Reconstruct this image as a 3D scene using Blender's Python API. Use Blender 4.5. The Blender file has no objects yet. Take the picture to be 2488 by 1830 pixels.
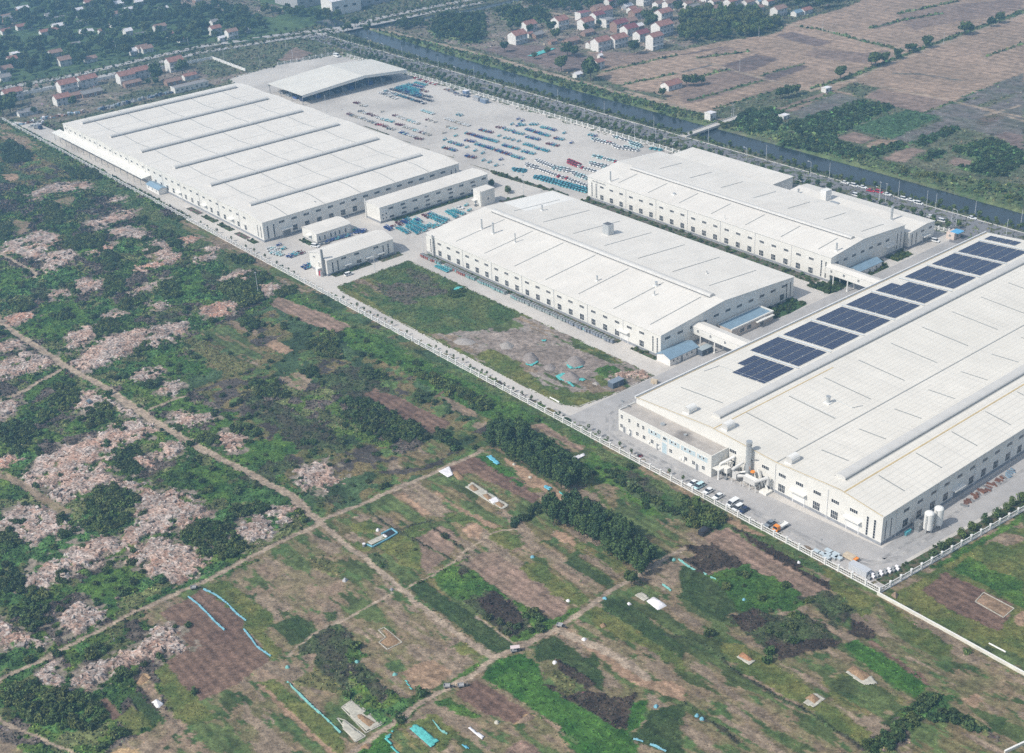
import bpy, math, random
import numpy as np
from mathutils import Matrix, Vector

# ------------------------------------------------------------------ camera, sky, sun
S = bpy.context.scene
COL = S.collection
random.seed(7)
RNG = np.random.default_rng(11)
FPX, TH, RO, PH, H = 3196.87, 0.484302, -0.0505815, 2.470970, 250.0
_fw = np.array([math.cos(TH)*math.cos(PH), math.cos(TH)*math.sin(PH), -math.sin(TH)])
_r0 = np.array([math.sin(PH), -math.cos(PH), 0.0])
_u0 = np.cross(_r0, _fw)
_rt = _r0*math.cos(RO)+_u0*math.sin(RO)
_up = -_r0*math.sin(RO)+_u0*math.cos(RO)
cam_d = bpy.data.cameras.new('camera')
cam = bpy.data.objects.new('camera', cam_d)
COL.objects.link(cam)
cam.matrix_world = Matrix(((_rt[0], _up[0], -_fw[0], 0), (_rt[1], _up[1], -_fw[1], 0), (_rt[2], _up[2], -_fw[2], H), (0, 0, 0, 1)))
cam_d.sensor_fit = 'HORIZONTAL'
cam_d.sensor_width = 36.0
cam_d.lens = 36.0*FPX/2488.0
cam_d.clip_start = 1.0
cam_d.clip_end = 9000.0
S.camera = cam
SUN_EL, SUN_AZ = 45.0, 80.0          # light travels towards +Y, a little +X
w = bpy.data.worlds.new("World")
S.world = w
w.use_nodes = True
nt = w.node_tree
sky = nt.nodes.new('ShaderNodeTexSky')
sky.sky_type = 'NISHITA'
sky.sun_disc = False
sky.sun_elevation = math.radians(SUN_EL)
sky.sun_rotation = math.radians(190)
sky.air_density = 1.0
sky.dust_density = 2.0
nt.nodes['Background'].inputs[1].default_value = 0.15
hs = nt.nodes.new('ShaderNodeHueSaturation')      # thin summer haze whitens the sky light
hs.inputs['Saturation'].default_value = 0.48
nt.links.new(sky.outputs[0], hs.inputs['Color'])
nt.links.new(hs.outputs[0], nt.nodes['Background'].inputs[0])
sun_d = bpy.data.lights.new('sun', 'SUN')
sun_d.energy = 3.9
sun_d.angle = math.radians(0.5)
sun_d.color = (1.0, 0.935, 0.835)
sun = bpy.data.objects.new('sun', sun_d)
COL.objects.link(sun)
_a, _e = math.radians(SUN_AZ), math.radians(SUN_EL)
sun.rotation_euler = Vector((math.cos(_a)*math.cos(_e), math.sin(_a)*math.cos(_e), -math.sin(_e))).to_track_quat('-Z', 'Y').to_euler()
S.view_settings.view_transform = 'Standard'
S.view_settings.look = 'None'
S.view_settings.exposure = 0.22
S.view_settings.gamma = 1.0
S.cycles.max_bounces = 5
S.cycles.diffuse_bounces = 3
S.cycles.glossy_bounces = 2
S.cycles.transmission_bounces = 2
S.cycles.volume_bounces = 0
S.cycles.use_denoising = False
S.cycles.use_adaptive_sampling = False

# ------------------------------------------------------------------ surveying: photo pixel -> point on the ground
ZN = dict(TL=(0, 0, 2.706), TM=(830, 0, 2.706), TR=(1660, 0, 2.7126), ML=(0, 400, 2.706), MM=(830, 400, 2.706), MR=(1660, 400, 2.7126),
          L3=(0, 900, 2.706), M3=(830, 900, 2.706), R3=(1660, 900, 2.7126), L4=(0, 1350, 2.706), M4=(830, 1350, 2.706), R4=(1660, 1350, 2.7126),
          D=(0, 0, .90273), A1=(2000, 520, 4.588), A2=(1500, 840, 4.588), A3=(2000, 1000, 4.588), A4=(1000, 420, 4.588), A5=(1560, 600, 4.588),
          A6=(560, 380, 4.588), S=(640, 110, 5.348), Y=(1060, 260, 3.743), N=(0, 60, 4.319), V=(1220, 30, 5.348), E=(1880, 420, 3.694),
          Q=(820, 200, 5.615), K=(1640, 1140, 7.487), C=(1980, 1320, 7.487), T=(1720, 1040, 9.358), U=(920, 480, 8.984))
def G(z, x, y, h=0.0):
    a = ZN[z]
    px, py = a[0]+x/a[2], a[1]+y/a[2]
    d = _fw+_rt*(px-1244)/FPX-_up*(py-915)/FPX
    t = (h-H)/d[2]
    return (d[0]*t, d[1]*t)
def pts(z, s, h=0.0):
    return [G(z, *map(float, q.split(',')), h) for q in s.split()]

# ------------------------------------------------------------------ noise
_T = RNG.random((256, 256))
def vnoise(x, y, s, seed=0):
    x = np.asarray(x)/s+seed*17.31
    y = np.asarray(y)/s+seed*7.77
    xi, yi = np.floor(x).astype(int), np.floor(y).astype(int)
    fx, fy = x-xi, y-yi
    fx = fx*fx*(3-2*fx); fy = fy*fy*(3-2*fy)
    a = _T[xi & 255, yi & 255]; b = _T[(xi+1) & 255, yi & 255]
    c = _T[xi & 255, (yi+1) & 255]; d = _T[(xi+1) & 255, (yi+1) & 255]
    return (a*(1-fx)+b*fx)*(1-fy)+(c*(1-fx)+d*fx)*fy
def fbm(x, y, s, seed=0, n=3):
    o, a, t = 0, 1.0, 0
    for i in range(n):
        o = o+a*vnoise(x, y, s/2**i, seed+i*3); t += a; a *= .55
    return o/t
def inside(X, Y, poly):
    r = np.zeros(X.shape, bool)
    n = len(poly)
    for i in range(n):
        x0, y0 = poly[i]; x1, y1 = poly[(i+1) % n]
        if y0 == y1: continue
        c = ((y0 > Y) != (y1 > Y)) & (X < (x1-x0)*(Y-y0)/(y1-y0)+x0)
        r ^= c
    return r
def segdist(X, Y, pl):
    d = np.full(X.shape, 1e9)
    for (x0, y0), (x1, y1) in zip(pl[:-1], pl[1:]):
        dx, dy = x1-x0, y1-y0
        t = np.clip(((X-x0)*dx+(Y-y0)*dy)/(dx*dx+dy*dy+1e-9), 0, 1)
        d = np.minimum(d, np.hypot(X-x0-t*dx, Y-y0-t*dy))
    return d

# ------------------------------------------------------------------ materials
def mat(name, col, rough=.7, spec=.3, metal=0.0, nscale=None, namp=.12, bump=0.0, col2=None, n2=None, stripes=None, streak=None):
    m = bpy.data.materials.new(name); m.use_nodes = True
    t = m.node_tree; N = t.nodes; L = t.links
    p = N['Principled BSDF']
    p.inputs['Roughness'].default_value = rough
    p.inputs['Specular IOR Level'].default_value = spec
    p.inputs['Metallic'].default_value = metal
    p.inputs['Base Color'].default_value = (*col, 1)
    if nscale or stripes or col2 or streak:
        tc = N.new('ShaderNodeTexCoord')
        cur = None
        rgb = N.new('ShaderNodeRGB'); rgb.outputs[0].default_value = (*col, 1); cur = rgb.outputs[0]
        if col2:
            nz = N.new('ShaderNodeTexNoise'); nz.inputs['Scale'].default_value = n2[0]; nz.inputs['Detail'].default_value = 5
            L.new(tc.outputs['Object'], nz.inputs['Vector'])
            rp = N.new('ShaderNodeValToRGB'); rp.color_ramp.elements[0].position = n2[1]; rp.color_ramp.elements[1].position = n2[2]
            L.new(nz.outputs['Fac'], rp.inputs[0])
            mx = N.new('ShaderNodeMix'); mx.data_type = 'RGBA'; mx.inputs[7].default_value = (*col2, 1)
            L.new(rp.outputs[0], mx.inputs[0]); L.new(cur, mx.inputs[6]); cur = mx.outputs[2]
        if stripes:   # [(axis, period, width, colour), ...] seams and ribs running along the other axis
            sp = N.new('ShaderNodeSeparateXYZ'); L.new(tc.outputs['Object'], sp.inputs[0])
            for ax, per, wd, sc in stripes:
                a = N.new('ShaderNodeMath'); a.operation = 'MULTIPLY'; a.inputs[1].default_value = 1/per; L.new(sp.outputs[ax], a.inputs[0])
                f = N.new('ShaderNodeMath'); f.operation = 'FRACT'; L.new(a.outputs[0], f.inputs[0])
                g = N.new('ShaderNodeMath'); g.operation = 'LESS_THAN'; g.inputs[1].default_value = wd/per; L.new(f.outputs[0], g.inputs[0])
                mx = N.new('ShaderNodeMix'); mx.data_type = 'RGBA'; mx.inputs[7].default_value = (*sc, 1)
                L.new(g.outputs[0], mx.inputs[0]); L.new(cur, mx.inputs[6]); cur = mx.outputs[2]
        if streak:    # rain-washed dirt running down the sheets
            mp = N.new('ShaderNodeMapping'); mp.inputs['Scale'].default_value = streak; L.new(tc.outputs['Object'], mp.inputs['Vector'])
            nz = N.new('ShaderNodeTexNoise'); nz.inputs['Scale'].default_value = 1.0; nz.inputs['Detail'].default_value = 5; nz.inputs['Roughness'].default_value = .6; L.new(mp.outputs[0], nz.inputs['Vector'])
            mr = N.new('ShaderNodeMapRange'); mr.inputs[1].default_value = .35; mr.inputs[2].default_value = .7; mr.inputs[3].default_value = 1.02; mr.inputs[4].default_value = .95; L.new(nz.outputs['Fac'], mr.inputs[0])
            mx = N.new('ShaderNodeMix'); mx.data_type = 'RGBA'; mx.blend_type = 'MULTIPLY'; mx.inputs[0].default_value = 1; L.new(cur, mx.inputs[6]); L.new(mr.outputs[0], mx.inputs[7]); cur = mx.outputs[2]
        if nscale:
            nz = N.new('ShaderNodeTexNoise'); nz.inputs['Scale'].default_value = nscale; nz.inputs['Detail'].default_value = 6
            L.new(tc.outputs['Object'], nz.inputs['Vector'])
            mr = N.new('ShaderNodeMapRange'); mr.inputs[1].default_value = .3; mr.inputs[2].default_value = .7
            mr.inputs[3].default_value = 1-namp; mr.inputs[4].default_value = 1+namp
            L.new(nz.outputs['Fac'], mr.inputs[0])
            mx = N.new('ShaderNodeMix'); mx.data_type = 'RGBA'; mx.blend_type = 'MULTIPLY'; mx.inputs[0].default_value = 1
            L.new(cur, mx.inputs[6]); L.new(mr.outputs[0], mx.inputs[7]); cur = mx.outputs[2]
            if bump:
                b = N.new('ShaderNodeBump'); b.inputs['Strength'].default_value = bump; b.inputs['Distance'].default_value = .3
                L.new(nz.outputs['Fac'], b.inputs['Height']); L.new(b.outputs[0], p.inputs['Normal'])
        L.new(cur, p.inputs['Base Color'])
    return m
def attr_mat(name, rough=.9, spec=.15, nscale=1.7, namp=.34, bump=.7, ny=None):
    m = bpy.data.materials.new(name); m.use_nodes = True
    t = m.node_tree; N = t.nodes; L = t.links
    p = N['Principled BSDF']
    p.inputs['Roughness'].default_value = rough; p.inputs['Specular IOR Level'].default_value = spec
    a = N.new('ShaderNodeAttribute'); a.attribute_name = 'Col'
    cur = a.outputs['Color']
    if nscale:
        tc = N.new('ShaderNodeTexCoord')
        nz = N.new('ShaderNodeTexNoise'); nz.inputs['Scale'].default_value = nscale; nz.inputs['Detail'].default_value = 4; nz.inputs['Roughness'].default_value = .65
        L.new(tc.outputs['Object'], nz.inputs['Vector'])
        mr = N.new('ShaderNodeMapRange'); mr.inputs[1].default_value = .3; mr.inputs[2].default_value = .7
        mr.inputs[3].default_value = 1-namp; mr.inputs[4].default_value = 1+namp
        L.new(nz.outputs['Fac'], mr.inputs[0])
        mx = N.new('ShaderNodeMix'); mx.data_type = 'RGBA'; mx.blend_type = 'MULTIPLY'; mx.inputs[0].default_value = 1
        L.new(cur, mx.inputs[6]); L.new(mr.outputs[0], mx.inputs[7]); cur = mx.outputs[2]
        if bump:
            b = N.new('ShaderNodeBump'); b.inputs['Strength'].default_value = bump; b.inputs['Distance'].default_value = .25
            L.new(nz.outputs['Fac'], b.inputs['Height']); L.new(b.outputs[0], p.inputs['Normal'])
    if not nscale:      # each plant has its own shade of green
        oi = N.new('ShaderNodeObjectInfo'); rp = N.new('ShaderNodeValToRGB')
        rp.color_ramp.elements[0].color = (.72, .80, .78, 1); rp.color_ramp.elements[1].color = (1.42, 1.26, .92, 1)
        L.new(oi.outputs['Random'], rp.inputs[0])
        mx = N.new('ShaderNodeMix'); mx.data_type = 'RGBA'; mx.blend_type = 'MULTIPLY'; mx.inputs[0].default_value = 1
        L.new(cur, mx.inputs[6]); L.new(rp.outputs[0], mx.inputs[7]); cur = mx.outputs[2]
    L.new(cur, p.inputs['Base Color'])
    return m
M_GROUND = attr_mat('land cover')
M_LEAF = attr_mat('foliage', rough=.75, spec=.25, nscale=None)
M_TUFT = attr_mat('low leaves', rough=.8, spec=.2, nscale=3.0, namp=.15, bump=0)
M_RUB = attr_mat('broken masonry', nscale=2.5, namp=.3, bump=.3)
M_CREAM = mat('cream metal cladding', (.71, .695, .65), .55, .15, nscale=.25, namp=.05, stripes=[(0, 1.0, .12, (.655, .64, .60)), (1, 1.0, .12, (.655, .64, .60))])
M_WHITE = mat('white painted trim', (.72, .71, .68), .5, .3)
M_PLINTH = mat('grey plinth', (.26, .27, .29), .8, .2, nscale=.6, namp=.15)
M_ROOFX = mat(streak=(.9, .045, .5), name='white roof sheets, ribs across', col=(.67, .642, .594), rough=.6, spec=.1, nscale=.12, namp=.05, col2=(.63, .60, .555), n2=(.03, .45, .7), stripes=[(0, 1.15, .10, (.655, .63, .585))])
M_ROOFY = mat(streak=(.045, .9, .5), name='white roof sheets, ribs along', col=(.67, .638, .59), rough=.6, spec=.1, nscale=.12, namp=.05, col2=(.63, .60, .555), n2=(.03, .45, .7), stripes=[(1, 1.15, .10, (.655, .63, .585))])
M_ROOFB = mat(streak=(.045, .7, .5), name='ribbed warm white roof sheets', col=(.67, .642, .586), rough=.6, spec=.1, nscale=.1, namp=.05, col2=(.63, .605, .55), n2=(.025, .45, .72), stripes=[(0, 2.1, .34, (.59, .57, .525)), (1, 24.0, .3, (.56, .545, .51))])
M_VENT = mat('grey white ridge vent sheet', (.53, .52, .50), .6, .12, nscale=.3, namp=.05)
M_DARKLINE = mat('grey skylight strip', (.27, .28, .275), .5, .3)
M_GAP = mat('dark vent gap', (.12, .125, .135), .8, .1)
M_YELL = mat('ochre flashing', (.52, .40, .20), .6, .3, nscale=.4, namp=.15)
M_GLASS = mat('dark window glass', (.03, .036, .048), .2, .4)
M_PALEGL = mat('pale blue glazing', (.42, .52, .56), .2, .5)
M_FRAME = mat('pale window frame', (.68, .68, .68), .5, .3)
M_CONC = mat('pale concrete', (.52, .49, .455), .85, .2, nscale=.35, namp=.06, bump=.05, col2=(.40, .375, .35), n2=(.025, .46, .68), stripes=[(0, 6.0, .07, (.43, .41, .39)), (1, 6.0, .07, (.43, .41, .39))])
M_CONC2 = mat('worn grey concrete road', (.40, .385, .375), .85, .2, nscale=.3, namp=.08, col2=(.31, .305, .305), n2=(.03, .42, .68), stripes=[(0, 6.0, .06, (.34, .33, .32)), (1, 6.0, .06, (.34, .33, .32))])
M_ASPH = mat('old asphalt', (.20, .20, .21), .9, .15, nscale=.4, namp=.12, col2=(.16, .16, .17), n2=(.05, .4, .7))
M_KERB = mat('kerb stone', (.55, .53, .50), .8, .2)
M_WATER = mat('river water', (.024, .034, .04), .2, .3, nscale=.03, namp=.3)
M_GALV = mat('galvanised steel', (.50, .52, .53), .4, .5, metal=.5)
M_BLUER = mat('blue sheet roof', (.20, .29, .37), .5, .3, nscale=.4, namp=.08, stripes=[(1, .9, .08, (.18, .30, .41))])
M_REDR = mat('red tiled roof', (.30, .155, .13), .8, .2, nscale=.5, namp=.25, stripes=[(0, .5, .08, (.24, .12, .10))])
M_MAROON = mat('maroon tiled roof', (.22, .08, .09), .8, .2, nscale=.5, namp=.15)
M_BROWNR = mat('brown tiled roof', (.27, .18, .15), .85, .2, nscale=.5, namp=.18)
M_GREYR = mat('grey tiled roof', (.25, .24, .24), .85, .2, nscale=.5, namp=.15)
M_HWALL = mat('whitewashed house wall', (.70, .68, .65), .8, .2, nscale=.4, namp=.06)
M_BRICK = mat('brick wall', (.30, .20, .16), .9, .1, nscale=1.2, namp=.2)
M_GREYW = mat('grey rendered wall', (.36, .36, .37), .9, .1, nscale=.5, namp=.12)
M_PV = mat('dark blue solar cells', (.018, .026, .068), .35, .3, stripes=[(0, 1.0, .07, (.20, .21, .24)), (1, 1.7, .07, (.20, .21, .24))])
M_PVF = mat('solar rail', (.62, .66, .68), .4, .4)
M_BARK = mat('bark', (.14, .11, .085), .9, .1)
M_BLACK = mat('black rubber', (.025, .025, .027), .7, .3)
M_ORANGE = mat('orange paint', (.75, .25, .03), .4, .4)
M_STRAW = mat('dry straw', (.27, .18, .11), .95, .1, nscale=2.2, namp=.35, bump=.8)
M_SHEET = mat('white plastic sheet', (.70, .68, .70), .5, .3, nscale=.8, namp=.1, bump=.5)
M_TEALNET = mat('teal dust net', (.10, .42, .40), .8, .2, nscale=1.5, namp=.3, bump=.6)
M_BLUENET = mat('light blue dust net', (.13, .42, .55), .8, .2, nscale=1.5, namp=.3, bump=.6)
M_RED = mat('red paint', (.45, .03, .05), .4, .4)
M_GREYM = mat('grey steel', (.22, .23, .24), .6, .3)
def paint(n, c): return mat(n+' vehicle paint', c, .35, .5)
PAINT = dict(white=paint('white', (.75, .76, .76)), teal=paint('teal', (.06, .31, .40)), blue=paint('blue', (.035, .085, .28)), red=paint('red', (.42, .02, .05)),
             maroon=paint('maroon', (.17, .035, .055)), cyan=paint('turquoise', (.11, .43, .49)), grey=paint('grey', (.20, .23, .26)), tan=paint('pale', (.55, .52, .46)), navy=paint('dark blue', (.02, .035, .09)), black=paint('black', (.03, .03, .035)), aqua=paint('pale aqua', (.48, .68, .70)))

# ------------------------------------------------------------------ mesh building
class MB:
    def __init__(s): s.v = []; s.f = []; s.m = []; s.mats = []
    def mi(s, m):
        if m not in s.mats: s.mats.append(m)
        return s.mats.index(m)
    def poly(s, vs, m):
        b = len(s.v); s.v += [tuple(map(float, q)) for q in vs]; s.f.append(tuple(range(b, b+len(vs)))); s.m.append(s.mi(m)); return s
    def mesh(s, vs, fs, m):
        b = len(s.v); s.v += [tuple(map(float, q)) for q in vs]; k = s.mi(m)
        for f in fs: s.f.append(tuple(b+i for i in f)); s.m.append(k)
        return s
    def box(s, x0, x1, y0, y1, z0, z1, m, top=None):
        if x0 > x1: x0, x1 = x1, x0
        if y0 > y1: y0, y1 = y1, y0
        v = [(x0, y0, z0), (x1, y0, z0), (x1, y1, z0), (x0, y1, z0), (x0, y0, z1), (x1, y0, z1), (x1, y1, z1), (x0, y1, z1)]
        s.mesh(v, [(0, 3, 2, 1), (0, 1, 5, 4), (1, 2, 6, 5), (2, 3, 7, 6), (3, 0, 4, 7)], m)
        s.mesh(v, [(4, 5, 6, 7)], top or m)
        return s
    def prism(s, pl, z0, z1, m, top=None, bottom=True):
        a = sum(pl[i][0]*pl[(i+1) % len(pl)][1]-pl[(i+1) % len(pl)][0]*pl[i][1] for i in range(len(pl)))
        if a < 0: pl = pl[::-1]
        n = len(pl)
        v = [(x, y, z0) for x, y in pl]+[(x, y, z1) for x, y in pl]
        s.mesh(v, [(i, (i+1) % n, n+(i+1) % n, n+i) for i in range(n)]+([tuple(range(n-1, -1, -1))] if bottom else []), m)
        s.mesh(v, [tuple(range(n, 2*n))], top or m)
        return s
    def tube(s, p0, p1, r0, r1, m, n=8, caps=True):
        p0, p1 = Vector(p0), Vector(p1); d = (p1-p0).normalized()
        a = d.orthogonal().normalized(); b = d.cross(a)
        v = []
        for p, r in ((p0, r0), (p1, r1)):
            for i in range(n):
                t = 2*math.pi*i/n; v.append(p+a*r*math.cos(t)+b*r*math.sin(t))
        f = [(i, (i+1) % n, n+(i+1) % n, n+i) for i in range(n)]
        if caps: f += [tuple(range(n-1, -1, -1)), tuple(range(n, 2*n))]
        return s.mesh(v, f, m)
    def build(s, name, loc=(0, 0, 0), parent=None, smooth=False, rot=0.0):
        me = bpy.data.meshes.new(name)
        me.from_pydata([(x-loc[0], y-loc[1], z-loc[2]) for x, y, z in s.v], [], s.f)
        for m in s.mats: me.materials.append(m)
        me.polygons.foreach_set('material_index', s.m)
        if smooth: me.polygons.foreach_set('use_smooth', [True]*len(me.polygons))
        me.update()
        o = bpy.data.objects.new(name, me); COL.objects.link(o)
        if parent: o.parent = parent
        else: o.location = loc
        return o
def np_mesh(name, V, F, mats, cols=None, smooth=False, mi=None):
    """V (n,3), F (m,4) ints; cols (n,3) per vertex colour attribute Col"""
    me = bpy.data.meshes.new(name)
    k = F.shape[1]
    me.vertices.add(len(V)); me.vertices.foreach_set('co', np.ascontiguousarray(V, dtype=np.float32).ravel())
    me.loops.add(F.size); me.loops.foreach_set('vertex_index', np.ascontiguousarray(F, dtype=np.int32).ravel())
    me.polygons.add(len(F)); me.polygons.foreach_set('loop_start', np.arange(0, F.size, k, dtype=np.int32))
    for m in mats: me.materials.append(m)
    if mi is not None: me.polygons.foreach_set('material_index', np.asarray(mi, dtype=np.int32))
    me.polygons.foreach_set('use_smooth', np.full(len(F), smooth))
    me.update(calc_edges=True)
    if cols is not None:
        a = me.attributes.new('Col', 'FLOAT_COLOR', 'POINT')
        c = np.ones((len(V), 4), np.float32); c[:, :3] = np.clip(cols, 0, 1)
        a.data.foreach_set('color', c.ravel())
    return me
def link(name, me, loc=(0, 0, 0), parent=None):
    o = bpy.data.objects.new(name, me); COL.objects.link(o)
    o.location = loc
    if parent: o.parent = parent
    return o
def tag(o, label=None, cat=None, group=None, kind=None):
    if label: o['label'] = label
    if cat: o['category'] = cat
    if group: o['group'] = group
    if kind: o['kind'] = kind
    return o
def thing(name, label, cat, loc, group=None, rot=0.0):
    o = bpy.data.objects.new(name, None); COL.objects.link(o)
    o.location = loc; o.rotation_euler = (0, 0, rot); o.empty_display_size = 1
    return tag(o, label, cat, group)
def kids(o): return [c for c in o.children]
def dup(root, loc, rot=0.0, scale=None, label=None, group=None):
    r = root.copy(); COL.objects.link(r); r.location = loc; r.rotation_euler = (0, 0, rot)
    if scale: r.scale = scale
    if label: r['label'] = label
    if group: r['group'] = group
    for c in KIDS.get(root.name, ()):
        d = c.copy(); COL.objects.link(d); d.parent = r
        for e in KIDS.get(c.name, ()):
            f = e.copy(); COL.objects.link(f); f.parent = d
    return r
KIDS = {}
def remember(root):
    KIDS[root.name] = list(root.children)
    for c in root.children: KIDS[c.name] = list(c.children)
def ordn(n):
    return '%d%s' % (n, 'th' if 10 < n % 100 < 14 else {1: 'st', 2: 'nd', 3: 'rd'}.get(n % 10, 'th'))
# ------------------------------------------------------------------ land cover
# class: (group, colour a, colour b, patch size m, bump height m, bump size m, tufts per m2, tuft size)
CL = dict(
 rough=('undergrowth', (0.083,0.092,0.033), (0.165,0.131,0.064), 9, .35, 2.2, .45, .55),
 scrub=('undergrowth', (0.043,0.083,0.021), (0.093,0.141,0.031), 7, .9, 3.0, .95, .75),
 lush=('undergrowth', (0.041,0.093,0.021), (0.078,0.141,0.028), 6, .5, 2.2, .8, .55),
 weeds=('grass', (0.076,0.105,0.031), (0.141,0.144,0.046), 6, .3, 2.0, .5, .45),
 dust=('rough_ground', (.24,.20,.165), (.16,.14,.10), 3, .1, 1.5, .08, .35),
 lush2=('grass', (0.052,0.093,0.031), (0.099,0.122,0.044), 6, .35, 2.2, .8, .5),
 drymix=('undergrowth', (.10,.085,.065), (.075,.09,.045), 5, .5, 2.2, .7, .6),
 weeds2=('grass', (0.100,0.119,0.039), (0.182,0.155,0.065), 5, .25, 1.6, .35, .45),
 reeds=('grass', (0.144,0.137,0.058), (0.101,0.108,0.043), 4, .6, 1.8, .9, .6),
 dead=('undergrowth', (.040,.030,.024), (.068,.051,.038), 5, .9, 2.0, .8, .7),
 deadmix=('undergrowth', (.055,.052,.034), (.065,.09,.036), 5, .8, 2.2, .9, .7),
 crop_dark=('field', (0.037,0.063,0.022), (0.055,0.080,0.029), 5, .35, 1.0, 1.2, .38),
 crop_bright=('field', (0.031,0.090,0.016), (0.058,0.132,0.025), 6, .45, 1.6, 1.0, .5),
 fallow=('field', (0.208,0.156,0.099), (0.139,0.129,0.063), 6, .12, 1.4, .22, .36),
 fallow2=('field', (0.177,0.135,0.076), (0.125,0.113,0.052), 7, .15, 1.4, .3, .38),
 soil_tan=('field', (0.318,0.210,0.142), (0.253,0.173,0.113), 5, .06, 1.0, .02, .3),
 soil_pink=('field', (0.254,0.173,0.133), (0.197,0.140,0.104), 6, .08, 1.0, .03, .3),
 soil_dark=('field', (0.125,0.078,0.060), (0.165,0.106,0.078), 9, .12, .9, .02, .3),
 soil_sparse=('field', (0.240,0.173,0.123), (0.185,0.152,0.089), 5, .1, 1.0, .16, .4),
 straw=('field', (0.415,0.291,0.161), (0.343,0.228,0.135), 3, .3, 1.0, 0, .3),
 gravel=('rough_ground', (0.268,0.223,0.195), (0.196,0.161,0.138), 7, .12, 1.5, .01, .3),
 lotsoil=('rough_ground', (.20,.165,.14), (.26,.225,.20), 6, .25, 2.5, .05, .4),
 rubble=('rubble', (0.306,0.227,0.192), (0.409,0.339,0.305), 4, .8, 2.0, 0, .3),
 redrub=('rubble', (0.375,0.207,0.152), (0.409,0.296,0.244), 4, .6, 2.0, 0, .3),
 path=('dirt_path', (0.337,0.268,0.202), (0.286,0.223,0.169), 4, .03, 2.0, 0, .3),
 # far side
 tan=('field', (0.323,0.234,0.175), (0.264,0.194,0.144), 30, .1, 4, 0, .5),
 tan2=('field', (0.240,0.175,0.140), (0.196,0.143,0.119), 20, .1, 4, 0, .5),
 brownf=('field', (0.171,0.126,0.112), (0.138,0.104,0.094), 20, .1, 4, 0, .5),
 greyf=('field', (0.148,0.132,0.124), (0.112,0.112,0.092), 9, .2, 3, .02, .6),
 greenf=('field', (0.052,0.102,0.046), (0.063,0.115,0.052), 9, .4, 1.5, .3, .6),
 orchard=('undergrowth', (0.048,0.095,0.037), (0.082,0.141,0.049), 8, 1.4, 4, .3, 1.3),
 bank=('undergrowth', (0.068,0.107,0.043), (0.116,0.141,0.061), 10, .7, 4, .22, 1.1),
 yard=('rough_ground', (0.221,0.183,0.153), (0.119,0.119,0.076), 10, .15, 4, .05, .8),
 wood=('undergrowth', (0.047,0.082,0.037), (0.078,0.123,0.046), 14, .6, 5, 0, 1.),
 verge=('grass', (0.078,0.098,0.052), (0.123,0.125,0.078), 8, .2, 3, .1, .8),
 bed=('rough_ground', (.15,.115,.10), (.10,.09,.06), 5, .2, 2, .1, .6),
)
CN = list(CL)
POLY = []   # (class, polygon, wobble)
def A(c, z, s, wob=.7): POLY.append((c, pts(z, s), wob))
# --- west of the dirt road: overgrown demolished village
A('scrub','D','-200,240 25,275 330,470 560,600 660,690 760,770 700,1145 640,1090 560,1045 440,985 340,925 230,850 145,805 0,700 -200,600',2)
A('scrub','D','-200,690 0,705 145,805 340,925 640,1090 700,1145 560,1215 300,1340 0,1490 -200,1560',2)
A('scrub','D','-200,1560 0,1495 300,1345 360,1390 420,1420 400,1540 330,1600 260,1700 -200,1800',2)
A('rough','D','420,735 690,640 1230,900 1290,960 1060,985 930,1045 800,1100 700,1140 640,1080 540,960 400,830',3)
A('rough','D','-20,275 25,275 120,340 200,400 120,420 0,400',3)
A('lush2','D','25,272 330,462 660,640 900,765 1240,925 1400,1030 1700,1190 1930,1310 1900,1330 1500,1120 1240,985 1100,905 900,815 640,668 330,490 100,350 0,290',1.2)
A('lush','D','560,598 900,778 1240,948 1400,1050 1500,1120 1420,1130 1240,1000 1100,935 880,815 640,690 560,640',2.5)
A('lush2','ML','590,0 700,90 860,180 1000,280 1200,400 1100,440 900,300 700,200 560,90',2)
for s in ('0,680 130,680 190,790 60,860 0,850','200,960 420,900 620,960 640,1010 480,1080 400,1150 200,1130 130,1060','1080,800 1330,690 1400,740 1320,820 1180,900','900,1310 1060,1240 1330,1290 1380,1380 1100,1407 1040,1320','460,480 700,510 700,580 480,600'): A('lush','ML',s,2.5)
for s in ('1040,270 1140,170 1330,250 1560,330 1570,420 1440,420 1300,300','1480,560 1640,480 1920,420 2000,520 1840,600 1620,620','1360,290 1560,280 1560,380 1450,420','100,200 300,40 430,30 300,100 180,260','1260,640 1460,620 1500,850 1330,880','420,380 560,330 520,420 440,420'): A('lush','L3',s,2.5)
for s in ('510,200 700,60 830,90 840,300 700,440 560,330','1180,1030 1480,960 1740,-20 1600,60','430,480 700,380 660,430 520,500','60,1000 420,950 560,1050 420,1140 180,1100','680,190 780,160 830,230 740,250'): A('lush','L4',s,2.5)
for s in ('1560,160 1860,90 2246,300 2246,560 1950,520 1750,330','1560,720 1900,560 2000,620 1880,690 1700,760','2000,800 2246,820 2246,900 2100,870'): A('deadmix','L3',s,2.5)
for s in ('520,240 620,230 640,290 530,310','640,640 760,600 800,680 700,700','760,880 950,840 990,900 850,960','1320,700 1440,740 1430,800 1340,790','210,820 300,800 330,880 240,890','1000,970 1200,1000 1180,1040 1040,1040'): A('deadmix','ML',s,1.5)
A('deadmix','D','690,830 770,800 930,910 955,960 880,970 700,905',2)
A('scrub','D','540,850 640,820 880,930 940,975 1000,960 900,1000 760,960',2)
A('weeds2','ML','930,600 1180,480 1120,590 1010,650',1.5)
for s in ('340,240 480,210 500,240 400,300','80,370 190,380 200,440 90,470'): A('soil_sparse','ML',s,1)
A('soil_sparse','TL','0,800 90,850 280,970 200,1010 0,900',1.2)
A('soil_tan','TL','10,1150 110,1140 130,1170 60,1200',.5)
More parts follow.
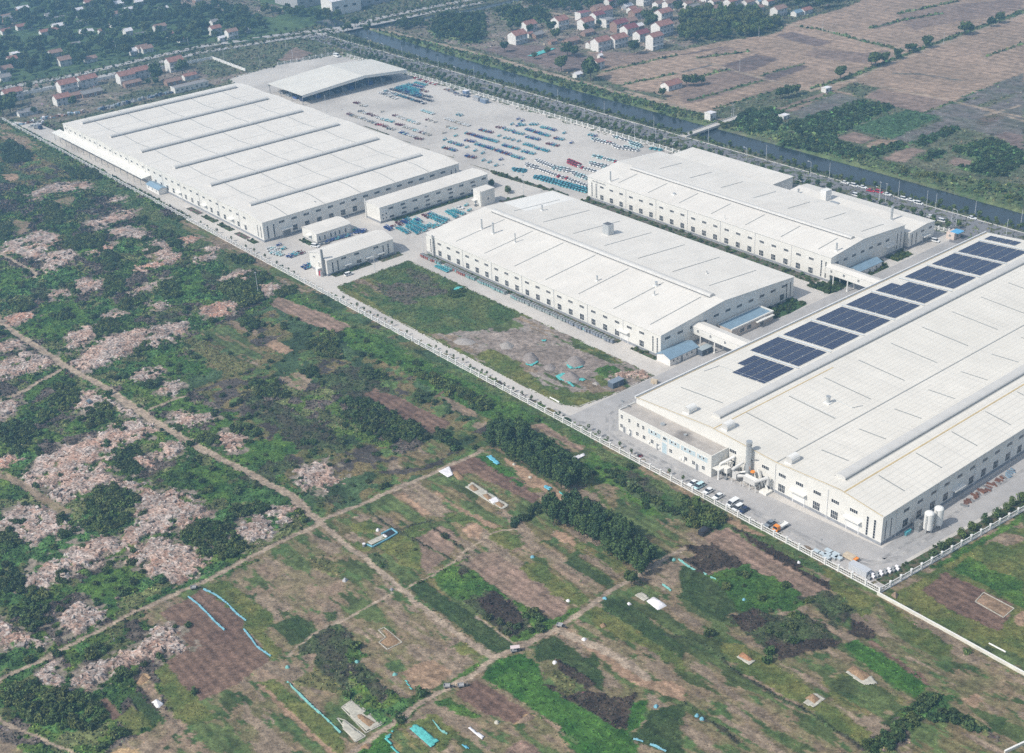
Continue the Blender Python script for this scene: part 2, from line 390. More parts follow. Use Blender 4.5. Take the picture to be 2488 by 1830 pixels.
# --- strips between the dirt road and the fence
A('soil_pink','D','588,668 612,652 690,680 772,714 742,732 690,716',.8)
A('reeds','ML','1210,1160 1290,1140 1620,1310 1640,1370 1480,1380',1.2)
A('fallow2','ML','1290,1100 1500,1060 1760,1240 1700,1330 1560,1270',1.2)
A('soil_tan','ML','1735,1185 1800,1150 1935,1220 1870,1255',.4)
A('soil_sparse','ML','1480,1040 1530,1020 1700,1100 1690,1130',.7)
A('soil_sparse','L3','1840,50 1960,10 2060,50 2010,140 1900,120',.8)
A('soil_dark','M3','130,160 200,120 400,190 720,350 590,415 330,290',.8)
A('soil_sparse','M3','630,170 740,190 880,280 900,320 780,290',1)
A('fallow2','M3','380,560 560,470 700,480 720,540 480,640 240,660',1.5)
A('weeds2','M3','720,430 960,310 1000,330 740,470',.6)
A('fallow','M3','1190,350 1300,340 1620,510 1660,600 1560,600 1400,480',1)
A('soil_pink','M3','1250,360 1320,350 1590,510 1560,530',.6)
A('weeds','M3','1620,560 1720,640 1640,780 1900,930 2246,1110 2246,1180 1990,1100 1800,930 1560,760 1520,640',1.5)
A('lush','M3','1640,560 1780,600 1900,640 1700,700 1600,640',1.5)
A('fallow2','M3','1700,820 1760,800 2246,1090 2246,1170 2060,1150 1960,1110',1)
A('soil_tan','R3','0,790 140,870 460,1050 545,1090 520,1100 280,1000 0,850',.6)
A('deadmix','M3','1790,690 1870,650 2000,700 2100,800 2100,870 1960,820',1.2)
# --- field mosaic
FLD='690,1165 830,1120 1050,1000 1150,1060 1280,1080 1340,1130 1490,1210 1440,1255 1340,1300 1220,1378 1085,1443 1000,1390 830,1255'
A('fallow2','D','705,1150 800,1105 930,1050 1055,990 1100,1020 1250,1110 1340,1150 1480,1215 1440,1240 1340,1290 1220,1372 1090,1435 900,1310 760,1195',.4)
A('fallow','D','700,1160 760,1200 900,1315 1080,1445 1040,1480 870,1580 770,1660 500,1700 260,1700 330,1600 400,1540 350,1400 560,1220',.6)
A('fallow','D','1090,1448 1220,1385 1400,1268 1500,1205 1600,1180 1930,1305 2300,1490 2300,1700 760,1700 870,1585 1040,1485',.8)
A('soil_dark','M3','590,700 640,660 880,560 1310,800 1280,880 1110,800 870,680',.5)
A('fallow2','M3','380,790 640,640 860,740 1120,900 1270,940 1060,1010 900,960 620,800',.8)
A('crop_bright','M3','878,565 932,558 1152,690 1098,706',.25)
A('crop_bright','M3','1110,720 1140,712 1200,758 1180,768',.25)
A('soil_tan','M3','1060,560 1260,690 1430,790 1520,860 1400,840 1200,740',1)
A('weeds2','M3','1200,760 1290,770 1380,830 1340,860',.8)
A('soil_tan','M3','335,820 405,800 590,940 545,955',.5)
A('soil_tan','M3','600,806 625,800 800,920 1050,1030 1050,1070 920,1010',.5)
A('soil_tan','M3','790,1050 880,1005 930,1050 920,1115 840,1090',.8)
A('weeds','M3','670,950 760,930 850,1000 790,1040',.8)
for s in ('60,1010 190,975 270,1030 200,1070 80,1060','410,1040 540,970 590,990 560,1020 440,1080','240,1110 380,1060 600,1035 720,1150 720,1200 520,1215 540,1320 420,1280 290,1200','70,1130 130,1120 190,1180 120,1200'): A('weeds','M3',s,1)
A('soil_pink','M4','500,-120 650,-195 790,-110 700,10 560,100 530,60',.8)
A('deadmix','M3','140,1210 230,1200 330,1299 230,1290',.8)
A('soil_sparse','M3','1050,1110 1200,1060 1320,1120 1230,1230 1100,1190',1)
A('weeds','M4','950,-170 1080,-190 1200,-80 1100,-30 1000,-100',1)
A('crop_dark','M4','430,212 530,168 660,250 880,400 1160,600 1060,660 1000,640',.3)
A('lush','M4','570,125 740,70 920,130 1050,230 1100,290 900,285 800,310 660,220',.8)
A('deadmix','M4','760,90 800,70 830,110 790,130',.6)
A('deadmix','M4','800,300 960,225 1080,290 1210,390 1230,490 1150,560 1000,470',1.2)
A('dead','M4','880,290 1000,235 1090,300 1190,390 1190,470 1090,450 960,380',1)
A('lush','M4','1090,290 1200,330 1320,430 1560,345 1560,372 1350,490 1250,580 1110,545 1140,530 1240,490 1210,390',.8)
A('soil_pink','M4','818,60 930,-30 1030,-10 1490,330 1480,375 1380,415 1290,350 1050,240',.5)
A('weeds','M4','1160,80 1290,40 1620,290 1570,345 1490,325',.8)
A('soil_sparse','M4','1290,0 1390,-40 1725,215 1690,252 1610,250',.4)
A('crop_dark','M4','1455,50 1515,5 1790,165 1720,195',.35)
A('soil_tan','M3','1370,1080 1430,1050 1760,1240 1740,1260',.6)
A('weeds2','M4','1560,-160 1860,20 1860,90 1780,130 1530,-40',.8)
A('soil_tan','M4','380,765 520,690 610,680 720,760 650,850 530,900 470,870',.8)
A('weeds','M4','720,600 800,560 960,650 920,670 780,640',1)
A('scrub','M4','0,540 60,560 170,650 110,690 320,900 420,940 600,900 580,950 300,1160 180,1060 0,900',.8)
A('deadmix','M4','60,700 120,700 330,910 260,960 100,820',1)
A('crop_bright','M4','920,800 1030,690 1200,645 1290,700 1330,850 1450,935 1640,1030 1760,1110 1880,1160 1960,1250 1930,1330 1600,1330 1440,1180 1280,1050 1130,930',.5)
A('crop_dark','M4','1255,590 1390,525 1500,600 1720,760 1720,900 1640,860 1400,690 1290,690',.5)
A('reeds','M4','1340,770 1440,740 1560,850 1520,930 1430,900',1)
A('soil_tan','M4','1375,490 1480,470 1700,610 1960,800 2246,850 2246,960 2090,900 1960,850 1840,800 1600,600 1410,520',.5)
A('soil_sparse','M4','1500,480 1560,415 1720,520 2000,690 2246,830 1960,790',.6)
A('weeds','M4','1580,370 1690,320 1800,400 2000,520 2246,700 2246,780 2000,610 1800,520 1700,470',.8)
A('crop_dark','M4','1700,270 1840,300 1960,370 2246,600 2246,690 1980,520 1850,430 1730,350',.6)
A('dead','M4','1290,835 1370,850 1480,930 1600,885 1740,905 1830,945 1950,905 1900,1000 1870,1150 1760,1110 1640,1030 1450,930',.7)
A('dead','M4','1400,680 1490,720 1670,850 1600,880 1430,740',.6)
A('crop_bright','M4','1880,1165 1870,1070 1915,960 2010,950 2010,1020 1960,1110',.5)
A('crop_dark','M4','1900,1195 2030,1030 2246,975 2246,1330 2180,1330',.6)
A('soil_dark','M4','735,905 890,815 1000,880 1290,1060 1130,1110 960,1050',.4)
A('soil_sparse','M4','640,1000 760,1010 900,1130 1060,1250 960,1299 760,1120',1)
A('lush','M4','620,960 720,930 940,1060 900,1075 780,1040',.8)
A('straw','M4','1120,1110 1180,1070 1230,1038 1280,1060 1250,1080 1160,1105',.4)
A('soil_pink','M4','1060,1270 1180,1200 1340,1330 1080,1330',.5)
A('crop_bright','M4','130,1230 300,1170 330,1330 60,1330',.6)
A('weeds2','M4','300,1170 420,1130 600,1290 360,1330',.6)
A('weeds','M4','340,1120 620,1050 760,1180 640,1290 450,1140',.8)
A('soil_dark','L4','1050,375 1230,285 1340,215 1500,330 1620,440 1600,480 1790,690 1690,765 1520,860 1290,965 1100,700 1240,590 1110,440',.4)
A('soil_sparse','L4','1500,145 1720,15 1900,0 2246,130 2246,430 2090,495 1960,400 1800,415 1640,300',.6)
A('reeds','L4','2030,30 2110,0 2246,80 2246,160 2120,100',1.5)
A('weeds','L4','1340,220 1400,180 1500,165 1650,300 1790,390 1800,440 1740,520 1850,620 1800,690 1620,490 1620,430',.7)
A('crop_dark','L4','1810,450 1960,395 2080,465 2080,510 1930,595 1880,560',.5)
A('crop_dark','L4','1830,350 1910,380 1870,410 1840,400',.4)
A('crop_dark','L4','2120,380 2220,370 2200,430 2150,430',.4)
A('deadmix','L4','1960,600 2200,440 2300,480 2300,920 2100,760 2000,680',.8)
A('reeds','L4','1900,830 2060,750 2200,800 2246,900 2000,880',1.2)
A('weeds','L4','1700,850 1800,800 2010,970 2260,1200 2260,1330 2180,1330 1950,1090',.7)
A('soil_tan','L4','1690,850 1720,845 2200,1299 2160,1299 1900,1060',.3)
A('soil_sparse','L4','1780,690 1900,680 2080,640 2060,760 1830,800 1700,850 1620,800',.8)
A('weeds','L4','1000,780 1100,700 1200,830 1290,960 1400,1080 1240,1130 1120,1000',1)
A('soil_dark','L4','650,960 705,930 800,1060 740,1085',.3)
A('crop_dark','L4','840,920 920,905 1075,1075 1010,1112 950,1090',.3)
A('soil_sparse','L4','885,850 930,770 960,790 1060,930 1110,1040 1060,1060 990,940',.4)
A('straw','L4','885,850 935,772 985,810 940,850',.4)
A('weeds','L4','780,1060 870,1000 1000,1110 820,1200',.8)
A('soil_sparse','L4','660,1330 930,1165 1190,1075 1420,1330',.4)
A('straw','L4','740,1299 830,1250 920,1280 930,1330 740,1330',.6)
A('fallow','L4','-50,1190 60,1230 240,1330 -50,1330',.8)
# --- south-east of the fence
A('soil_pink','R3','130,1100 290,1030 420,1120 720,1310 480,1310 200,1175',.5)
A('soil_pink','R4','290,0 560,0 980,238 870,305 700,215',.5)
A('dead','R4','0,30 90,0 -60,-60 200,-60 320,10 410,70 200,100 130,125',.8)
A('dead','R3','290,1010 400,1060 520,1130 800,1299 700,1299 440,1120',.6)
A('dead','R4','540,-40 620,20 1000,200 980,240 560,0',.6)
A('crop_dark','R4','-20,60 170,135 385,330 250,440 140,380 -20,270',.4)
A('lush','R4','170,125 420,60 720,205 860,310 760,340 500,400 350,330',1)
A('deadmix','R4','310,400 480,350 620,400 760,370 1050,550 1000,610 760,650 640,700 540,640 450,540 320,450',.9)
A('dead','R4','520,560 700,580 900,540 1045,555 1000,605 760,655 640,700',.7)
A('dead','R4','320,390 480,360 560,440 460,500 390,500',.7)
A('deadmix','R4','740,280 980,250 1190,340 1170,370 1000,480 860,330',.9)
A('dead','R4','1080,500 1100,420 1200,450 1250,550 1160,540',.7)
A('weeds','R4','880,60 1120,210 1330,300 1560,460 1500,560 1200,420 1000,240',1)
A('crop_bright','R4','1050,590 1150,560 1640,850 1530,940 1380,850 1200,720',.35)
A('soil_dark','R4','1200,545 1265,575 1650,835 1620,865 1480,760 1250,595',.6)
A('weeds','R4','250,560 400,600 560,680 830,880 1000,1010 1230,1150 1190,1270 1000,1130 740,960 500,830 260,640',.9)
A('soil_sparse','R4','260,700 330,720 640,900 820,1030 760,1040 540,900 330,790',.6)
A('weeds2','R4','900,840 1060,780 1300,860 1480,960 1420,1020 1240,1060 1000,960',.8)
A('crop_dark','R4','1305,1105 1440,1010 1460,1030 1360,1125',.3)
A('soil_sparse','R4','1250,1060 1330,1020 1400,1030 1310,1100',.5)
A('fallow','R4','1290,300 1560,470 1900,700 2246,950 2246,1210 1990,1130 1760,1000 1650,850 1300,560 1180,440',1.5)
A('soil_tan','R4','1840,960 1920,915 1980,960 1900,1020',1)
A('weeds','R4','1300,300 1500,450 1760,600 1700,700 1500,560 1340,420',1.2)
A('scrub','R4','1200,1210 1340,1150 1470,1000 1600,930 1760,920 1740,1000 1900,1060 2010,1140 2150,1270 2010,1190 1800,1110 1620,1060 1500,1150 1400,1330 1200,1330',.9)
A('fallow2','R4','1420,1330 1600,1110 1760,1090 1990,1190 2140,1330',.8)
A('weeds','R4','1340,262 1500,200 1700,60 1900,-40 2300,-200 2300,700 1660,455',1)
A('soil_dark','R4','1560,230 1730,115 1900,200 2180,320 2080,505 1800,385',.5)
A('soil_tan','R4','1920,300 1980,245 2180,345 2110,410',.4)
A('lush','R4','1770,90 1890,20 2250,190 2250,345 2050,235',.8)
A('soil_tan','R4','2170,400 2250,350 2250,470 2190,460',.5)
A('fallow','R4','1330,300 1420,330 1680,460 2000,640 2250,760 2250,790 1660,460',.6)
A('soil_sparse','R3','1830,1170 2000,1110 2120,1150 2246,1120 2246,1080 1980,1080',.8)
A('lush','R3','1600,1310 2246,960 2246,1000 1700,1299',.6)
A('weeds','R3','1960,1240 2060,1170 2246,1240 2246,1330 2000,1310',.8)
# --- empty lot inside the works
A('lush2','MM','-20,770 430,630 1200,985 1000,1130 560,1115 300,980',1)
A('weeds2','MM','30,780 200,740 330,800 250,900 100,830',1.5)
A('drymix','MM','230,790 520,780 700,830 680,900 420,930 270,860',1.8)
A('drymix','MM','420,690 560,720 640,800 480,780',1.8)
A('lush2','MM','480,880 760,850 1100,960 1160,1000 960,1090 720,1060 520,960',1.8)
A('lotsoil','MM','560,1115 950,1090 1180,1000 1260,1020 1500,1120 1760,1240 2060,1395 1840,1500 1500,1500 1100,1400 800,1230',1.5)
A('gravel','MM','900,1130 1150,1080 1300,1130 1300,1300 1050,1260',1.5)
A('gravel','MM','1330,1190 1560,1200 1760,1290 1700,1407 1440,1390 1280,1300',1.5)
A('weeds','MM','870,1260 980,1220 1160,1300 1260,1407 1100,1400',1)
A('weeds','M3','1080,20 1240,20 1380,130 1620,170 1800,140 1640,250 1480,215 1340,170',1)
A('weeds','M3','1640,60 1720,0 1830,30 1760,100 1700,110',1)
A('weeds2','MM','1500,1130 1740,1240 1840,1300 1780,1320 1540,1200',1)
A('lush','MM','1660,1360 1750,1320 1840,1360 1740,1407',1)
# --- beyond the river and the highway
A('verge','D','780,60 880,90 1500,300 2246,560 2246,600 1500,330 740,100',2)
A('bank','TM','180,180 560,270 1000,380 1460,510 1700,575 2246,700 2246,800 1700,650 1200,500 640,350 240,260',2)
A('bank','TR','-100,680 0,700 130,750 250,850 400,775 560,720 700,880 1000,930 1400,1090 1800,1170 2246,1230 2246,1420 1700,1240 1000,1060 480,900 250,850 0,800',2)
A('yard','TM','190,170 300,150 900,100 1150,20 1700,0 2246,-80 2700,20 2246,330 1900,360 1680,470 1500,500 900,330 400,215',4)
A('tan','TM','1670,500 1730,450 1900,400 2246,345 2600,260 2700,500 2246,640 1900,590',1.5)
A('brownf','TM','900,320 1180,290 1500,330 1680,400 1560,480 1300,430',4)
A('tan2','TM','1600,340 1900,350 2246,330 2246,370 1750,440',2)
A('bank','TM','570,190 640,110 940,95 960,230 890,290 640,260',4)
A('bank','TM','1010,100 1100,60 1360,60 1380,150 1150,170',4)
A('tan','TR','-200,380 0,330 280,270 600,225 720,150 1100,40 1300,-60 2400,-200 2400,500 1780,670 1600,745 1190,640 900,600 600,590 230,720 130,745 -100,690',1.5)
for s in ('610,235 715,208 990,282 870,308','230,440 480,358 640,390 400,485 250,470','520,500 780,425 835,440 600,535 540,520','1230,190 1330,150 1420,150 1260,195'): A('brownf','TR',s,.8)
for s in ('-60,560 260,480 340,470 540,530 200,650 0,690','870,310 960,330 1200,350 1390,320 1200,420 800,370','120,380 260,310 360,330 100,390','320,680 600,580 640,590 230,720 210,715'): A('tan2','TR',s,1)
A('tan2','TR','1420,95 1640,50 2246,-20 2246,60 1900,130 1500,200',2)
for s in ('620,715 930,610 1010,605 700,745','1210,640 1270,590 1600,640 1780,670 1590,745 1330,690'): A('tan2','TR',s,.6)
A('greyf','TR','720,740 1010,610 1200,660 830,780 760,775',.8)
A('verge','TR','1020,600 1110,540 1300,580 1190,640',1)
A('greyf','TR','1600,745 1780,680 1970,720 2246,780 2246,1000 2060,900 1900,860 1700,780',1)
A('greyf','TR','1790,665 2060,550 2246,485 2246,600 1920,700',.8)
A('greenf','TR','1785,665 1830,655 2100,540 2060,550',.6)
A('bed','TR','1910,800 2060,740 2120,770 1980,840',.5)
A('greyf','TR','2000,710 2246,600 2246,770 2100,740',.8)
A('greyf','TR','1340,920 1790,770 1960,790 1560,950 1450,930',.8)
A('verge','TR','1560,960 1800,860 2050,900 1760,990 1620,1000',1)
A('greenf','TR','1105,845 1480,720 1690,770 1375,922',.4)
for s in ('310,830 380,740 560,720 690,745 600,860 450,880','640,830 840,775 1180,665 1390,712 1100,850 1000,905 760,880','1490,945 1780,840 1815,862 1560,972','1190,990 1430,940 1475,970 1260,1040 1200,1020','1540,1045 1700,990 1745,1012 1600,1075','1750,995 2030,918 2110,950 2246,1000 2246,1070 2080,1180 1800,1110 1960,1060','600,950 800,900 1000,920 1190,1000 1180,1060 900,1010'): A('orchard','TR',s,1.5)
for s in ('1010,910 1130,868 1275,915 1180,950',): A('tan2','TR',s,.5)
A('tan','TR','1190,965 1290,920 1440,930 1300,988',.5)
A('tan2','TR','1310,1050 1480,970 1600,992 1450,1070',.6)
A('tan2','TR','1740,1080 1790,1035 1920,1065 1860,1105',.5)
A('brownf','TR','2050,900 2120,870 2246,890 2246,1000',1)
A('wood','TL','0,560 500,480 1300,300 1400,270 1500,300 1800,240 2246,120 2300,-300 -400,-300 -400,500',3)
A('yard','TL','1000,0 1400,-60 1900,60 1800,120 1500,80',4)
A('yard','TL','0,90 80,80 120,160 60,190 0,190',3)
A('yard','TL','0,700 0,590 1400,390 1600,470 1640,480 1480,540 1130,620 640,740 420,790 200,830 0,790',3)
A('verge','TL','640,680 900,600 1080,560 1120,600 740,690',2)
A('verge','TL','1250,420 1400,390 1600,470 1400,520',2)
A('verge','TL','1420,385 1900,290 2246,270 2246,350 1640,460',2)
A('tan2','TL','1830,400 1930,310 2060,350 1960,400',1)
A('bank','M3','1740,660 1800,640 1900,740 2150,890 2260,950 2246,1010 2100,930 1860,800',1)

PATHS = [  # dirt tracks: width, points
 (3.3, pts('D','-120,640 0,708 70,755 145,805 230,850 340,925 440,985 560,1045 640,1090 700,1145')),
 (2.2, pts('D','700,1145 760,1195 830,1250 910,1320 1000,1390 1085,1443')),
 (1.9, pts('D','-120,1550 0,1490 140,1425 300,1340 450,1275 560,1215 690,1155 704,1146')),
 (1.9, pts('D','700,1143 800,1103 930,1047 1055,990')),
 (1.9, pts('D','1085,1443 1140,1420 1220,1378 1290,1335 1340,1295 1400,1262 1470,1218 1500,1203')),
 (1.9, pts('D','1085,1443 1040,1480 960,1520 870,1580 790,1640 740,1680')),
 (3.0, pts('D','1222,1380 1330,1430 1420,1485')),
 (2.5, pts('D','145,805 90,835 40,865 -60,900')),
 (2.2, pts('ML','-60,560 0,585 100,640 200,690 235,725 225,748')),
 (3.4, pts('L3','-60,680 20,690 120,740 220,810 330,880 430,930'), 'soil_sparse'),
 (1.6, pts('L3','980,260 1080,215 1170,185 1210,170')),
 (.7, pts('M4','430,212 560,150 700,70 830,-40 1000,-150 1150,-180')),
 (1.2, pts('L4','-20,1080 120,1150 260,1210 500,1310')),
 (.8, pts('M4','880,400 1000,480 1160,590')),
 (.9, pts('L4','2246,420 2100,500 1960,590 1900,660')),
 (.9, pts('M4','-20,440 120,370 280,280 330,240')),
 (3.5, pts('TM','190,180 560,270 1000,380 1460,510')),
 (3.0, pts('TR','-380,600 -160,660 60,730 200,745')),
 (2.6, pts('TR','650,155 900,190 1200,265 1450,325')),
 (3.6, pts('TR','840,600 1110,525 1440,390 1700,290 2246,95 2500,0')),
 (2.6, pts('TR','1100,530 1600,630 2246,775')),
 (2.4, pts('TR','75,385 330,465 560,530 830,590')),
 (4.0, pts('TM','1390,85 1500,110 1640,140')),
 (3.0, pts('TM','1900,130 2100,105 2246,100')),
 (3.4, pts('TR','200,790 270,785 370,770')),
 (2.2, pts('N','780,790 1090,730 1250,800')),
 (2.2, pts('TR','0,475 200,425 0,475'), 'greyf'), (2.2, pts('TR','0,360 280,308'), 'brownf'), (2.4, pts('TR','90,385 430,342'), 'bank'), (2.2, pts('TR','130,500 300,460'), 'bank'), (2.4, pts('TR','40,668 300,595 530,530'), 'bank'), (2.2, pts('TR','210,720 420,655 640,590'), 'bank'),
 (2.2, pts('TR','640,735 1000,610'), 'bank'), (2.4, pts('TR','1590,745 1780,675'), 'bank'), (2.4, pts('TR','1420,92 1640,45 1800,10'), 'bank'), (2.0, pts('TR','1230,190 1420,140 1700,90'), 'bank'), (2.0, pts('TR','1990,378 2246,285'), 'bank'), (2.2, pts('TR','1380,485 1560,490 1830,530'), 'greyf'), (2.0, pts('TR','520,500 780,422'), 'bank'),
 (6.0, pts('TR','870,585 1110,505 1300,430 1440,375 1700,275 2000,170 2246,75'), 'bank'), (2.4, pts('TR','700,160 920,200 1200,275 1440,335'), 'bank'), (3.0, pts('V','0,640 560,790 830,860 1100,925 1500,1045 1900,1125 2300,1230'), 'path'), (2.0, pts('V','1300,780 1720,680 2246,565'), 'bank'), (2.2, pts('V','1500,960 2246,800'), 'bank'), (2.0, pts('TR','1790,670 2060,745 2246,800'), 'path'), (1.6, pts('TR','2000,760 2246,690'), 'path'), (1.8, pts('TR','1700,700 1960,640'), 'bank'),
 (1.2, pts('M3','620,170 760,90'), 'soil_dark'), (1.0, pts('M3','160,920 340,1040 520,1140 830,1310'), 'deadmix'), (1.2, pts('M3','390,1050 540,1000 600,990'), 'deadmix'), (1.0, pts('M3','600,1040 830,1200'), 'deadmix'), (1.4, pts('R4','0,985 200,1110 350,1230'), 'deadmix'), (1.2, pts('R4','-100,520 200,620 300,730 620,930 900,1090 1180,1270'), 'deadmix'), (1.2, pts('M4','420,215 560,160 830,10'), 'scrub'), (1.4, pts('M4','940,830 1300,1050 1560,1230'), 'soil_sparse'), (1.2, pts('M4','560,150 760,300 1000,480 1180,600'), 'weeds2'), (1.6, pts('M4','900,720 720,850 560,960 300,1150'), 'lush'), (1.2, pts('L4','0,870 300,690 700,480 1000,320 1300,190 1700,30'), 'scrub'),
]
RIVER = [(-1000, 603), (-900, 597.5), (-816, 592.5), (-664, 590), (-433, 589.5), (-330, 587.5), (-200, 585), (-80, 583)]
CANAL = pts('TM', '230,172 500,120 900,50 1250,-30')

HEAPS = []  # rubble heaps: class, polygon, height, dominant colour name
def R(z, s, h=1.3, c='rubble'): HEAPS.append((c, pts(z, s), h))
R('ML','180,205 330,130 600,115 600,165 460,175 300,190 240,245')
R('ML','0,540 60,510 170,480 290,435 420,480 430,510 310,560 330,620 230,640 150,600 10,570',1.8)
R('ML','320,580 480,560 470,640 330,720 265,690',1.5)
R('ML','560,390 760,320 890,295 900,330 780,380 640,440')
R('ML','690,440 860,405 910,420 1000,470 850,490 760,470')
R('ML','940,540 1030,495 1110,520 1120,580 1190,600 1060,640 1010,600',.9)
R('ML','1175,490 1260,475 1310,495 1230,525',.8,'redrub')
R('ML','1260,630 1380,590 1370,545 1440,535 1460,580 1380,625 1290,655')
R('ML','490,790 560,750 680,760 670,810 580,845 520,840',1.6)
R('ML','320,840 440,815 480,860 350,880',1)
R('ML','830,850 980,790 1100,745 1110,775 980,820 850,865',1)
R('ML','870,690 980,650 1180,600 1200,620 1050,680 880,720',.9,'redrub')
R('ML','1440,740 1560,700 1680,705 1600,770 1500,790')
R('ML','1680,790 1860,790 1850,820 1770,880 1730,850')
R('ML','20,1020 150,960 240,990 200,1030 60,1060',.9,'redrub')
R('ML','1290,985 1340,930 1560,900 1580,940 1500,985 1390,1010',1.2,'redrub')
R('ML','470,1310 700,1140 960,1070 1190,1040 1260,1080 1200,1130 1030,1190 900,1200 860,1250 620,1360 520,1360',2)
R('ML','440,1130 640,1045 690,1070 600,1130 590,1180 500,1230 440,1230',1.6)
R('ML','-60,1190 130,1160 190,1190 60,1225 -60,1250')
R('ML','-60,1300 180,1240 340,1270 370,1310 220,1370 60,1420 -60,1430',1.6)
R('ML','890,1380 960,1345 1060,1360 1040,1400 960,1440 890,1430')
R('ML','980,920 1120,890 1140,940 1020,970',.8)
R('ML','590,580 740,520 750,550 640,610',.9,'redrub')
R('ML','660,1000 760,960 830,980 720,1030',.7)
R('ML','700,230 780,205 830,240 740,250',.7)
R('L3','510,200 560,130 660,150 700,190 720,200 880,250 890,290 800,300 720,230 600,270 520,270')
R('L3','-60,260 60,180 120,240 40,330 -60,350')
R('L3','130,710 240,600 400,510 560,450 740,370 900,325 1040,355 1020,410 900,470 780,515 740,560 750,640 640,690 500,740 300,770 200,790',1.7)
R('L3','310,800 480,715 640,690 800,700 760,750 640,790 500,850 400,890 340,850',1.9)
R('L3','760,740 860,720 1040,800 1230,790 1290,870 1380,910 1310,980 1150,1050 960,1130 940,1180 860,1175 790,1110 800,1050 900,990 920,880',1.8)
R('L3','1090,300 1200,280 1390,290 1390,330 1270,370 1230,400 1130,350')
R('L3','1440,420 1520,400 1640,440 1600,510 1520,530 1440,500')
R('L3','1040,500 1190,455 1220,500 1180,560 1060,600 1040,560')
R('L3','880,580 950,555 1040,610 1000,650 920,630',1,'redrub')
R('L3','1930,700 2000,620 2120,610 2246,690 2240,740 2120,790 2010,770',1.6)
R('L3','1740,940 1880,880 1990,900 1970,980 1900,1020 1830,1010',1.6)
R('L3','1530,1080 1560,1000 1660,960 1740,1000 1810,1060 1720,1110 1640,1160',1.8)
R('L3','-40,1020 60,920 140,870 260,900 420,960 520,1050 440,1060 380,1060 300,1130 180,1130 100,1080 60,1060',1.6)
R('L3','-40,580 60,560 110,610 40,650 -40,650',1,'redrub')
R('L4','150,190 220,100 330,20 480,-60 640,-115 780,-100 840,-70 690,20 480,110 360,180 290,215',1.9)
R('L4','830,60 900,-20 1000,-110 1180,-100 1240,-50 1330,10 1370,60 1290,130 1150,200 1080,170 1000,140 930,70',1.9)
R('L4','350,420 500,310 600,310 680,380 640,430 560,490 460,530 380,490',1.5)
R('L4','-40,460 70,460 120,520 260,540 340,570 240,610 110,620 -40,590',1.4)
R('L4','390,870 540,760 700,680 880,610 980,560 1010,500 1090,455 1180,510 1240,590 1120,660 1000,690 860,720 720,800 620,860 480,880',1.9)
R('L4','300,720 350,715 430,790 400,840 290,850 245,790',1)
R('L3','1060,100 1180,70 1200,120 1150,170 1040,170',.9)
R('M3','1760,30 1900,5 2050,15 1980,60 1880,60 1760,70',.8)

YARD = [(-909, 286.6), (-184.3, 286.6), (-165.3, 546.3), (-871, 546.3), (-884.5, 541), (-892.5, 501), (-891, 494), (-886.5, 449.5), (-856, 436), (-849, 420), (-849, 303), (-884, 301)]
LOT = [(-501, 294.6), (-502.4, 337), (-332.3, 336.6), (-332.2, 318), (-334.6, 297.6), (-341.3, 293.9), (-372, 293.2), (-495, 292.8)]
HOUSEAREA = []

PATHS.sort(key=lambda q: len(q) < 3)
TRACKS = [q for q in PATHS if len(q) < 3]
def frustum(X, Y, mgn):
    dx, dy = X, Y
    d = np.stack([dx, dy, np.full(X.shape, -H)], -1)
    z = d@_fw
    x = d@_rt*FPX/z; y = -(d@_up)*FPX/z
    px = mgn*FPX/z
    return (z > 1) & (np.abs(x) < 1244+px) & (y < 915+px) & (y > -915-px*.25)

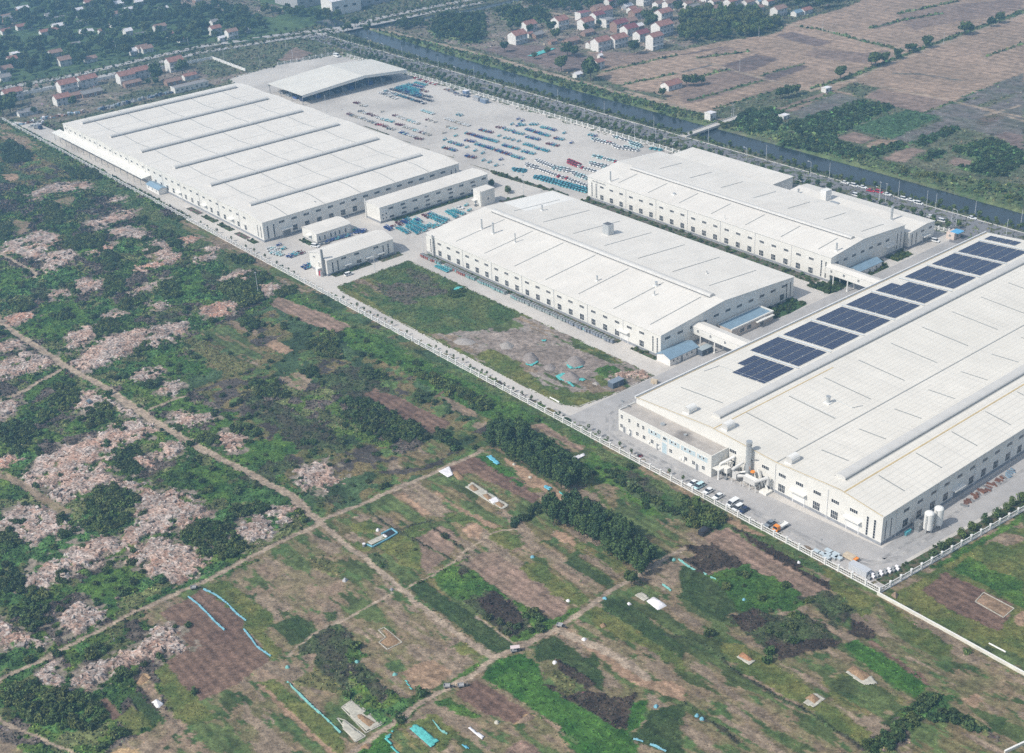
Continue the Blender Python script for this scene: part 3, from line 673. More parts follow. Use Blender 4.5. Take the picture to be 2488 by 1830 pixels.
def classify(X, Y, default):
    cid = np.full(X.shape, CN.index(default), np.int16)
    hid = np.full(X.shape, -1, np.int16)
    hh = np.zeros(X.shape)
    n1, n2 = fbm(X, Y, 5, 1)-.5, fbm(X, Y, 5, 2)-.5
    n3, n4 = vnoise(X, Y, 1.4, 3)-.5, vnoise(X, Y, 1.4, 4)-.5
    far = np.hypot(X, Y) > 560
    for c, pl, wob in POLY:
        xs = [p[0] for p in pl]; ys = [p[1] for p in pl]
        b = (X > min(xs)-4) & (X < max(xs)+4) & (Y > min(ys)-4) & (Y < max(ys)+4)
        if not b.any(): continue
        i = np.where(b)
        k = inside(X[i]+wob*3.4*n1[i]+(.5+.9*wob)*n3[i], Y[i]+wob*3.4*n2[i]+(.5+.9*wob)*n4[i], pl)
        cid[i[0][k]] = CN.index(c)
    for hi, (c, pl, hgt) in enumerate(HEAPS):
        xs = [p[0] for p in pl]; ys = [p[1] for p in pl]
        b = (X > min(xs)-4) & (X < max(xs)+4) & (Y > min(ys)-4) & (Y < max(ys)+4)
        if not b.any(): continue
        i = np.where(b)[0]
        wx, wy = X[i]+7*n1[i]+3.0*n3[i], Y[i]+7*n2[i]+3.0*n4[i]
        k = inside(wx, wy, pl)
        d = segdist(wx, wy, pl+[pl[0]])
        k &= ~((fbm(X[i], Y[i], 4.5, 61) > .70) | ((d < 1.6) & (vnoise(X[i], Y[i], 1.6, 62) > .66)))
        ring = ~k & (d < 3.6) & (vnoise(X[i], Y[i], 2.6, 63)+.35*vnoise(X[i], Y[i], .9, 64) > .62+.1*d) & (hid[i] < 0)
        cid[i[ring]] = CN.index('dust')
        j = i[k]
        cid[j] = CN.index(c); hid[j] = hi
        hh[j] = .5*hgt*np.clip(d[k]/2.0, 0, 1)**.7*(.35+.9*fbm(X[j], Y[j], 4, 9))
    for pt_ in PATHS:
        wd, pl = pt_[:2]; pc = pt_[2] if len(pt_) > 2 else 'path'
        xs = [p[0] for p in pl]; ys = [p[1] for p in pl]
        b = (X > min(xs)-6) & (X < max(xs)+6) & (Y > min(ys)-6) & (Y < max(ys)+6)
        if not b.any(): continue
        i = np.where(b)[0]
        k = segdist(X[i]+1.6*n1[i], Y[i]+1.6*n2[i], pl) < wd/2+.6*n3[i]+(.5 if pl[0][0] < -600 and pl[0][1] > 500 else 0)
        cid[i[k]] = CN.index(pc); hid[i[k]] = -1; hh[i[k]] = 0
    return cid, hid, hh

TUFT = []   # (x, y, z, size, colour)
def land_block(x0, x1, y0, y1, step, default, maskfn, base=0.0, tufts=True):
    xs = np.arange(x0, x1+step/2, step); ys = np.arange(y0, y1+step/2, step)
    GX, GY = np.meshgrid(xs, ys, indexing='ij')
    jx = (RNG.random(GX.shape)-.5)*step*.5; jy = (RNG.random(GX.shape)-.5)*step*.5
    GX = GX+jx; GY = GY+jy
    nx, ny = GX.shape
    keep = maskfn(GX.ravel(), GY.ravel()).reshape(nx, ny)
    q = keep[:-1, :-1] | keep[1:, :-1] | keep[:-1, 1:] | keep[1:, 1:]
    need = np.zeros((nx, ny), bool)
    need[:-1, :-1] |= q; need[1:, :-1] |= q; need[:-1, 1:] |= q; need[1:, 1:] |= q
    idx = np.full((nx, ny), -1, np.int64); idx[need] = np.arange(need.sum())
    X, Y = GX[need], GY[need]
    cid, hid, hh = classify(X, Y, default)
    Z = np.full(X.shape, base)+hh; C = np.zeros((len(X), 3))
    big = fbm(X, Y, 60, 21); fine = RNG.random(len(X)); mid = vnoise(X, Y, 1.3, 31)
    for k, cn in enumerate(CN):
        m = cid == k
        if not m.any(): continue
        g, ca, cb, ps, bh, bs, td, ts = CL[cn]
        x, y = X[m], Y[m]
        t = np.clip((fbm(x, y, ps, 41+k, 4)-.5)*3.2+.5, 0, 1)[:, None]
        c = np.array(ca)*(1-t)+np.array(cb)*t
        v = (.42+.62*mid[m]+.52*fine[m])
        if g == 'field' and cn.startswith(('soil', 'fallow', 'crop', 'tan', 'brown', 'grey', 'green')):   # furrows
            per = 2.8 if step < 1 else 9.0
            v = v*(1+(.17 if cn in ('soil_dark', 'crop_dark', 'crop_bright', 'soil_pink', 'fallow2') else .09)*np.sin(2*np.pi*(y+(0 if cn.startswith('crop') else .6)*vnoise(x, y, 9, 5))/per))*(.9+.2*fbm(x*.15, y, 3, 6))
        if cn in ('fallow', 'fallow2', 'soil_sparse', 'weeds2', 'lotsoil'):
            s = fbm(x*.28, y*1.1, 5, 71, 4)[:, None]; s2 = fbm(x*.45, y, 2.4, 72, 3)[:, None]
            k_ = {'soil_sparse': .04, 'lotsoil': .07}.get(cn, 0)
            c = np.where(s > .585+k_, np.array((.075, .10, .036))*(.75+.6*t), c)
            c = np.where((s2 > .655+k_), np.array((.055, .088, .03))*(.8+.6*t), c)
            c = np.where((s < .40), np.array((.215, .165, .118))*(.85+.3*t), c)
        if cn in ('rough',):
            s = fbm(x, y, 14, 77, 3)[:, None]; s2 = fbm(x, y, 7, 78, 3)[:, None]
            c = np.where(s > .56, np.array((.045, .075, .032))*(.7+.8*t), c)
            c = np.where((s < .42) & (s2 < .5), np.array((.06, .05, .043))*(.8+.6*t), c)
            c = np.where((s2 > .6) & (s < .56), np.array((.08, .125, .04))*(.8+.5*t), c)
        if cn == 'scrub':
            s = fbm(x, y, 16, 81, 3)[:, None]; s2 = fbm(x, y, 8, 82, 3)[:, None]
            c = np.where(s > .57, np.array((.05, .105, .03))*(.75+.7*t), c)
            c = np.where((s < .41), np.array((.085, .07, .058))*(.8+.7*t), c)
            c = np.where((s2 > .63), np.array((.11, .125, .05))*(.8+.5*t), c)
        if g == 'rubble':
            s = vnoise(x, y, 1.0, 91); s2 = fine[m]
            c = np.where((s2 > .93)[:, None], np.array((.43, .40, .37)), c)
            c = np.where((s2 < .12)[:, None], np.array((.13, .115, .10)), c)
            c = np.where(((s > .72) & (s2 > .3))[:, None], np.array((.30, .20, .16)), c)
            c = c*np.where(fbm(x, y, 7, 66)[:, None] > .56, np.array((1.05, .95, .89)), 1.0)*np.where(fbm(x, y, 6, 67)[:, None] < .42, .8, 1.0)
            Z[m] += .5*fine[m]*np.minimum(1, hh[m]*2)+.7*np.maximum(0, vnoise(x, y, 2.2, 68)-.5)
        C[m] = c*v[:, None]*(.86+.28*big[m])[:, None]
        Z[m] += bh*np.maximum(0, (fbm(x, y, bs, 51+k, 3)-.36))*1.9*(0 if g == 'rubble' else 1)
        if tufts and td:
            m = m & (np.minimum(segdist(X, Y, RIVER)-11.5, segdist(X, Y, CANAL)-8.2) > 0)
            n = int(m.sum()*step*step*td*1.7)
            if n:
                j = RNG.choice(np.where(m)[0], n, replace=True)
                yj = Y[j]+(RNG.random(len(j))-.5)*step
                if cn.startswith('crop'): yj = np.round((yj-.7)/2.8)*2.8+.7+RNG.normal(0, .42, len(j))     # sown in rows
                TUFT.append((X[j]+(RNG.random(len(j))-.5)*step, yj, Z[j], np.full(len(j), ts), C[j]))
    # river channel
    d = segdist(X, Y, RIVER)
    rv = np.clip((11.2-d)/3.0, 0, 1)*2.4
    dc = segdist(X, Y, CANAL); rv = np.maximum(rv, np.clip((8.0-dc)/3.0, 0, 1)*2.4)
    Z = np.where(rv > 0, np.minimum(Z, .3)-rv, Z)
    f = np.stack([idx[:-1, :-1][q], idx[1:, :-1][q], idx[1:, 1:][q], idx[:-1, 1:][q]], -1)
    V = np.stack([X, Y, Z], -1)
    fc = cid[f[:, 0]]; fh = hid[f[:, 0]]
    gnames = [CL[c][0] for c in CN]
    gi = np.array([sorted(set(gnames)).index(n) for n in gnames])
    key = np.where(fh >= 0, 1000+fh, gi[fc])
    out = {}
    for k in np.unique(key):
        out[('heap', int(k)-1000) if k >= 1000 else ('grp', sorted(set(gnames))[k])] = (V, f[key == k], C)
    return out
BLK = {}
def add_block(o):
    for k, (V, f, C) in o.items():
        u, inv = np.unique(f, return_inverse=True)
        BLK.setdefault(k, []).append((V[u], inv.reshape(f.shape), C[u]))
_yard_in = [(x*.998-.9, 416+(y-416)*.985) for x, y in YARD]
def near_mask(X, Y): return frustum(X, Y, 32) & ~inside(X, Y, _yard_in) & (((Y < 291) & (X > -640)) | (X > -186))
def mid_mask(X, Y): return frustum(X, Y, 40) & ~inside(X, Y, _yard_in) & (Y < 305) & (X <= -639.5)
def far_mask(X, Y): return frustum(X, Y, 60) & ~inside(X, Y, _yard_in) & ~(((Y < 291) & (X > -640)) | ((X > -186) & (Y < 420))) & ~((Y < 304.5) & (X > -1000))
add_block(land_block(-640, -90, 10, 430, .55, 'fallow', near_mask))
add_block(land_block(-1000, -639.5, 100, 305, .9, 'scrub', mid_mask))
add_block(land_block(-1460, -60, 240, 1160, 1.8, 'verge', far_mask))
add_block(land_block(-503, -331, 292, 338, .5, 'weeds', lambda X, Y: inside(X, Y, LOT), base=.16))
LCG = {'field': ('field', 'structure'), 'undergrowth': ('undergrowth', 'stuff'), 'grass': ('grass', 'stuff'), 'dirt_path': ('dirt_path', 'structure'), 'rough_ground': ('bare_ground', 'structure'), 'rubble': ('rubble', 'stuff')}
HEAPOBJ = {}
for k, lst in BLK.items():
    off = 0; Vs, Fs, Cs = [], [], []
    for V, f, C in lst:
        Vs.append(V); Fs.append(f+off); Cs.append(C); off += len(V)
    if k[0] == 'grp':
        nm, kd = LCG[k[1]]
        o = link(nm, np_mesh(nm, np.concatenate(Vs), np.concatenate(Fs), [M_GROUND], np.concatenate(Cs), smooth=k[1] != 'undergrowth'))
        o['kind'] = kd
        if kd == 'stuff': o['label'] = {'undergrowth': 'tangled green and brown undergrowth between heaps, tracks and fields', 'grass': 'weedy olive green grass on verges and plots', 'rubble': 'scattered crumbs of masonry'}[nm]
    else:
        V = np.concatenate(Vs); F = np.concatenate(Fs); C = np.concatenate(Cs)
        HEAPOBJ[k[1]] = (V, F, C)
BLK.clear()

# broken slabs and bricks strewn over each rubble heap (one mesh per heap)
def chunk_arrays(X, Y, Z, sx, sy, sz, yaw, tilt, col):
    n = len(X)
    b = np.array([(-1,-1,-1),(1,-1,-1),(1,1,-1),(-1,1,-1),(-1,-1,1),(1,-1,1),(1,1,1),(-1,1,1)], float)*.5
    v = b[None]*np.stack([sx, sy, sz], -1)[:, None, :]
    ct, st = np.cos(tilt)[:, None], np.sin(tilt)[:, None]
    x, y, z = v[..., 0], v[..., 1]*ct-v[..., 2]*st, v[..., 1]*st+v[..., 2]*ct
    cy, sy_ = np.cos(yaw)[:, None], np.sin(yaw)[:, None]
    v = np.stack([x*cy-y*sy_+X[:, None], x*sy_+y*cy+Y[:, None], z+Z[:, None]], -1).reshape(-1, 3)
    f = np.array([(0,3,2,1),(4,5,6,7),(0,1,5,4),(1,2,6,5),(2,3,7,6),(3,0,4,7)])
    return v, (f[None]+8*np.arange(n)[:, None, None]).reshape(-1, 4), np.repeat(col, 8, 0)
_cen = {}
for hi, (V, F, C) in HEAPOBJ.items():
    c, pl, hg = HEAPS[hi]
    n = int(len(V)*.3*(.55 if V[:, 0].max() > -640 else 1.6)*1.9)
    j = RNG.integers(0, len(V), n)
    far = V[j, 0] < -640
    s = RNG.gamma(1.3, .17, n)+.11
    kind = RNG.random(n)
    pal = np.array([(.40,.345,.31),(.34,.285,.25),(.33,.23,.185),(.36,.285,.235),(.45,.41,.375),(.25,.215,.19)])
    if c == 'redrub': pal = np.array([(.37,.25,.195),(.37,.285,.235),(.33,.215,.165),(.37,.31,.27),(.52,.48,.44),(.22,.17,.145)])
    pick = RNG.choice(6, n, p=[.32,.24,.11,.17,.08,.08])
    tp = fbm(V[j, 0], V[j, 1], 7, 66)[:, None]; tq = fbm(V[j, 0], V[j, 1], 6, 67)[:, None]
    col = pal[pick]*(.86+.46*RNG.random((n, 1)))*np.where(tp > .56, np.array((1.05, .95, .89)), np.where(tp < .43, np.array((.92, .93, .95)), 1.0))*np.where(tq < .42, .8, 1.0)
    v, f, cc = chunk_arrays(V[j, 0]+RNG.normal(0, .3, n), V[j, 1]+RNG.normal(0, .3, n), V[j, 2]+.10*s, s*(.7+.9*RNG.random(n)), s*(.5+.6*RNG.random(n)), s*(.18+.35*RNG.random(n)), RNG.random(n)*6.28, RNG.normal(0, .4, n), col)
    ctr = V.mean(0); _cen[hi] = ctr
    Va = np.concatenate([V, v])-np.array([ctr[0], ctr[1], 0]); Fa = np.concatenate([F, f+len(V)])
    o = link('rubble_heap', np_mesh('rubble_heap', Va, Fa, [M_RUB], np.concatenate([C, cc])), (ctr[0], ctr[1], 0))
    HEAPOBJ[hi] = (o, len(V), c)
def zone_of(x, y):
    if x > -340 and y > 290: return 'behind the dark container'
    ref = TRACKS[0][1]+TRACKS[1][1]
    best = min(range(len(ref)-1), key=lambda i: abs((ref[i][0]+ref[i+1][0])/2-x))
    yy = np.interp(x, [p[0] for p in ref], [p[1] for p in ref])
    if y > yy: return 'between dirt road and white fence'
    ref = TRACKS[2][1]; yy2 = np.interp(x, [p[0] for p in ref], [p[1] for p in ref])
    if y > yy2: return 'left of the wide dirt road'
    return 'below the crossing track'
_by = {}
for hi in _cen: _by.setdefault(zone_of(_cen[hi][0], _cen[hi][1]), []).append(hi)
for zn, l in _by.items():
    l.sort(key=lambda i: _cen[i][0])
    for n_, hi in enumerate(l):
        o, nv, c = HEAPOBJ[hi]
        sz = 'huge' if nv > 1500 else 'broad' if nv > 700 else 'middling' if nv > 350 else 'small'
        cn = 'brick red' if c == 'redrub' else 'pinkish grey'
        where = zn if len(l) == 1 else '%s from the near end, %s' % (ordn(len(l)-n_), zn)
        tag(o, '%s %s rubble heap, %s' % (sz, cn, where), 'rubble heap', 'heaps of demolition rubble')

# leafy tufts over the undergrowth, grass and crops
tx, ty, tz, ts = (np.concatenate([t[i] for t in TUFT]) for i in range(4)); tcol = np.concatenate([t[4] for t in TUFT])
d_ = np.hypot(tx, ty)
ts = ts*(1+np.clip((d_-450)/500, 0, 1.6))
def leaf_quads(x, y, z, s, col, up=.55, jit=.35):
    n = len(x)
    a = RNG.random(n)*6.283
    nz = np.clip(RNG.normal(up, .3, n), -.2, 1); h = np.sqrt(np.clip(1-nz*nz, 0, 1))
    N = np.stack([np.cos(a)*h, np.sin(a)*h, nz], -1)
    U = np.cross(N, RNG.normal(size=(n, 3))); U /= np.linalg.norm(U, axis=1)[:, None]+1e-9
    W = np.cross(N, U)
    P = np.stack([x, y, z], -1)
    r = (s*(.35+.4*RNG.random(n)))[:, None]; q = (s*(.3+.3*RNG.random(n)))[:, None]
    V = np.stack([P-U*r-W*q*.4, P+U*r*.3-W*q, P+U*r+W*q*.4, P-U*r*.3+W*q], 1).reshape(-1, 3)
    F = np.arange(4*n).reshape(n, 4)
    c = col*(1+jit*(RNG.random((n, 1))*2-1))*(1+.12*RNG.normal(size=(n, 3)))
    return V, F, np.repeat(c, 4, 0)
V, F, C = leaf_quads(tx, ty, tz+ts*.25*RNG.random(len(ts)), ts, tcol*1.1, jit=.5)
o = link('weeds', np_mesh('weeds', V, F, [M_TUFT], C)); tag(o, 'low leafy weeds and crop tufts covering the plots', kind='stuff')
print('tufts', len(tx))

# scattered small bushes over the scrub are planted below, once the plant shapes exist
_bx = RNG.uniform(-760, -180, 9000); _by2 = RNG.uniform(60, 283, 9000)
_ok = frustum(_bx, _by2, 20); _bx, _by2 = _bx[_ok], _by2[_ok]
_bc, _bh, _ = classify(_bx, _by2, 'fallow')
_sel = np.isin(_bc, [CN.index(c) for c in ('scrub', 'lush', 'rough', 'deadmix', 'dust')]) | (np.isin(_bc, [CN.index('rubble'), CN.index('weeds')]) & (RNG.random(len(_bx)) < .08))
BUSHES = list(zip(_bx[_sel], _by2[_sel]))[:1500]
# base sheet to the horizon, water
b = MB(); b.poly([(-5200, -1500, -3.2), (1800, -1500, -3.2), (1800, 5200, -3.2), (-5200, 5200, -3.2)], mat('distant land', (.12, .125, .08), .95, .1, nscale=.02, namp=.3, col2=(.24, .19, .15), n2=(.006, .45, .55)))
tag(b.build('ground'), kind='structure')
def strip(name, pl, wd, z, m, kind='structure', th=0.0):
    b = MB(); n = len(pl); L = []; Rr = []
    for i in range(n):
        a = Vector(pl[max(i-1, 0)]); c = Vector(pl[min(i+1, n-1)]); t = (c-a).normalized(); nn = Vector((-t.y, t.x))
        L.append(Vector(pl[i])+nn*wd/2); Rr.append(Vector(pl[i])-nn*wd/2)
    for i in range(n-1):
        b.poly([(*Rr[i], z), (*Rr[i+1], z), (*L[i+1], z), (*L[i], z)], m)
        if th:
            b.poly([(*L[i], z), (*L[i+1], z), (*L[i+1], z-th), (*L[i], z-th)], m)
            b.poly([(*Rr[i+1], z), (*Rr[i], z), (*Rr[i], z-th), (*Rr[i+1], z-th)], m)
    o = b.build(name)
    return tag(o, kind=kind)
strip('river_water', RIVER, 24, -1.0, M_WATER)
strip('canal_water', CANAL, 17, -1.40, M_WATER)
# ------------------------------------------------------------------ works yard, roads
b = MB(); b.prism(YARD, -.5, .06, M_CONC); tag(b.build('factory_yard'), kind='structure')
b = MB()
b.prism([(-331.5, 287.6), (-185, 287.6), (-184, 304.6), (-198, 304.6), (-311, 297.5), (-312, 306), (-312, 545), (-331.5, 545)], .061, .066, M_CONC2, bottom=False)
b.prism([(-198, 304.7), (-189.2, 304.7), (-172, 545), (-198, 545)], .061, .066, M_CONC2, bottom=False)
tag(b.build('yard_road'), kind='structure')
b = MB(); b.prism([(-330, 537.5), (-300, 545), (-166, 545), (-166, 550), (-100, 556), (-100, 571.5), (-960, 571.5), (-960, 556), (-345, 556), (-336, 546.5)], -.4, .09, M_ASPH); tag(b.build('riverside_road'), kind='structure')
b = MB(); b.box(-960, -100, 571.5, 572.1, -.4, .26, M_KERB); tag(b.build('road_kerb'), kind='structure')
HW = pts('TL', '-700,690 0,583 500,495 900,401 1300,311 1800,237 2246,183')+pts('TM', '300,108 600,45 900,-12 1300,-90')
strip('highway', HW, 8.5, .22, M_CONC2, th=.4)
HW2 = pts('TL', '-700,745 0,630 500,545 900,447 1300,350 1800,268 2246,205')+pts('TM', '300,142 620,75 940,15')
strip('highway_lane', HW2, 7.0, .2, M_CONC2, th=.4)
strip('side_road', pts('TM', '-260,250 -60,215 130,160 200,150'), 9, .24, M_CONC2, th=.4)
def worn(pl, wd): return strip('tyre_marks', pl, wd, .075, M_TYRE)
M_TYRE = mat('tyre worn concrete', (.27, .265, .265), .9, .1, nscale=.5, namp=.2, col2=(.40, .385, .37), n2=(.22, .42, .62))
for wd, pl in ((1.5, [(-321, 330), (-321, 312), (-319, 303), (-312, 294.5), (-300, 292.2), (-240, 291.6), (-206, 292.2), (-196, 296), (-191.6, 304), (-191, 330)]), (1.2, [(-324, 330), (-324, 310), (-321, 300), (-313, 292.4), (-300, 290.2), (-240, 289.9), (-205, 290.6), (-195, 294.4), (-190.8, 303)]), (1.3, [(-340, 289.5), (-326, 290), (-320, 292)]), (1.2, [(-194.4, 300), (-193.6, 340), (-192, 420)])): worn(pl, wd)
for x, y in ((-290, 292), (-262.5, 293.5), (-247, 293.6), (-232, 292.6), (-214, 294.4), (-194, 291.6), (-190.6, 331)):
    b = MB(); b.tube((x, y, .05), (x, y, .085), .42, .42, M_GREYM, 10); tag(b.build('manhole_cover'), kind='structure')
# thin kerbs round the empty lot
b = MB()
for (x0, y0), (x1, y1) in zip(LOT, LOT[1:]+LOT[:1]):
    d = Vector((x1-x0, y1-y0)).normalized(); n = Vector((-d.y, d.x))*.14
    p, q = Vector((x0, y0)), Vector((x1, y1))
    b.prism([tuple(p+n), tuple(p-n), tuple(q-n), tuple(q+n)], .062, .22, M_KERB)
tag(b.build('lot_kerb'), kind='structure')

# ------------------------------------------------------------------ windows, doors (meshes shared by copies)
_wcache = {}
def win_mesh(w_, h_, nx, ny, gl=None):
    k = (w_, h_, nx, ny, gl.name if gl else '')
    if k not in _wcache:
        b = MB(); t = .05; gl = gl or M_GLASS
        b.box(-w_/2-.09, w_/2+.09, -.06, .02, -h_/2-.09, h_/2+.09, M_WHITE)
        for i in range(nx):
            for j in range(ny):
                x0 = -w_/2+w_*i/nx+t; x1 = -w_/2+w_*(i+1)/nx-t; z0 = -h_/2+h_*j/ny+t*.8; z1 = -h_/2+h_*(j+1)/ny-t*.8
                b.poly([(x0, -.065, z0), (x1, -.065, z0), (x1, -.065, z1), (x0, -.065, z1)], gl)
        o = b.build('window'); _wcache[k] = o.data; bpy.data.objects.remove(o)
    return _wcache[k]
FROT = {'-Y': 0.0, '+X': math.pi/2, '+Y': math.pi, '-X': -math.pi/2}
def put(t, name, me, x, y, z, face):
    o = bpy.data.objects.new(name, me); COL.objects.link(o); o.parent = t
    o.location = (x-t.location.x, y-t.location.y, z-t.location.z); o.rotation_euler = (0, 0, FROT[face])
    return o
def window(t, x, y, z, face, w_=3.0, h_=1.25, nx=4, ny=1, gl=None, name='window'):
    return put(t, name, win_mesh(w_, h_, nx, ny, gl), x, y, z, face)
_dcache = {}
def door(t, x, y, face, w_=4.2, h_=4.4, canopy=True, m=None):
    k = (w_, h_, m.name if m else '')
    if k not in _dcache:
        b = MB(); b.box(-w_/2, w_/2, -.10, .02, 0, h_, m or M_WHITE)
        b.box(-w_/2-.25, -w_/2, -.14, .02, 0, h_+.2, M_FRAME); b.box(w_/2, w_/2+.25, -.14, .02, 0, h_+.2, M_FRAME)
        o = b.build('roller_door'); c = MB(); c.box(-w_/2-1, w_/2+1, -1.7, -.02, h_+.45, h_+.75, M_WHITE); c.box(-w_/2-1, w_/2+1, -1.75, -1.702, h_+.3, h_+.8, M_CREAM)
        o2 = c.build('door_canopy'); _dcache[k] = (o.data, o2.data); bpy.data.objects.remove(o); bpy.data.objects.remove(o2)
    put(t, 'roller_door', _dcache[k][0], x, y, .06, face)
    if canopy: put(t, 'door_canopy', _dcache[k][1], x, y, .06, face)

# ------------------------------------------------------------------ halls
def zat(prof, u):
    return float(np.interp(u, [p[0] for p in prof], [p[1] for p in prof]))
class Hall:
    def __init__(s, name, label, cat, x0, x1, y0, y1, prof, axis, roofmat, wallmat=M_CREAM, over=.35, plinth=1.1, trim=M_WHITE, openb=False):
        s.x0, s.x1, s.y0, s.y1, s.prof, s.axis = x0, x1, y0, y1, prof, axis
        s.t = thing(name, label, cat, (x0, y0, 0)); L = (x0, y0, 0); s.L = L
        u0, u1 = prof[0][0], prof[-1][0]; v0, v1 = (x0, x1) if axis == 'X' else (y0, y1)
        s.v0, s.v1 = v0, v1
        P = s.P
        if not openb:
            b = MB()
            b.poly([P(u0, v0, 0), P(u0, v1, 0), P(u0, v1, prof[0][1]), P(u0, v0, prof[0][1])], wallmat)
            b.poly([P(u1, v0, 0), P(u1, v1, 0), P(u1, v1, prof[-1][1]), P(u1, v0, prof[-1][1])], wallmat)
            for v in (v0, v1):
                b.poly([P(u0, v, 0), P(u1, v, 0)]+[P(u, v, z) for u, z in prof[::-1]], wallmat)
            b.build('wall', L, s.t)
        b = MB(); o = over
        for (ua, za), (ub, zb) in zip(prof[:-1], prof[1:]):
            ea = o if ua == u0 else 0; eb = o if ub == u1 else 0; k = (zb-za)/(ub-ua)
            ua2, ub2, za2, zb2 = ua-ea, ub+eb, za-k*ea+.06, zb+k*eb+.06
            b.poly([P(ua2, v0-o, za2+.2), P(ub2, v0-o, zb2+.2), P(ub2, v1+o, zb2+.2), P(ua2, v1+o, za2+.2)], roofmat)
            b.poly([P(ua2, v0-o, za2), P(ub2, v0-o, zb2), P(ub2, v1+o, zb2), P(ua2, v1+o, za2)], trim)
            for v in (v0-o, v1+o): b.poly([P(ua2, v, za2), P(ub2, v, zb2), P(ub2, v, zb2+.2), P(ua2, v, za2+.2)], trim)
            if ea: b.poly([P(ua2, v0-o, za2), P(ua2, v1+o, za2), P(ua2, v1+o, za2+.2), P(ua2, v0-o, za2+.2)], trim)
            if eb: b.poly([P(ub2, v0-o, zb2), P(ub2, v1+o, zb2), P(ub2, v1+o, zb2+.2), P(ub2, v0-o, zb2+.2)], trim)
        s.roof = b.build('roof', L, s.t)
        if plinth and not openb:
            b = MB(); p = .12
            b.box(x0-p, x1+p, y0-p, y0-.01, 0, plinth, M_PLINTH); b.box(x1+.01, x1+p, y0-.01, y1+.01, 0, plinth, M_PLINTH)
            b.box(x0-p, x0-.01, y0-.01, y1+.01, 0, plinth, M_PLINTH); b.box(x0-p, x1+p, y1+.01, y1+p, 0, plinth, M_PLINTH)
            b.build('plinth', L, s.t)
    def P(s, u, v, z): return (v, u, z) if s.axis == 'X' else (u, v, z)
    def z(s, u): return zat(s.prof, u)+.26
    def vent(s, u, va, vb, wd=2.6, hg=1.5, name='ridge_vent'):
        b = MB(); n = 7; z0 = s.z(u)-.15
        ring = [(-wd/2, 0), (-wd/2, hg*.55)]+[(wd/2*math.cos(math.pi-math.pi*i/n), hg*.55+hg*.45*math.sin(math.pi*i/n)) for i in range(1, n)]+[(wd/2, hg*.55), (wd/2, 0)]
        for (a, za), (c, zc) in zip(ring[:-1], ring[1:]):
            b.poly([s.P(u+a, va, z0+za), s.P(u+a, vb, z0+za), s.P(u+c, vb, z0+zc), s.P(u+c, va, z0+zc)], M_VENT)
        for v in (va, vb): b.poly([s.P(u+a, v, z0+za) for a, za in ring], M_VENT)
        b.build(name, s.L, s.roof)
        g = MB()
        for sg in (-1, 1):
            g.poly([s.P(u+sg*(wd/2+.02), va, z0+.02), s.P(u+sg*(wd/2+.02), vb, z0+.02), s.P(u+sg*(wd/2+.02), vb, z0+.42), s.P(u+sg*(wd/2+.02), va, z0+.42)], M_GAP)
            uu = u+sg*(wd/2+.55)
            g.poly([s.P(u+sg*(wd/2+.02), va, s.z(uu)+.01), s.P(u+sg*(wd/2+.02), vb, s.z(uu)+.01), s.P(uu, vb, s.z(uu)+.01), s.P(uu, va, s.z(uu)+.01)], M_DARKLINE)
        g.build('vent_gap', s.L, s.roof)
    def line(s, ua, ub, v, wd=.42, m=None, name='skylight_strip', hg=.10):
        b = MB(); m = m or M_DARKLINE; us = [ua]+[p[0] for p in s.prof if min(ua, ub) < p[0] < max(ua, ub)]+[ub]
        us.sort()
        for a, c in zip(us[:-1], us[1:]):
            za, zc = s.z(a), s.z(c)
            b.poly([s.P(a, v-wd/2, za+hg), s.P(c, v-wd/2, zc+hg), s.P(c, v+wd/2, zc+hg), s.P(a, v+wd/2, za+hg)], m)
            for q in (v-wd/2, v+wd/2): b.poly([s.P(a, q, za-.02), s.P(c, q, zc-.02), s.P(c, q, zc+hg), s.P(a, q, za+hg)], m)
        b.build(name, s.L, s.roof)
    def seam(s, u, va, vb, wd=.35, m=None, name='flashing_strip', hg=.06):
        b = MB(); m = m or M_YELL
        b.poly([s.P(u-wd/2, va, s.z(u-wd/2)+hg), s.P(u+wd/2, va, s.z(u+wd/2)+hg), s.P(u+wd/2, vb, s.z(u+wd/2)+hg), s.P(u-wd/2, vb, s.z(u-wd/2)+hg)], m)
        b.build(name, s.L, s.roof)
    def stack(s, x, y, hg, r, name='roof_stack'):
        u = y if s.axis == 'X' else x
        b = MB(); z0 = s.z(u)
        b.box(x-r*1.7, x+r*1.7, y-r*1.7, y+r*1.7, z0-.3, z0+.35, M_WHITE)
        b.tube((x, y, z0+.3), (x, y, z0+hg), r, r, M_GALV, 10); b.tube((x, y, z0+hg), (x, y, z0+hg+.18), r*1.25, r*1.25, M_GALV, 10)
        b.build(name, s.L, s.roof)

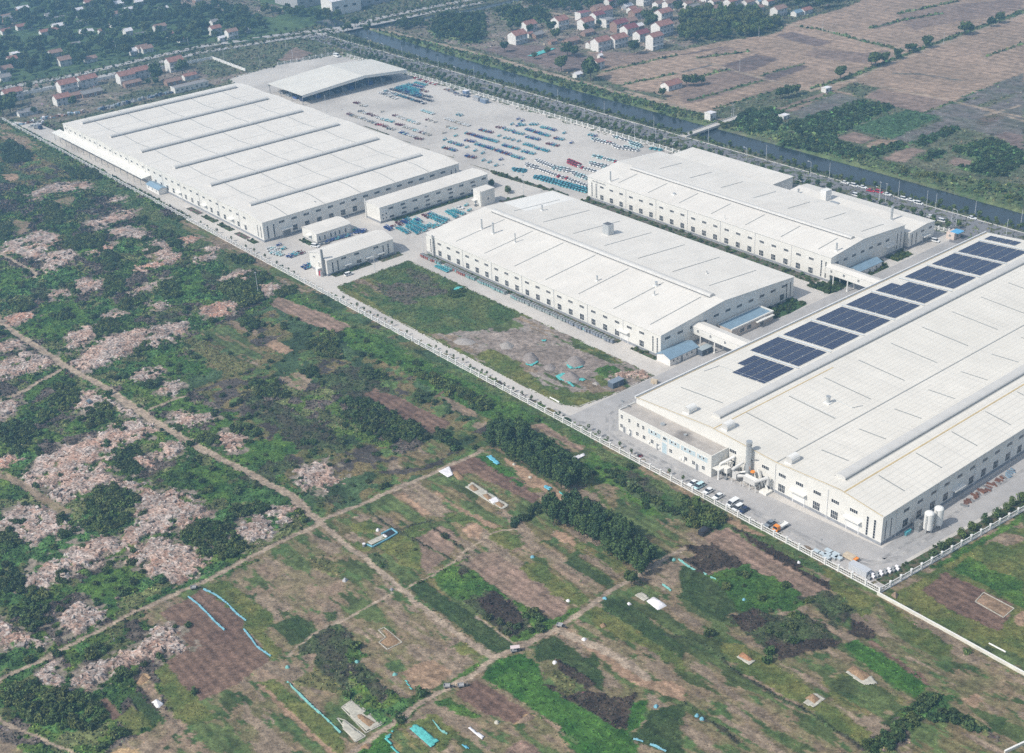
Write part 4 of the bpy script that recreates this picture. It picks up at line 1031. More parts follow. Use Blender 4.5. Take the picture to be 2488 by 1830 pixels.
# W1: six-ridged hall
ridge = [-816.5, -774, -731, -688, -645, -602]
val = [(ridge[i]+ridge[i+1])/2 for i in range(5)]
pr = [(-831.2, 10.9)]
for i in range(6):
    pr.append((ridge[i], 12.2))
    if i < 5: pr.append((val[i], 11.2))
pr[-1] = (-590.0, 12.2); pr.append((-576.8, 10.8))
ridge[5] = -598.0
W1 = Hall('warehouse', 'vast white warehouse with wavy roof and six long ridge vents', 'warehouse', -831.2, -576.8, 299, 426.8, pr, 'Y', M_ROOFY)
for u, (va, vb) in zip([-816.5, -774, -731, -688, -645, -601.5], [(306, 418)]*6): W1.vent(u, va, vb, 3.2, 1.6)
for u in val: W1.seam(u, 299.2, 426.6, .3, M_VENT, 'valley_gutter', .03)
for v in (314, 337, 360, 383, 406):
    us = [-831]+[q for pair in [(r-2.2, r+2.2) for r in (-816.5, -774, -731, -688, -645, -601.5)] for q in pair]+[-577]
    for a, c in zip(us[::2], us[1::2]): W1.line(a, c, v, .42, M_DARKLINE, 'roof_joint', .03)
for k in range(33):
    x = -831.2+7.48*(k+.5)
    if k < 32: window(W1.t, x, 299, 8.7, '-Y', 2.6, 1.15)
    if 17 <= k < 32:
        if k in (21, 25, 29): door(W1.t, x, 299, '-Y', 3.2, 3.8)
        else: window(W1.t, x, 299, 3.3, '-Y', 2.4, 2.8, 3, 2)
for x in (-582.5, -579.2): window(W1.t, x, 299, 5.2, '-Y', .8, 6.4, 1, 6)
for k in range(16):
    y = 299+7.5*(k+.5)
    if k > 0: window(W1.t, -576.8, y, 8.4, '+X', 3.3, 1.25)
    if k > 1: window(W1.t, -576.8, y, 3.2, '+X', 2.8, 3.0, 3, 2)
door(W1.t, -576.8, 312.5, '+X', 4.6, 3.6, True, M_GREYM)
for y in (301.7, 305.3): window(W1.t, -576.8, y, 4.9, '+X', .9, 7.0, 1, 6)
for y in (421.2, 424.4): window(W1.t, -576.8, y, 5.2, '+X', .8, 6.4, 1, 6)
b = MB()   # long lean-to canopy along the front
b.mesh([(-838.6, 293.2, 4.9), (-706, 293.2, 4.9), (-706, 298.98, 5.6), (-838.6, 298.98, 5.6), (-838.6, 293.2, 5.1), (-706, 293.2, 5.1), (-706, 298.98, 5.8), (-838.6, 298.98, 5.8)], [(0, 1, 5, 4), (4, 5, 6, 7), (1, 2, 6, 5), (0, 4, 7, 3), (0, 3, 2, 1)], M_CREAM)
for x in np.arange(-836, -706, 9): b.tube((x, 293.8, 0), (x, 293.8, 4.95), .14, .14, M_GREYM, 6)
b.build('lean_to_canopy', W1.L, W1.t)

# M and R
def big_hall(name, label, x0, x1, y0, y1, ea, ya, za, eb, roof=M_ROOFX):
    return Hall(name, label, 'factory hall', x0, x1, y0, y1, [(y0, ea), (ya, za), (y1, eb)], 'X', roof)
M_ = big_hall('factory_hall', 'white factory hall beside the empty grass lot, square duct on its roof', -504.3, -341.4, 349.9, 434, 10.3, 388.2, 13.7, 10.3)
M_.vent(387.3, -496.5, -347.6, 3.0, 1.5)
for k in range(7): M_.line(353.4, 384.0, -484+22.15*k)
for k, x in enumerate((-490, -467.5, -445.4, -423.3, -401, -379, -357)): M_.line(395.5, 426.5, x)
for k in range(1, 21):
    x = -504.3+7.404*(k+.5)
    window(M_.t, x, 349.9, 7.8, '-Y', 2.9, 1.2)
    if k == 19: door(M_.t, x-3.0, 349.9, '-Y', 4.2, 4.6)
    else: window(M_.t, x, 349.9, 2.9, '-Y', 2.6, 2.8, 3, 2)
for x in (-500.6, -497.3, -345.9, -343.4): window(M_.t, x, 349.9, 5.1, '-Y', .75, 7.0, 1, 6)
for k in range(11): window(M_.t, -341.4, 353.9+7.35*k, 8.0 if k not in (4, 5) else 8.4, '+X', 3.2, 1.25)
window(M_.t, -341.4, 426.3, 3.0, '+X', 2.8, 2.8, 3, 2)
for y in (429.4, 432): window(M_.t, -341.4, y, 5.1, '+X', .75, 7.0, 1, 6)
M_.stack(-484.5, 370.1, 5.0, .45); M_.stack(-475.8, 370.3, 5.3, .5); M_.stack(-459, 370.3, 4.4, .32); M_.stack(-398.1, 367.1, 2.2, .4); M_.stack(-373.5, 379.6, 1.9, .55); M_.stack(-368, 373, 1.8, .3); M_.stack(-482.1, 407.4, 2.6, .4); M_.stack(-368, 406, 1.0, .25)
b = MB(); z0 = M_.z(408.8); b.box(-437, -432.8, 407, 410.6, z0-.4, z0+5.2, M_GALV); b.box(-436.7, -433.1, 407.3, 410.3, z0+5.0, z0+5.21, M_GAP); b.build('square_duct', M_.L, M_.roof)
b = MB(); b.tube((-497.8, 349.1, 0), (-497.8, 349.1, 11.6), .55, .5, M_VENT, 10); b.build('wall_stack', M_.L, M_.t)
b = MB(); b.poly([(-504, 400, M_.z(400)+.03), (-504, 433, M_.z(433)+.03), (-486, 433, M_.z(433)+.03), (-486, 400, M_.z(400)+.03)], mat('new bright roof sheet', (.74, .725, .69), .6, .15, stripes=[(0, 1.0, .1, (.69, .675, .64))])); b.build('roof_sheet', M_.L, M_.roof)

R_ = big_hall('factory_hall', 'white factory hall between the road trees and the river, row of long windows', -504, -340.6, 459, 514.6, 12.2, 482.5, 14.6, 12.4)
R_.vent(479.6, -491, -344.5, 2.6, 1.3)
for k in range(7): R_.line(462, 476, -483+22.1*k); R_.line(490, 507, -483+22.1*k+3)
for k in range(1, 21):
    x = -504+7.43*(k+.5)
    window(R_.t, x, 459, 8.6, '-Y', 2.8, 1.2)
    window(R_.t, x, 459, 2.9, '-Y', 2.6, 2.8, 3, 2)
for x in (-500.6, -497.3, -345.7, -343.2): window(R_.t, x, 459, 5.6, '-Y', .75, 8.0, 1, 6)
for k in range(7): window(R_.t, -340.6, 463.4+6.35*k, 8.4, '+X', 2.9, 1.3)
for y in (509.4, 512.2): window(R_.t, -340.6, y, 5.6, '+X', .75, 8.0, 1, 6)
door(R_.t, -340.6, 504, '+X', 5.0, 4.6, True, M_FRAME)
R_.stack(-488, 460.9, 5.4, .4); R_.stack(-342.8, 465.5, 3.6, .42); R_.stack(-406.9, 461, 2.2, .12); R_.stack(-448, 468, .7, .6)
b = MB()
for i in range(11): b.box(-500+i*.95, -499.35+i*.95, 458.88, 458.97, 10.4, 11.1-.15*(i % 3), M_GREYM)
b.build('lettering', R_.L, R_.t)

# hall behind R and long office
Hall('storage_hall', 'plain white flat topped hall behind the river side factory hall', 'storage hall', -504, -430.4, 516.5, 541.2, [(516.5, 8.0), (541.2, 8.4)], 'X', M_ROOFX)
O_ = Hall('factory_building', 'long low white building with two tall stacks near the gate', 'factory building', -417.1, -338.8, 516.5, 536.9, [(516.5, 8.2), (530, 9.3), (536.9, 8.6)], 'X', M_ROOFX)
for y in (519.5, 523): window(O_.t, -338.8, y-.6, 4.2, '+X', .9, 5.6, 1, 6)
for y in (527.2, 533.5): window(O_.t, -338.8, y, 6.4, '+X', 2.6, 1.1)
door(O_.t, -338.8, 529.6, '+X', 3.2, 2.8, True, M_GREYM)
O_.stack(-354.1, 523, 7.0, .6); O_.stack(-411, 522, 2.2, .5)
b = MB(); b.box(-396.5, -393, 521.5, 526, 8.4, 14.6, M_WHITE); b.build('roof_tower', O_.L, O_.roof)
b = MB(); b.box(-391, -386, 522, 524, 8.4, 9.6, M_GALV); b.build('roof_unit', O_.L, O_.roof)

# B: the double-gabled hall with solar panels
BP = [(-310.4, 10.6), (-273.5, 13.3), (-242.6, 11.9), (-216.8, 13.3), (-199.2, 11.0)]
B_ = Hall('factory_hall', 'huge white double gabled hall carrying solar panels on one roof slope', 'factory hall', -310.4, -199.2, 305.3, 535.9, BP, 'Y', M_ROOFB, trim=M_WHITE)
B_.vent(-276.6, 312, 534, 4.0, 1.5); B_.vent(-220.6, 311, 534, 4.0, 1.5)
B_.seam(-271.4, 305.4, 372, .45); B_.seam(-214.6, 305.4, 535, .5); B_.seam(-242.6, 305.4, 535.8, .4, M_DARKLINE, 'valley_gutter', .08)
B_.seam(-309.6, 305.4, 535.8, .3)
B_.line(-303.3, -282.4, 322)
for k in range(10): B_.line(-268.5 if k else -271, -247.5, 322+20.6*k); B_.line(-237, -225.8, 322+20.6*k); B_.line(-213.2, -203, 321.6+20.6*k)
b = MB()   # parapet kerb along the road side and gable edge capping
b.box(-310.9, -310.35, 304.9, 536.3, 10.3, 11.35, M_FRAME); b.box(-310.3, -309.95, 305.2, 536, 10.9, 11.05, M_DARKLINE)
b.build('parapet', B_.L, B_.roof)
b = MB()
for (ua, za), (uc, zc) in zip(BP[:-1], BP[1:]): b.poly([(ua, 304.94, za+.28), (uc, 304.94, zc+.28), (uc, 305.3, zc+.285), (ua, 305.3, za+.285)], M_YELL)
b.build('gable_capping', B_.L, B_.roof)
for x in (-286.6, -268.3, -239.3):   # barrel fans
    zz = B_.z(x); b = MB(); n = 12
    for i in range(n):
        a, c = math.pi*1.45*i/n-.75, math.pi*1.45*(i+1)/n-.75
        p = lambda q, yy: (x+1.55*math.sin(q), yy, zz+1.25+1.45*math.cos(q))
        b.poly([p(a, 307.2), p(c, 307.2), p(c, 311.4), p(a, 311.4)], M_WHITE)
    for yy in (307.2, 311.4): b.poly([(x+1.55*math.sin(math.pi*1.45*i/n-.75), yy, zz+1.25+1.45*math.cos(math.pi*1.45*i/n-.75)) for i in range(n+1)], M_VENT)
    b.box(x-1.5, x+1.5, 306.9, 311.6, zz-.2, zz+.3, M_WHITE)
    b.build('roof_fan', B_.L, B_.roof)
B_.stack(-256, 349.5, 2.6, .75, 'round_vent')
for i in range(8):
    x = -310.4+7.41*(6+i+.5)
    if i != 1 or True: window(B_.t, x, 305.3, 8.0, '-Y', 3.1, 1.3)
    if i in (4, 7): door(B_.t, x, 305.3, '-Y', 4.6, 4.5)
    else: window(B_.t, x, 305.3, 2.9, '-Y', 2.9, 3.0, 4, 2)
for x in (-204.8, -202.0): window(B_.t, x, 305.3, 5.0, '-Y', .85, 7.2, 1, 7)
for y in (307.2, 310.0): window(B_.t, -199.2, y, 5.0, '+X', .6, 7.2, 1, 7)
for k in range(1, 30):
    y = 305.3+7.43*(k+.7)
    window(B_.t, -199.2, y, 8.0, '+X', 3.0, 1.25)
    if k == 5: door(B_.t, -199.2, y-1, '+X', 4.4, 3.4, True, M_GREYM)
    else: window(B_.t, -199.2, y, 3.0, '+X', 2.8, 3.0, 3, 2)
b = MB()   # conduit loops on the roof
for pl_ in ([(-306.5, 338, 0), (-305.2, 345.4, 0), (-279.5, 345.6, 0)], [(-270, 343.6, 0), (-247.5, 343, 0)], [(-257, 353, 0), (-248, 353, 0), (-246.4, 357.2, 0)]):
    for p, q in zip(pl_[:-1], pl_[1:]): b.tube((p[0], p[1], B_.z(p[0])+.18), (q[0], q[1], B_.z(q[0])+.18), .09, .09, M_GALV, 6)
b.build('roof_conduit', B_.L, B_.roof)
# solar arrays: ten, each with its strips of cells and rails between
AR = [(343.8, 361.2, -301.5), (363.8, 380.8, -306), (384, 401.5, -306), (404.3, 421.8, -306), (424.6, 442, -306), (445, 461.8, -306), (465.8, 482.6, -306), (485.8, 503.2, -306), (506, 523, -306), (527, 532.6, -306)]
slope = (13.3-10.6)/(310.4-273.5)
for i, (ya, yb, xa) in enumerate(AR):
    xb = -281.3 if i < 9 else -290
    wh = 'nearest the office end' if i == 0 else 'short last one at the gate end' if i == 9 else '%s from the office end' % ordn(i+1)
    t = thing('solar_array', 'dark blue solar array on the white roof slope, %s' % wh, 'solar panels', (xa, ya, B_.z(xa)), 'solar arrays along the big hall roof')
    n = 5 if i < 9 else 4
    L = (xa, ya, B_.z(xa))
    for j in range(n):
        p0, p1 = xa+(xb-xa)*j/n+.22, xa+(xb-xa)*(j+1)/n-.22
        y0_ = ya+7.5 if (i == 0 and j == 0) else ya
        y1_ = yb-5.5 if (i == 5 and j == 0) else yb
        b = MB(); z0_, z1_ = B_.z(p0)+.24, B_.z(p1)+.24
        b.mesh([(p0, y0_, z0_), (p1, y0_, z1_), (p1, y1_, z1_), (p0, y1_, z0_), (p0, y0_, z0_-.06), (p1, y0_, z1_-.06), (p1, y1_, z1_-.06), (p0, y1_, z0_-.06)], [(0, 1, 2, 3)], M_PV)
        b.mesh([(p0, y0_, z0_), (p1, y0_, z1_), (p1, y1_, z1_), (p0, y1_, z0_), (p0, y0_, z0_-.06), (p1, y0_, z1_-.06), (p1, y1_, z1_-.06), (p0, y1_, z0_-.06)], [(0, 4, 5, 1), (1, 5, 6, 2), (2, 6, 7, 3), (3, 7, 4, 0)], M_PVF)
        b.build('panel_strip', L, t)
    b = MB()
    for y in (ya+.6, (ya+yb)/2, yb-.6): b.tube((xa, y, B_.z(xa)+.13), (xb, y, B_.z(xb)+.13), .05, .05, M_PVF, 4)
    b.build('mounting_rail', L, t)
    if i < 9:
        b = MB(); y = yb+1.3; b.poly([(xa-1, y-.35, B_.z(xa-1)+.3), (xb+1, y-.35, B_.z(xb+1)+.3), (xb+1, y+.35, B_.z(xb+1)+.3), (xa-1, y+.35, B_.z(xa-1)+.3)], M_PVF); b.build('cable_tray', L, t)

# office block built against B
t = thing('office_block', 'cream two storey office block with flat roof and pale blue glazing', 'office', (-311, 296.6, 0)); L = (-311, 296.6, 0)
b = MB(); b.box(-311, -264.3, 296.6, 305.1, 0, 8.2, M_CREAM); b.build('wall', L, t)
b = MB(); b.box(-310.7, -264.6, 296.9, 305.1, 8.2, 8.25, mat('dusty flat roof', (.40, .37, .34), .9, .1, nscale=.3, namp=.12, col2=(.20, .185, .175), n2=(.06, .62, .72)))
for a in ((-311, -264.3, 296.6, 296.9), (-311, -310.7, 296.9, 305.1), (-264.6, -264.3, 296.9, 305.1)): b.box(*a, 8.2, 8.75, M_CREAM)
b.build('roof', L, t)
for x in (-309.2, -305.2, -300.6, -297.9): window(t, x, 296.6, 6.3, '-Y', 1.1, 1.6, 2, 2)
for xa, xb in ((-295.5, -289), (-288.2, -285.5), (-285, -279.5), (-279, -271.8), (-271.2, -266)):
    window(t, (xa+xb)/2, 296.6, 6.1, '-Y', xb-xa-.2, 2.0, max(2, int((xb-xa)/1.3)), 2, M_PALEGL)
    for q in (.3, .62): window(t, xa+(xb-xa)*q, 296.53, 6.3, '-Y', .8, .9, 1, 1)
for x in (-309.4, -301, -297.5, -293.3, -283.9, -276.5, -272.7, -268): window(t, x, 296.6, 2.4, '-Y', 1.4, 1.5, 2, 2)
for x in (-307.8, -304.6, -290.4, -270.9): door(t, x, 296.6, '-Y', 1.2, 2.5, False, M_GREYM)
door(t, -287, 296.6, '-Y', 2.2, 4.2, False, M_PALEGL)
for x in (-304.9, -295, -289.6, -279, -277.6):
    b = MB(); b.box(x-.5, x+.5, 296.15, 296.58, 1.1, 1.8, M_WHITE); b.build('air_conditioner', L, t)
b = MB(); b.tube((-292, 300.6, 8.25), (-292, 300.6, 8.9), .9, .9, M_GALV, 12); b.tube((-281, 301, 8.25), (-281, 301, 8.8), .6, .6, M_GALV, 10); b.build('roof_vent', L, t)

# dust collector, ducts and tall chimney in front of B
t = thing('chimney', 'tall grey steel chimney standing against the big hall, orange hood at its foot', 'chimney', (-253.6, 303.6, 0)); L = (-253.6, 303.6, 0)
b = MB(); b.tube((-253.6, 303.6, 0), (-253.6, 303.6, 15.6), 1.0, .95, M_GALV, 16); b.build('shaft', L, t)
b = MB(); b.tube((-253.6, 303.6, 15.6), (-253.6, 303.6, 15.9), .95, 1.15, M_GALV, 16); b.tube((-253.6, 303.6, 15.9), (-253.6, 303.6, 16.5), 1.15, 1.05, M_GALV, 16); b.build('cap', L, t)
b = MB(); b.tube((-253.6, 303.6, 14.9), (-253.6, 303.6, 15.2), 1.02, 1.02, M_GREYM, 16); b.build('band', L, t)
b = MB(); b.tube((-252.6, 304.2, 9.6), (-250.4, 305.2, 9.6), .12, .12, M_GREYM, 6); b.build('stay', L, t)
t = thing('dust_collector', 'white dust collector with hoppers, legs and fat pipes beside the tall chimney', 'dust collector', (-252, 301.3, 0)); L = (-252, 301.3, 0)
b = MB(); b.box(-252.6, -247.4, 300.0, 301.9, 2.6, 4.7, M_VENT, top=M_WHITE); b.build('filter_box', L, t)
for x in (-251.4, -249, -246.9-.9):
    b = MB(); b.mesh([(x-1, 300, 2.6), (x+1, 300, 2.6), (x+1, 302, 2.6), (x-1, 302, 2.6), (x, 301, 1.0)], [(0, 4, 1), (1, 4, 2), (2, 4, 3), (3, 4, 0)], M_VENT); b.build('hopper', L, t)
for x, y in ((-252.5, 300), (-247, 300), (-252.5, 302.1), (-247, 302.1), (-249.7, 300)):
    b = MB(); b.tube((x, y, .06), (x, y, 2.7), .12, .12, M_WHITE, 6); b.build('leg', L, t)
b = MB(); b.box(-257.4, -255.6, 299.8, 301.8, 1.6, 3.8, M_VENT); b.tube((-255.6, 300.8, 2.8), (-253.4, 301.6, 3.4), .7, .5, M_VENT, 12); b.tube((-257, 301.6, 3.0), (-254.2, 303.2, 4.2), .35, .35, M_WHITE, 8); b.build('fan_housing', L, t)
for x, y in ((-257.4, 299.8), (-253.6, 299.8), (-257.4, 302), (-253.6, 302)):
    b = MB(); b.tube((x, y, .06), (x, y, 1.7), .12, .12, M_WHITE, 6); b.build('leg', L, t)
b = MB(); b.tube((-247.6, 300.3, 4.2), (-244.4, 303.4, 6.0), .62, .62, M_VENT, 12); b.tube((-244.4, 303.4, 6.0), (-244.4, 303.4, 3.2), .62, .62, M_VENT, 12); b.build('duct', L, t)
b = MB(); b.tube((-258, 300.2, 4.4), (-256.2, 304, 6.8), .55, .55, M_VENT, 12); b.build('duct', L, t)
b = MB(); b.tube((-249.5, 303.8, 7.0), (-247.2, 303.8, 1.0), .4, .4, M_CREAM, 8); b.tube((-247, 303.6, 4.5), (-244.5, 303.6, .8), .35, .35, M_CREAM, 8); b.build('conveyor', L, t)
b = MB(); b.tube((-251.3, 303.4, 5.2), (-251.3, 303.4, 5.6), .9, .7, M_ORANGE, 12); b.tube((-251.3, 303.4, .2), (-251.3, 303.4, 5.2), .45, .45, M_GREYM, 8); b.build('hood', L, t)
b = MB(); b.box(-246.4, -243.2, 301.2, 304.6, .06, .9, M_CREAM); b.build('base_box', L, t)
t = thing('duct_rack', 'steel rack of filter units and bent pipes at the office end wall', 'duct rack', (-262, 300.5, 0)); L = (-262, 300.5, 0)
b = MB(); b.box(-262.6, -259.6, 299.6, 301.6, 2.2, 4.2, M_CREAM); b.build('filter_unit', L, t)
b = MB(); b.box(-258.9, -257.9, 301.5, 304.6, 1.6, 4.0, M_VENT); b.build('filter_unit', L, t)
for x, y in ((-262.4, 299.7), (-259.8, 299.7), (-262.4, 301.5), (-259.8, 301.5)):
    b = MB(); b.tube((x, y, .06), (x, y, 2.3), .1, .1, M_WHITE, 6); b.build('leg', L, t)
b = MB(); b.tube((-263.2, 299.9, 4.6), (-261, 304.8, 6.6), .5, .5, M_WHITE, 10); b.tube((-263.2, 299.9, 4.7), (-263.2, 299.9, 2.0), .45, .45, M_WHITE, 10); b.build('duct', L, t)
b = MB()
for i in range(4): b.tube((-261.6+i*.9, 302.3, .2), (-261.6+i*.9, 302.3, 5.4-.3*i), .28, .28, M_VENT, 8)
b.build('pipe', L, t)
b = MB(); b.box(-262.8, -258.4, 303.0, 304.9, .06, 2.4, M_GREYM); b.box(-260.5, -259.2, 298.9, 299.5, .06, 1.2, M_GREYM); b.build('motor', L, t)
t = thing('entrance_canopy', 'small concrete canopy on one white column beside the office end', 'canopy', (-264.3, 298, 0)); L = (-264.3, 298, 0)
b = MB(); b.box(-264.2, -261.2, 297, 304.9, 3.6, 4.0, M_CREAM); b.build('slab', L, t)
b = MB(); b.box(-261.8, -261.3, 297.1, 297.6, .06, 3.6, M_WHITE); b.build('column', L, t)

# tanks
for x, y, lab in ((-193.5, 322.4, 'white upright gas tank with domed top, the nearer of the pair'), (-193.0, 327.0, 'white upright gas tank with domed top, the farther of the pair')):
    t = thing('gas_tank', lab, 'tank', (x, y, .06), 'pair of white gas tanks'); b = MB(); r = 1.55
    zs = [(1.0, .7), (1.25, 1.25), (1.6, r), (7.4, r), (7.75, 1.3), (8.0, .85), (8.1, .01)]
    for (za, ra), (zb, rb) in zip(zs[:-1], zs[1:]): b.tube((x, y, za), (x, y, zb), ra, rb, M_WHITE, 24, caps=False)
    b.build('vessel', (x, y, .06), t, smooth=True)
    for k in range(3):
        a = k*2.094+.5; b = MB(); b.tube((x+1.1*math.cos(a), y+1.1*math.sin(a), .06), (x+1.1*math.cos(a), y+1.1*math.sin(a), 1.6), .16, .16, M_WHITE, 8); b.build('leg', (x, y, .06), t)
    b = MB(); b.tube((x, y-1.75, .06), (x, y-1.65, 7.2), .07, .07, M_GALV, 6); b.tube((x+.4, y-1.75, .06), (x+.4, y-1.65, 7.2), .07, .07, M_GALV, 6); b.build('ladder', (x, y, .06), t)
t = thing('tank_pallet', 'grey finned vaporiser frame behind the white gas tanks', 'vaporiser', (-196.5, 321, .06)); b = MB()
for i in range(7): b.box(-197.8+i*.35, -197.6+i*.35, 320.2, 322.6, .3, 3.2, M_GALV)
b.build('fin', (-196.5, 321, .06), t); b = MB(); b.box(-198, -195.2, 320, 322.8, .06, .3, M_GREYM); b.build('base', (-196.5, 321, .06), t)
t = thing('cylinder_cage', 'blue gas cylinders in a low cage by the shaded wall', 'gas cylinders', (-196.4, 317, .06)); b = MB()
for i in range(6):
    for j in range(2): b.tube((-197.4+j*.5, 315.6+i*.5, .1), (-197.4+j*.5, 315.6+i*.5, 1.5), .2, .2, PAINT['cyan'], 8)
b.build('cylinder', (-196.4, 317, .06), t); b = MB()
for z in (.5, 1.1):
    b.box(-198, -196.4, 315.2, 315.25, z, z+.06, M_GREYM); b.box(-196.45, -196.4, 315.2, 318.6, z, z+.06, M_GREYM); b.box(-198, -196.4, 318.55, 318.6, z, z+.06, M_GREYM)
b.build('cage', (-196.4, 317, .06), t)

def pipes(hl, face, at, a, c, z, step=22.2):
    for q in np.arange(a, c, step):
        b = MB(); x, y = (q, at-.14) if face == 'Y' else (at+.14, q)
        b.tube((x, y, .1), (x, y, z), .11, .11, M_FRAME, 6); b.build('downpipe', hl.L, hl.t)
pipes(M_, 'Y', 349.9, -496.9, -345, 10.2); pipes(R_, 'Y', 459, -496.6, -345, 12.1); pipes(B_, 'Y', 305.3, -243, -200, 11.4); pipes(B_, 'X', -199.2, 312.7, 535, 10.8); pipes(W1, 'Y', 299, -823.7, -580, 10.8); pipes(W1, 'X', -576.8, 306.5, 424, 10.7)
# smaller works buildings
W2 = Hall('office_hall', 'narrow two storey white hall with many windows behind the wavy roofed warehouse', 'workshop', -568.4, -555, 356.9, 430, [(-568.4, 8.9), (-561.5, 9.5), (-555, 8.8)], 'Y', M_ROOFY)
for k in range(9):
    y = 364+7.9*k
    window(W2.t, -555, y, 6.9, '+X', 3.0, 1.2)
    if k % 2: window(W2.t, -555, y+.6, 4.7, '+X', 2.8, 1.1)
    window(W2.t, -555, y+.3, 2.2, '+X', 3.0, 1.2)
for y, z in ((358.6, 4.4), (360.8, 4.6), (358.8, 2.2), (360.8, 2.3)): window(W2.t, -555, y, z, '+X', .9, .9, 1, 1)
b = MB(); b.tube((-568, 356.4, 0), (-568, 356.4, 10.8), .22, .22, M_WHITE, 8); b.build('downpipe', W2.L, W2.t)
S1 = Hall('workshop', 'small white shed with curved roof near the front fence, tall narrow windows', 'workshop', -569.2, -555.2, 317.4, 338.2, [(-569.2, 5.2), (-566, 6.1), (-562, 6.4), (-558, 6.0), (-555.2, 5.2)], 'Y', M_ROOFY, plinth=.6)
for y in (319.2, 322.2, 326, 328.6, 331.2, 335): window(S1.t, -555.2, y, 2.5, '+X', .9, 2.2, 1, 3)
door(S1.t, -562, 317.4, '-Y', 1.8, 2.6, True)
S2 = Hall('workshop', 'white gabled workshop with grey chimney at its fence end', 'workshop', -531, -515.2, 298.3, 337.4, [(-531, 8.1), (-523, 10.2), (-515.2, 8.1)], 'Y', M_ROOFY)
for y in (301.4, 304.4, 331.2, 334.2): window(S2.t, -515.2, y, 3.9, '+X', .8, 5.2, 1, 5)
for y in (308, 315.6, 327): window(S2.t, -515.2, y, 6.6, '+X', 2.8, 1.1)
window(S2.t, -515.2, 316.6, 2.4, '+X', 2.8, 1.8, 3, 2)
for y in (309.6, 322, 329): door(S2.t, -515.2, y, '+X', 1.5, 2.5, True, M_GREYM)
window(S2.t, -526.5, 298.3, 7.0, '-Y', 1.8, .9, 3, 1)
b = MB(); b.tube((-517.3, 297.3, 0), (-517.3, 297.3, 13.6), .7, .62, M_GREYM, 12); b.build('chimney', S2.L, S2.t)
b = MB(); b.box(-521.5, -519.5, 295.4, 297.6, .06, 3.4, M_WHITE); b.tube((-522, 297.7, 6), (-519, 297.7, 6), .25, .25, M_WHITE, 8); b.tube((-522, 297.7, 3.4), (-522, 297.7, 6), .25, .25, M_WHITE, 8); b.build('filter_box', S2.L, S2.t)
b = MB(); b.tube((-518.6, 296, .06), (-518.6, 296, 2.4), .5, .5, M_RED, 10); b.tube((-517, 295.6, .06), (-517, 295.6, 2.8), .4, .4, M_GALV, 10); b.build('filter_drum', S2.L, S2.t)
TW = Hall('stair_tower', 'small cream box tower between the long workshop and the factory halls', 'tower', -542.6, -535.6, 410, 419.3, [(-542.6, 8.3), (-535.6, 8.3)], 'Y', M_ROOFY, plinth=0, over=.15)
b = MB(); b.tube((-536.1, 409.7, 0), (-536.1, 409.7, 8.9), .25, .25, M_CREAM, 8); b.build('downpipe', TW.L, TW.t)
window(TW.t, -535.6, 414.6, 3.4, '+X', 1.2, 1.3, 2, 2); door(TW.t, -541, 410, '-Y', 1.1, 2.2, True, M_GREYM)
# blue roofed sheds
BS = Hall('site_shed', 'little white shed with blue roof at the end of the long lean-to canopy', 'shed', -701.5, -686, 293.4, 298.7, [(293.4, 3.0), (296, 4.0), (298.7, 3.0)], 'X', M_BLUER, M_HWALL, plinth=0, trim=M_BLUER)
for x in (-699, -694, -689): window(BS.t, x, 293.4, 1.8, '-Y', 1.1, 1.0, 2, 1)
AN = Hall('lean_shed', 'low white shed with blue gable roof against the hall end wall', 'shed', -340.9, -333.4, 347.2, 363.6, [(-340.9, 3.2), (-337.1, 4.6), (-333.4, 3.2)], 'Y', M_BLUER, M_HWALL, plinth=0, trim=M_BLUER)
for y in (349.2, 351.6, 357, 360): window(AN.t, -333.4, y, 2.0, '+X', 1.0, .9, 2, 1)
door(AN.t, -333.4, 354, '+X', 1.3, 2.4, False, M_GREYM)
t = thing('annexe', 'long low annexe with flat blue roof and cream parapet at the hall end', 'annexe', (-341, 384, 0)); L = (-341, 384, 0)
b = MB(); b.box(-340.9, -332.8, 383.8, 410.3, 0, 3.9, mat('cream render', (.55, .48, .42), .8, .2, nscale=.4, namp=.06)); b.build('wall', L, t)
b = MB(); b.box(-340.6, -333.2, 384.1, 410.0, 3.9, 3.95, M_BLUER); b.build('roof', L, t)
b = MB(); b.box(-333.2, -332.6, 383.6, 410.5, 3.9, 4.5, M_CREAM); b.box(-340.9, -333.2, 410.0, 410.5, 3.9, 4.5, M_CREAM); b.box(-340.9, -340.6, 383.8, 410, 3.9, 4.5, M_CREAM); b.build('parapet', L, t)
for y in (390.4, 394.8): window(t, -332.8, y, 2.0, '+X', 2.6, 1.9, 3, 2)
door(t, -332.8, 403, '+X', 2.2, 2.6, True, M_GREYM)
b = MB(); b.box(-332.7, -331.2, 398.5, 409.5, 3.0, 3.3, M_CREAM); b.build('entrance_canopy', L, t)
AR_ = Hall('lean_shed', 'low white shed with blue gable roof beside the river side hall', 'shed', -339.9, -334, 471.5, 489, [(-339.9, 3.2), (-337, 4.4), (-334, 3.2)], 'Y', M_BLUER, M_HWALL, plinth=0, trim=M_BLUER)
for y in (475, 480, 485): window(AR_.t, -334, y, 1.9, '+X', 1.0, .9, 2, 1)
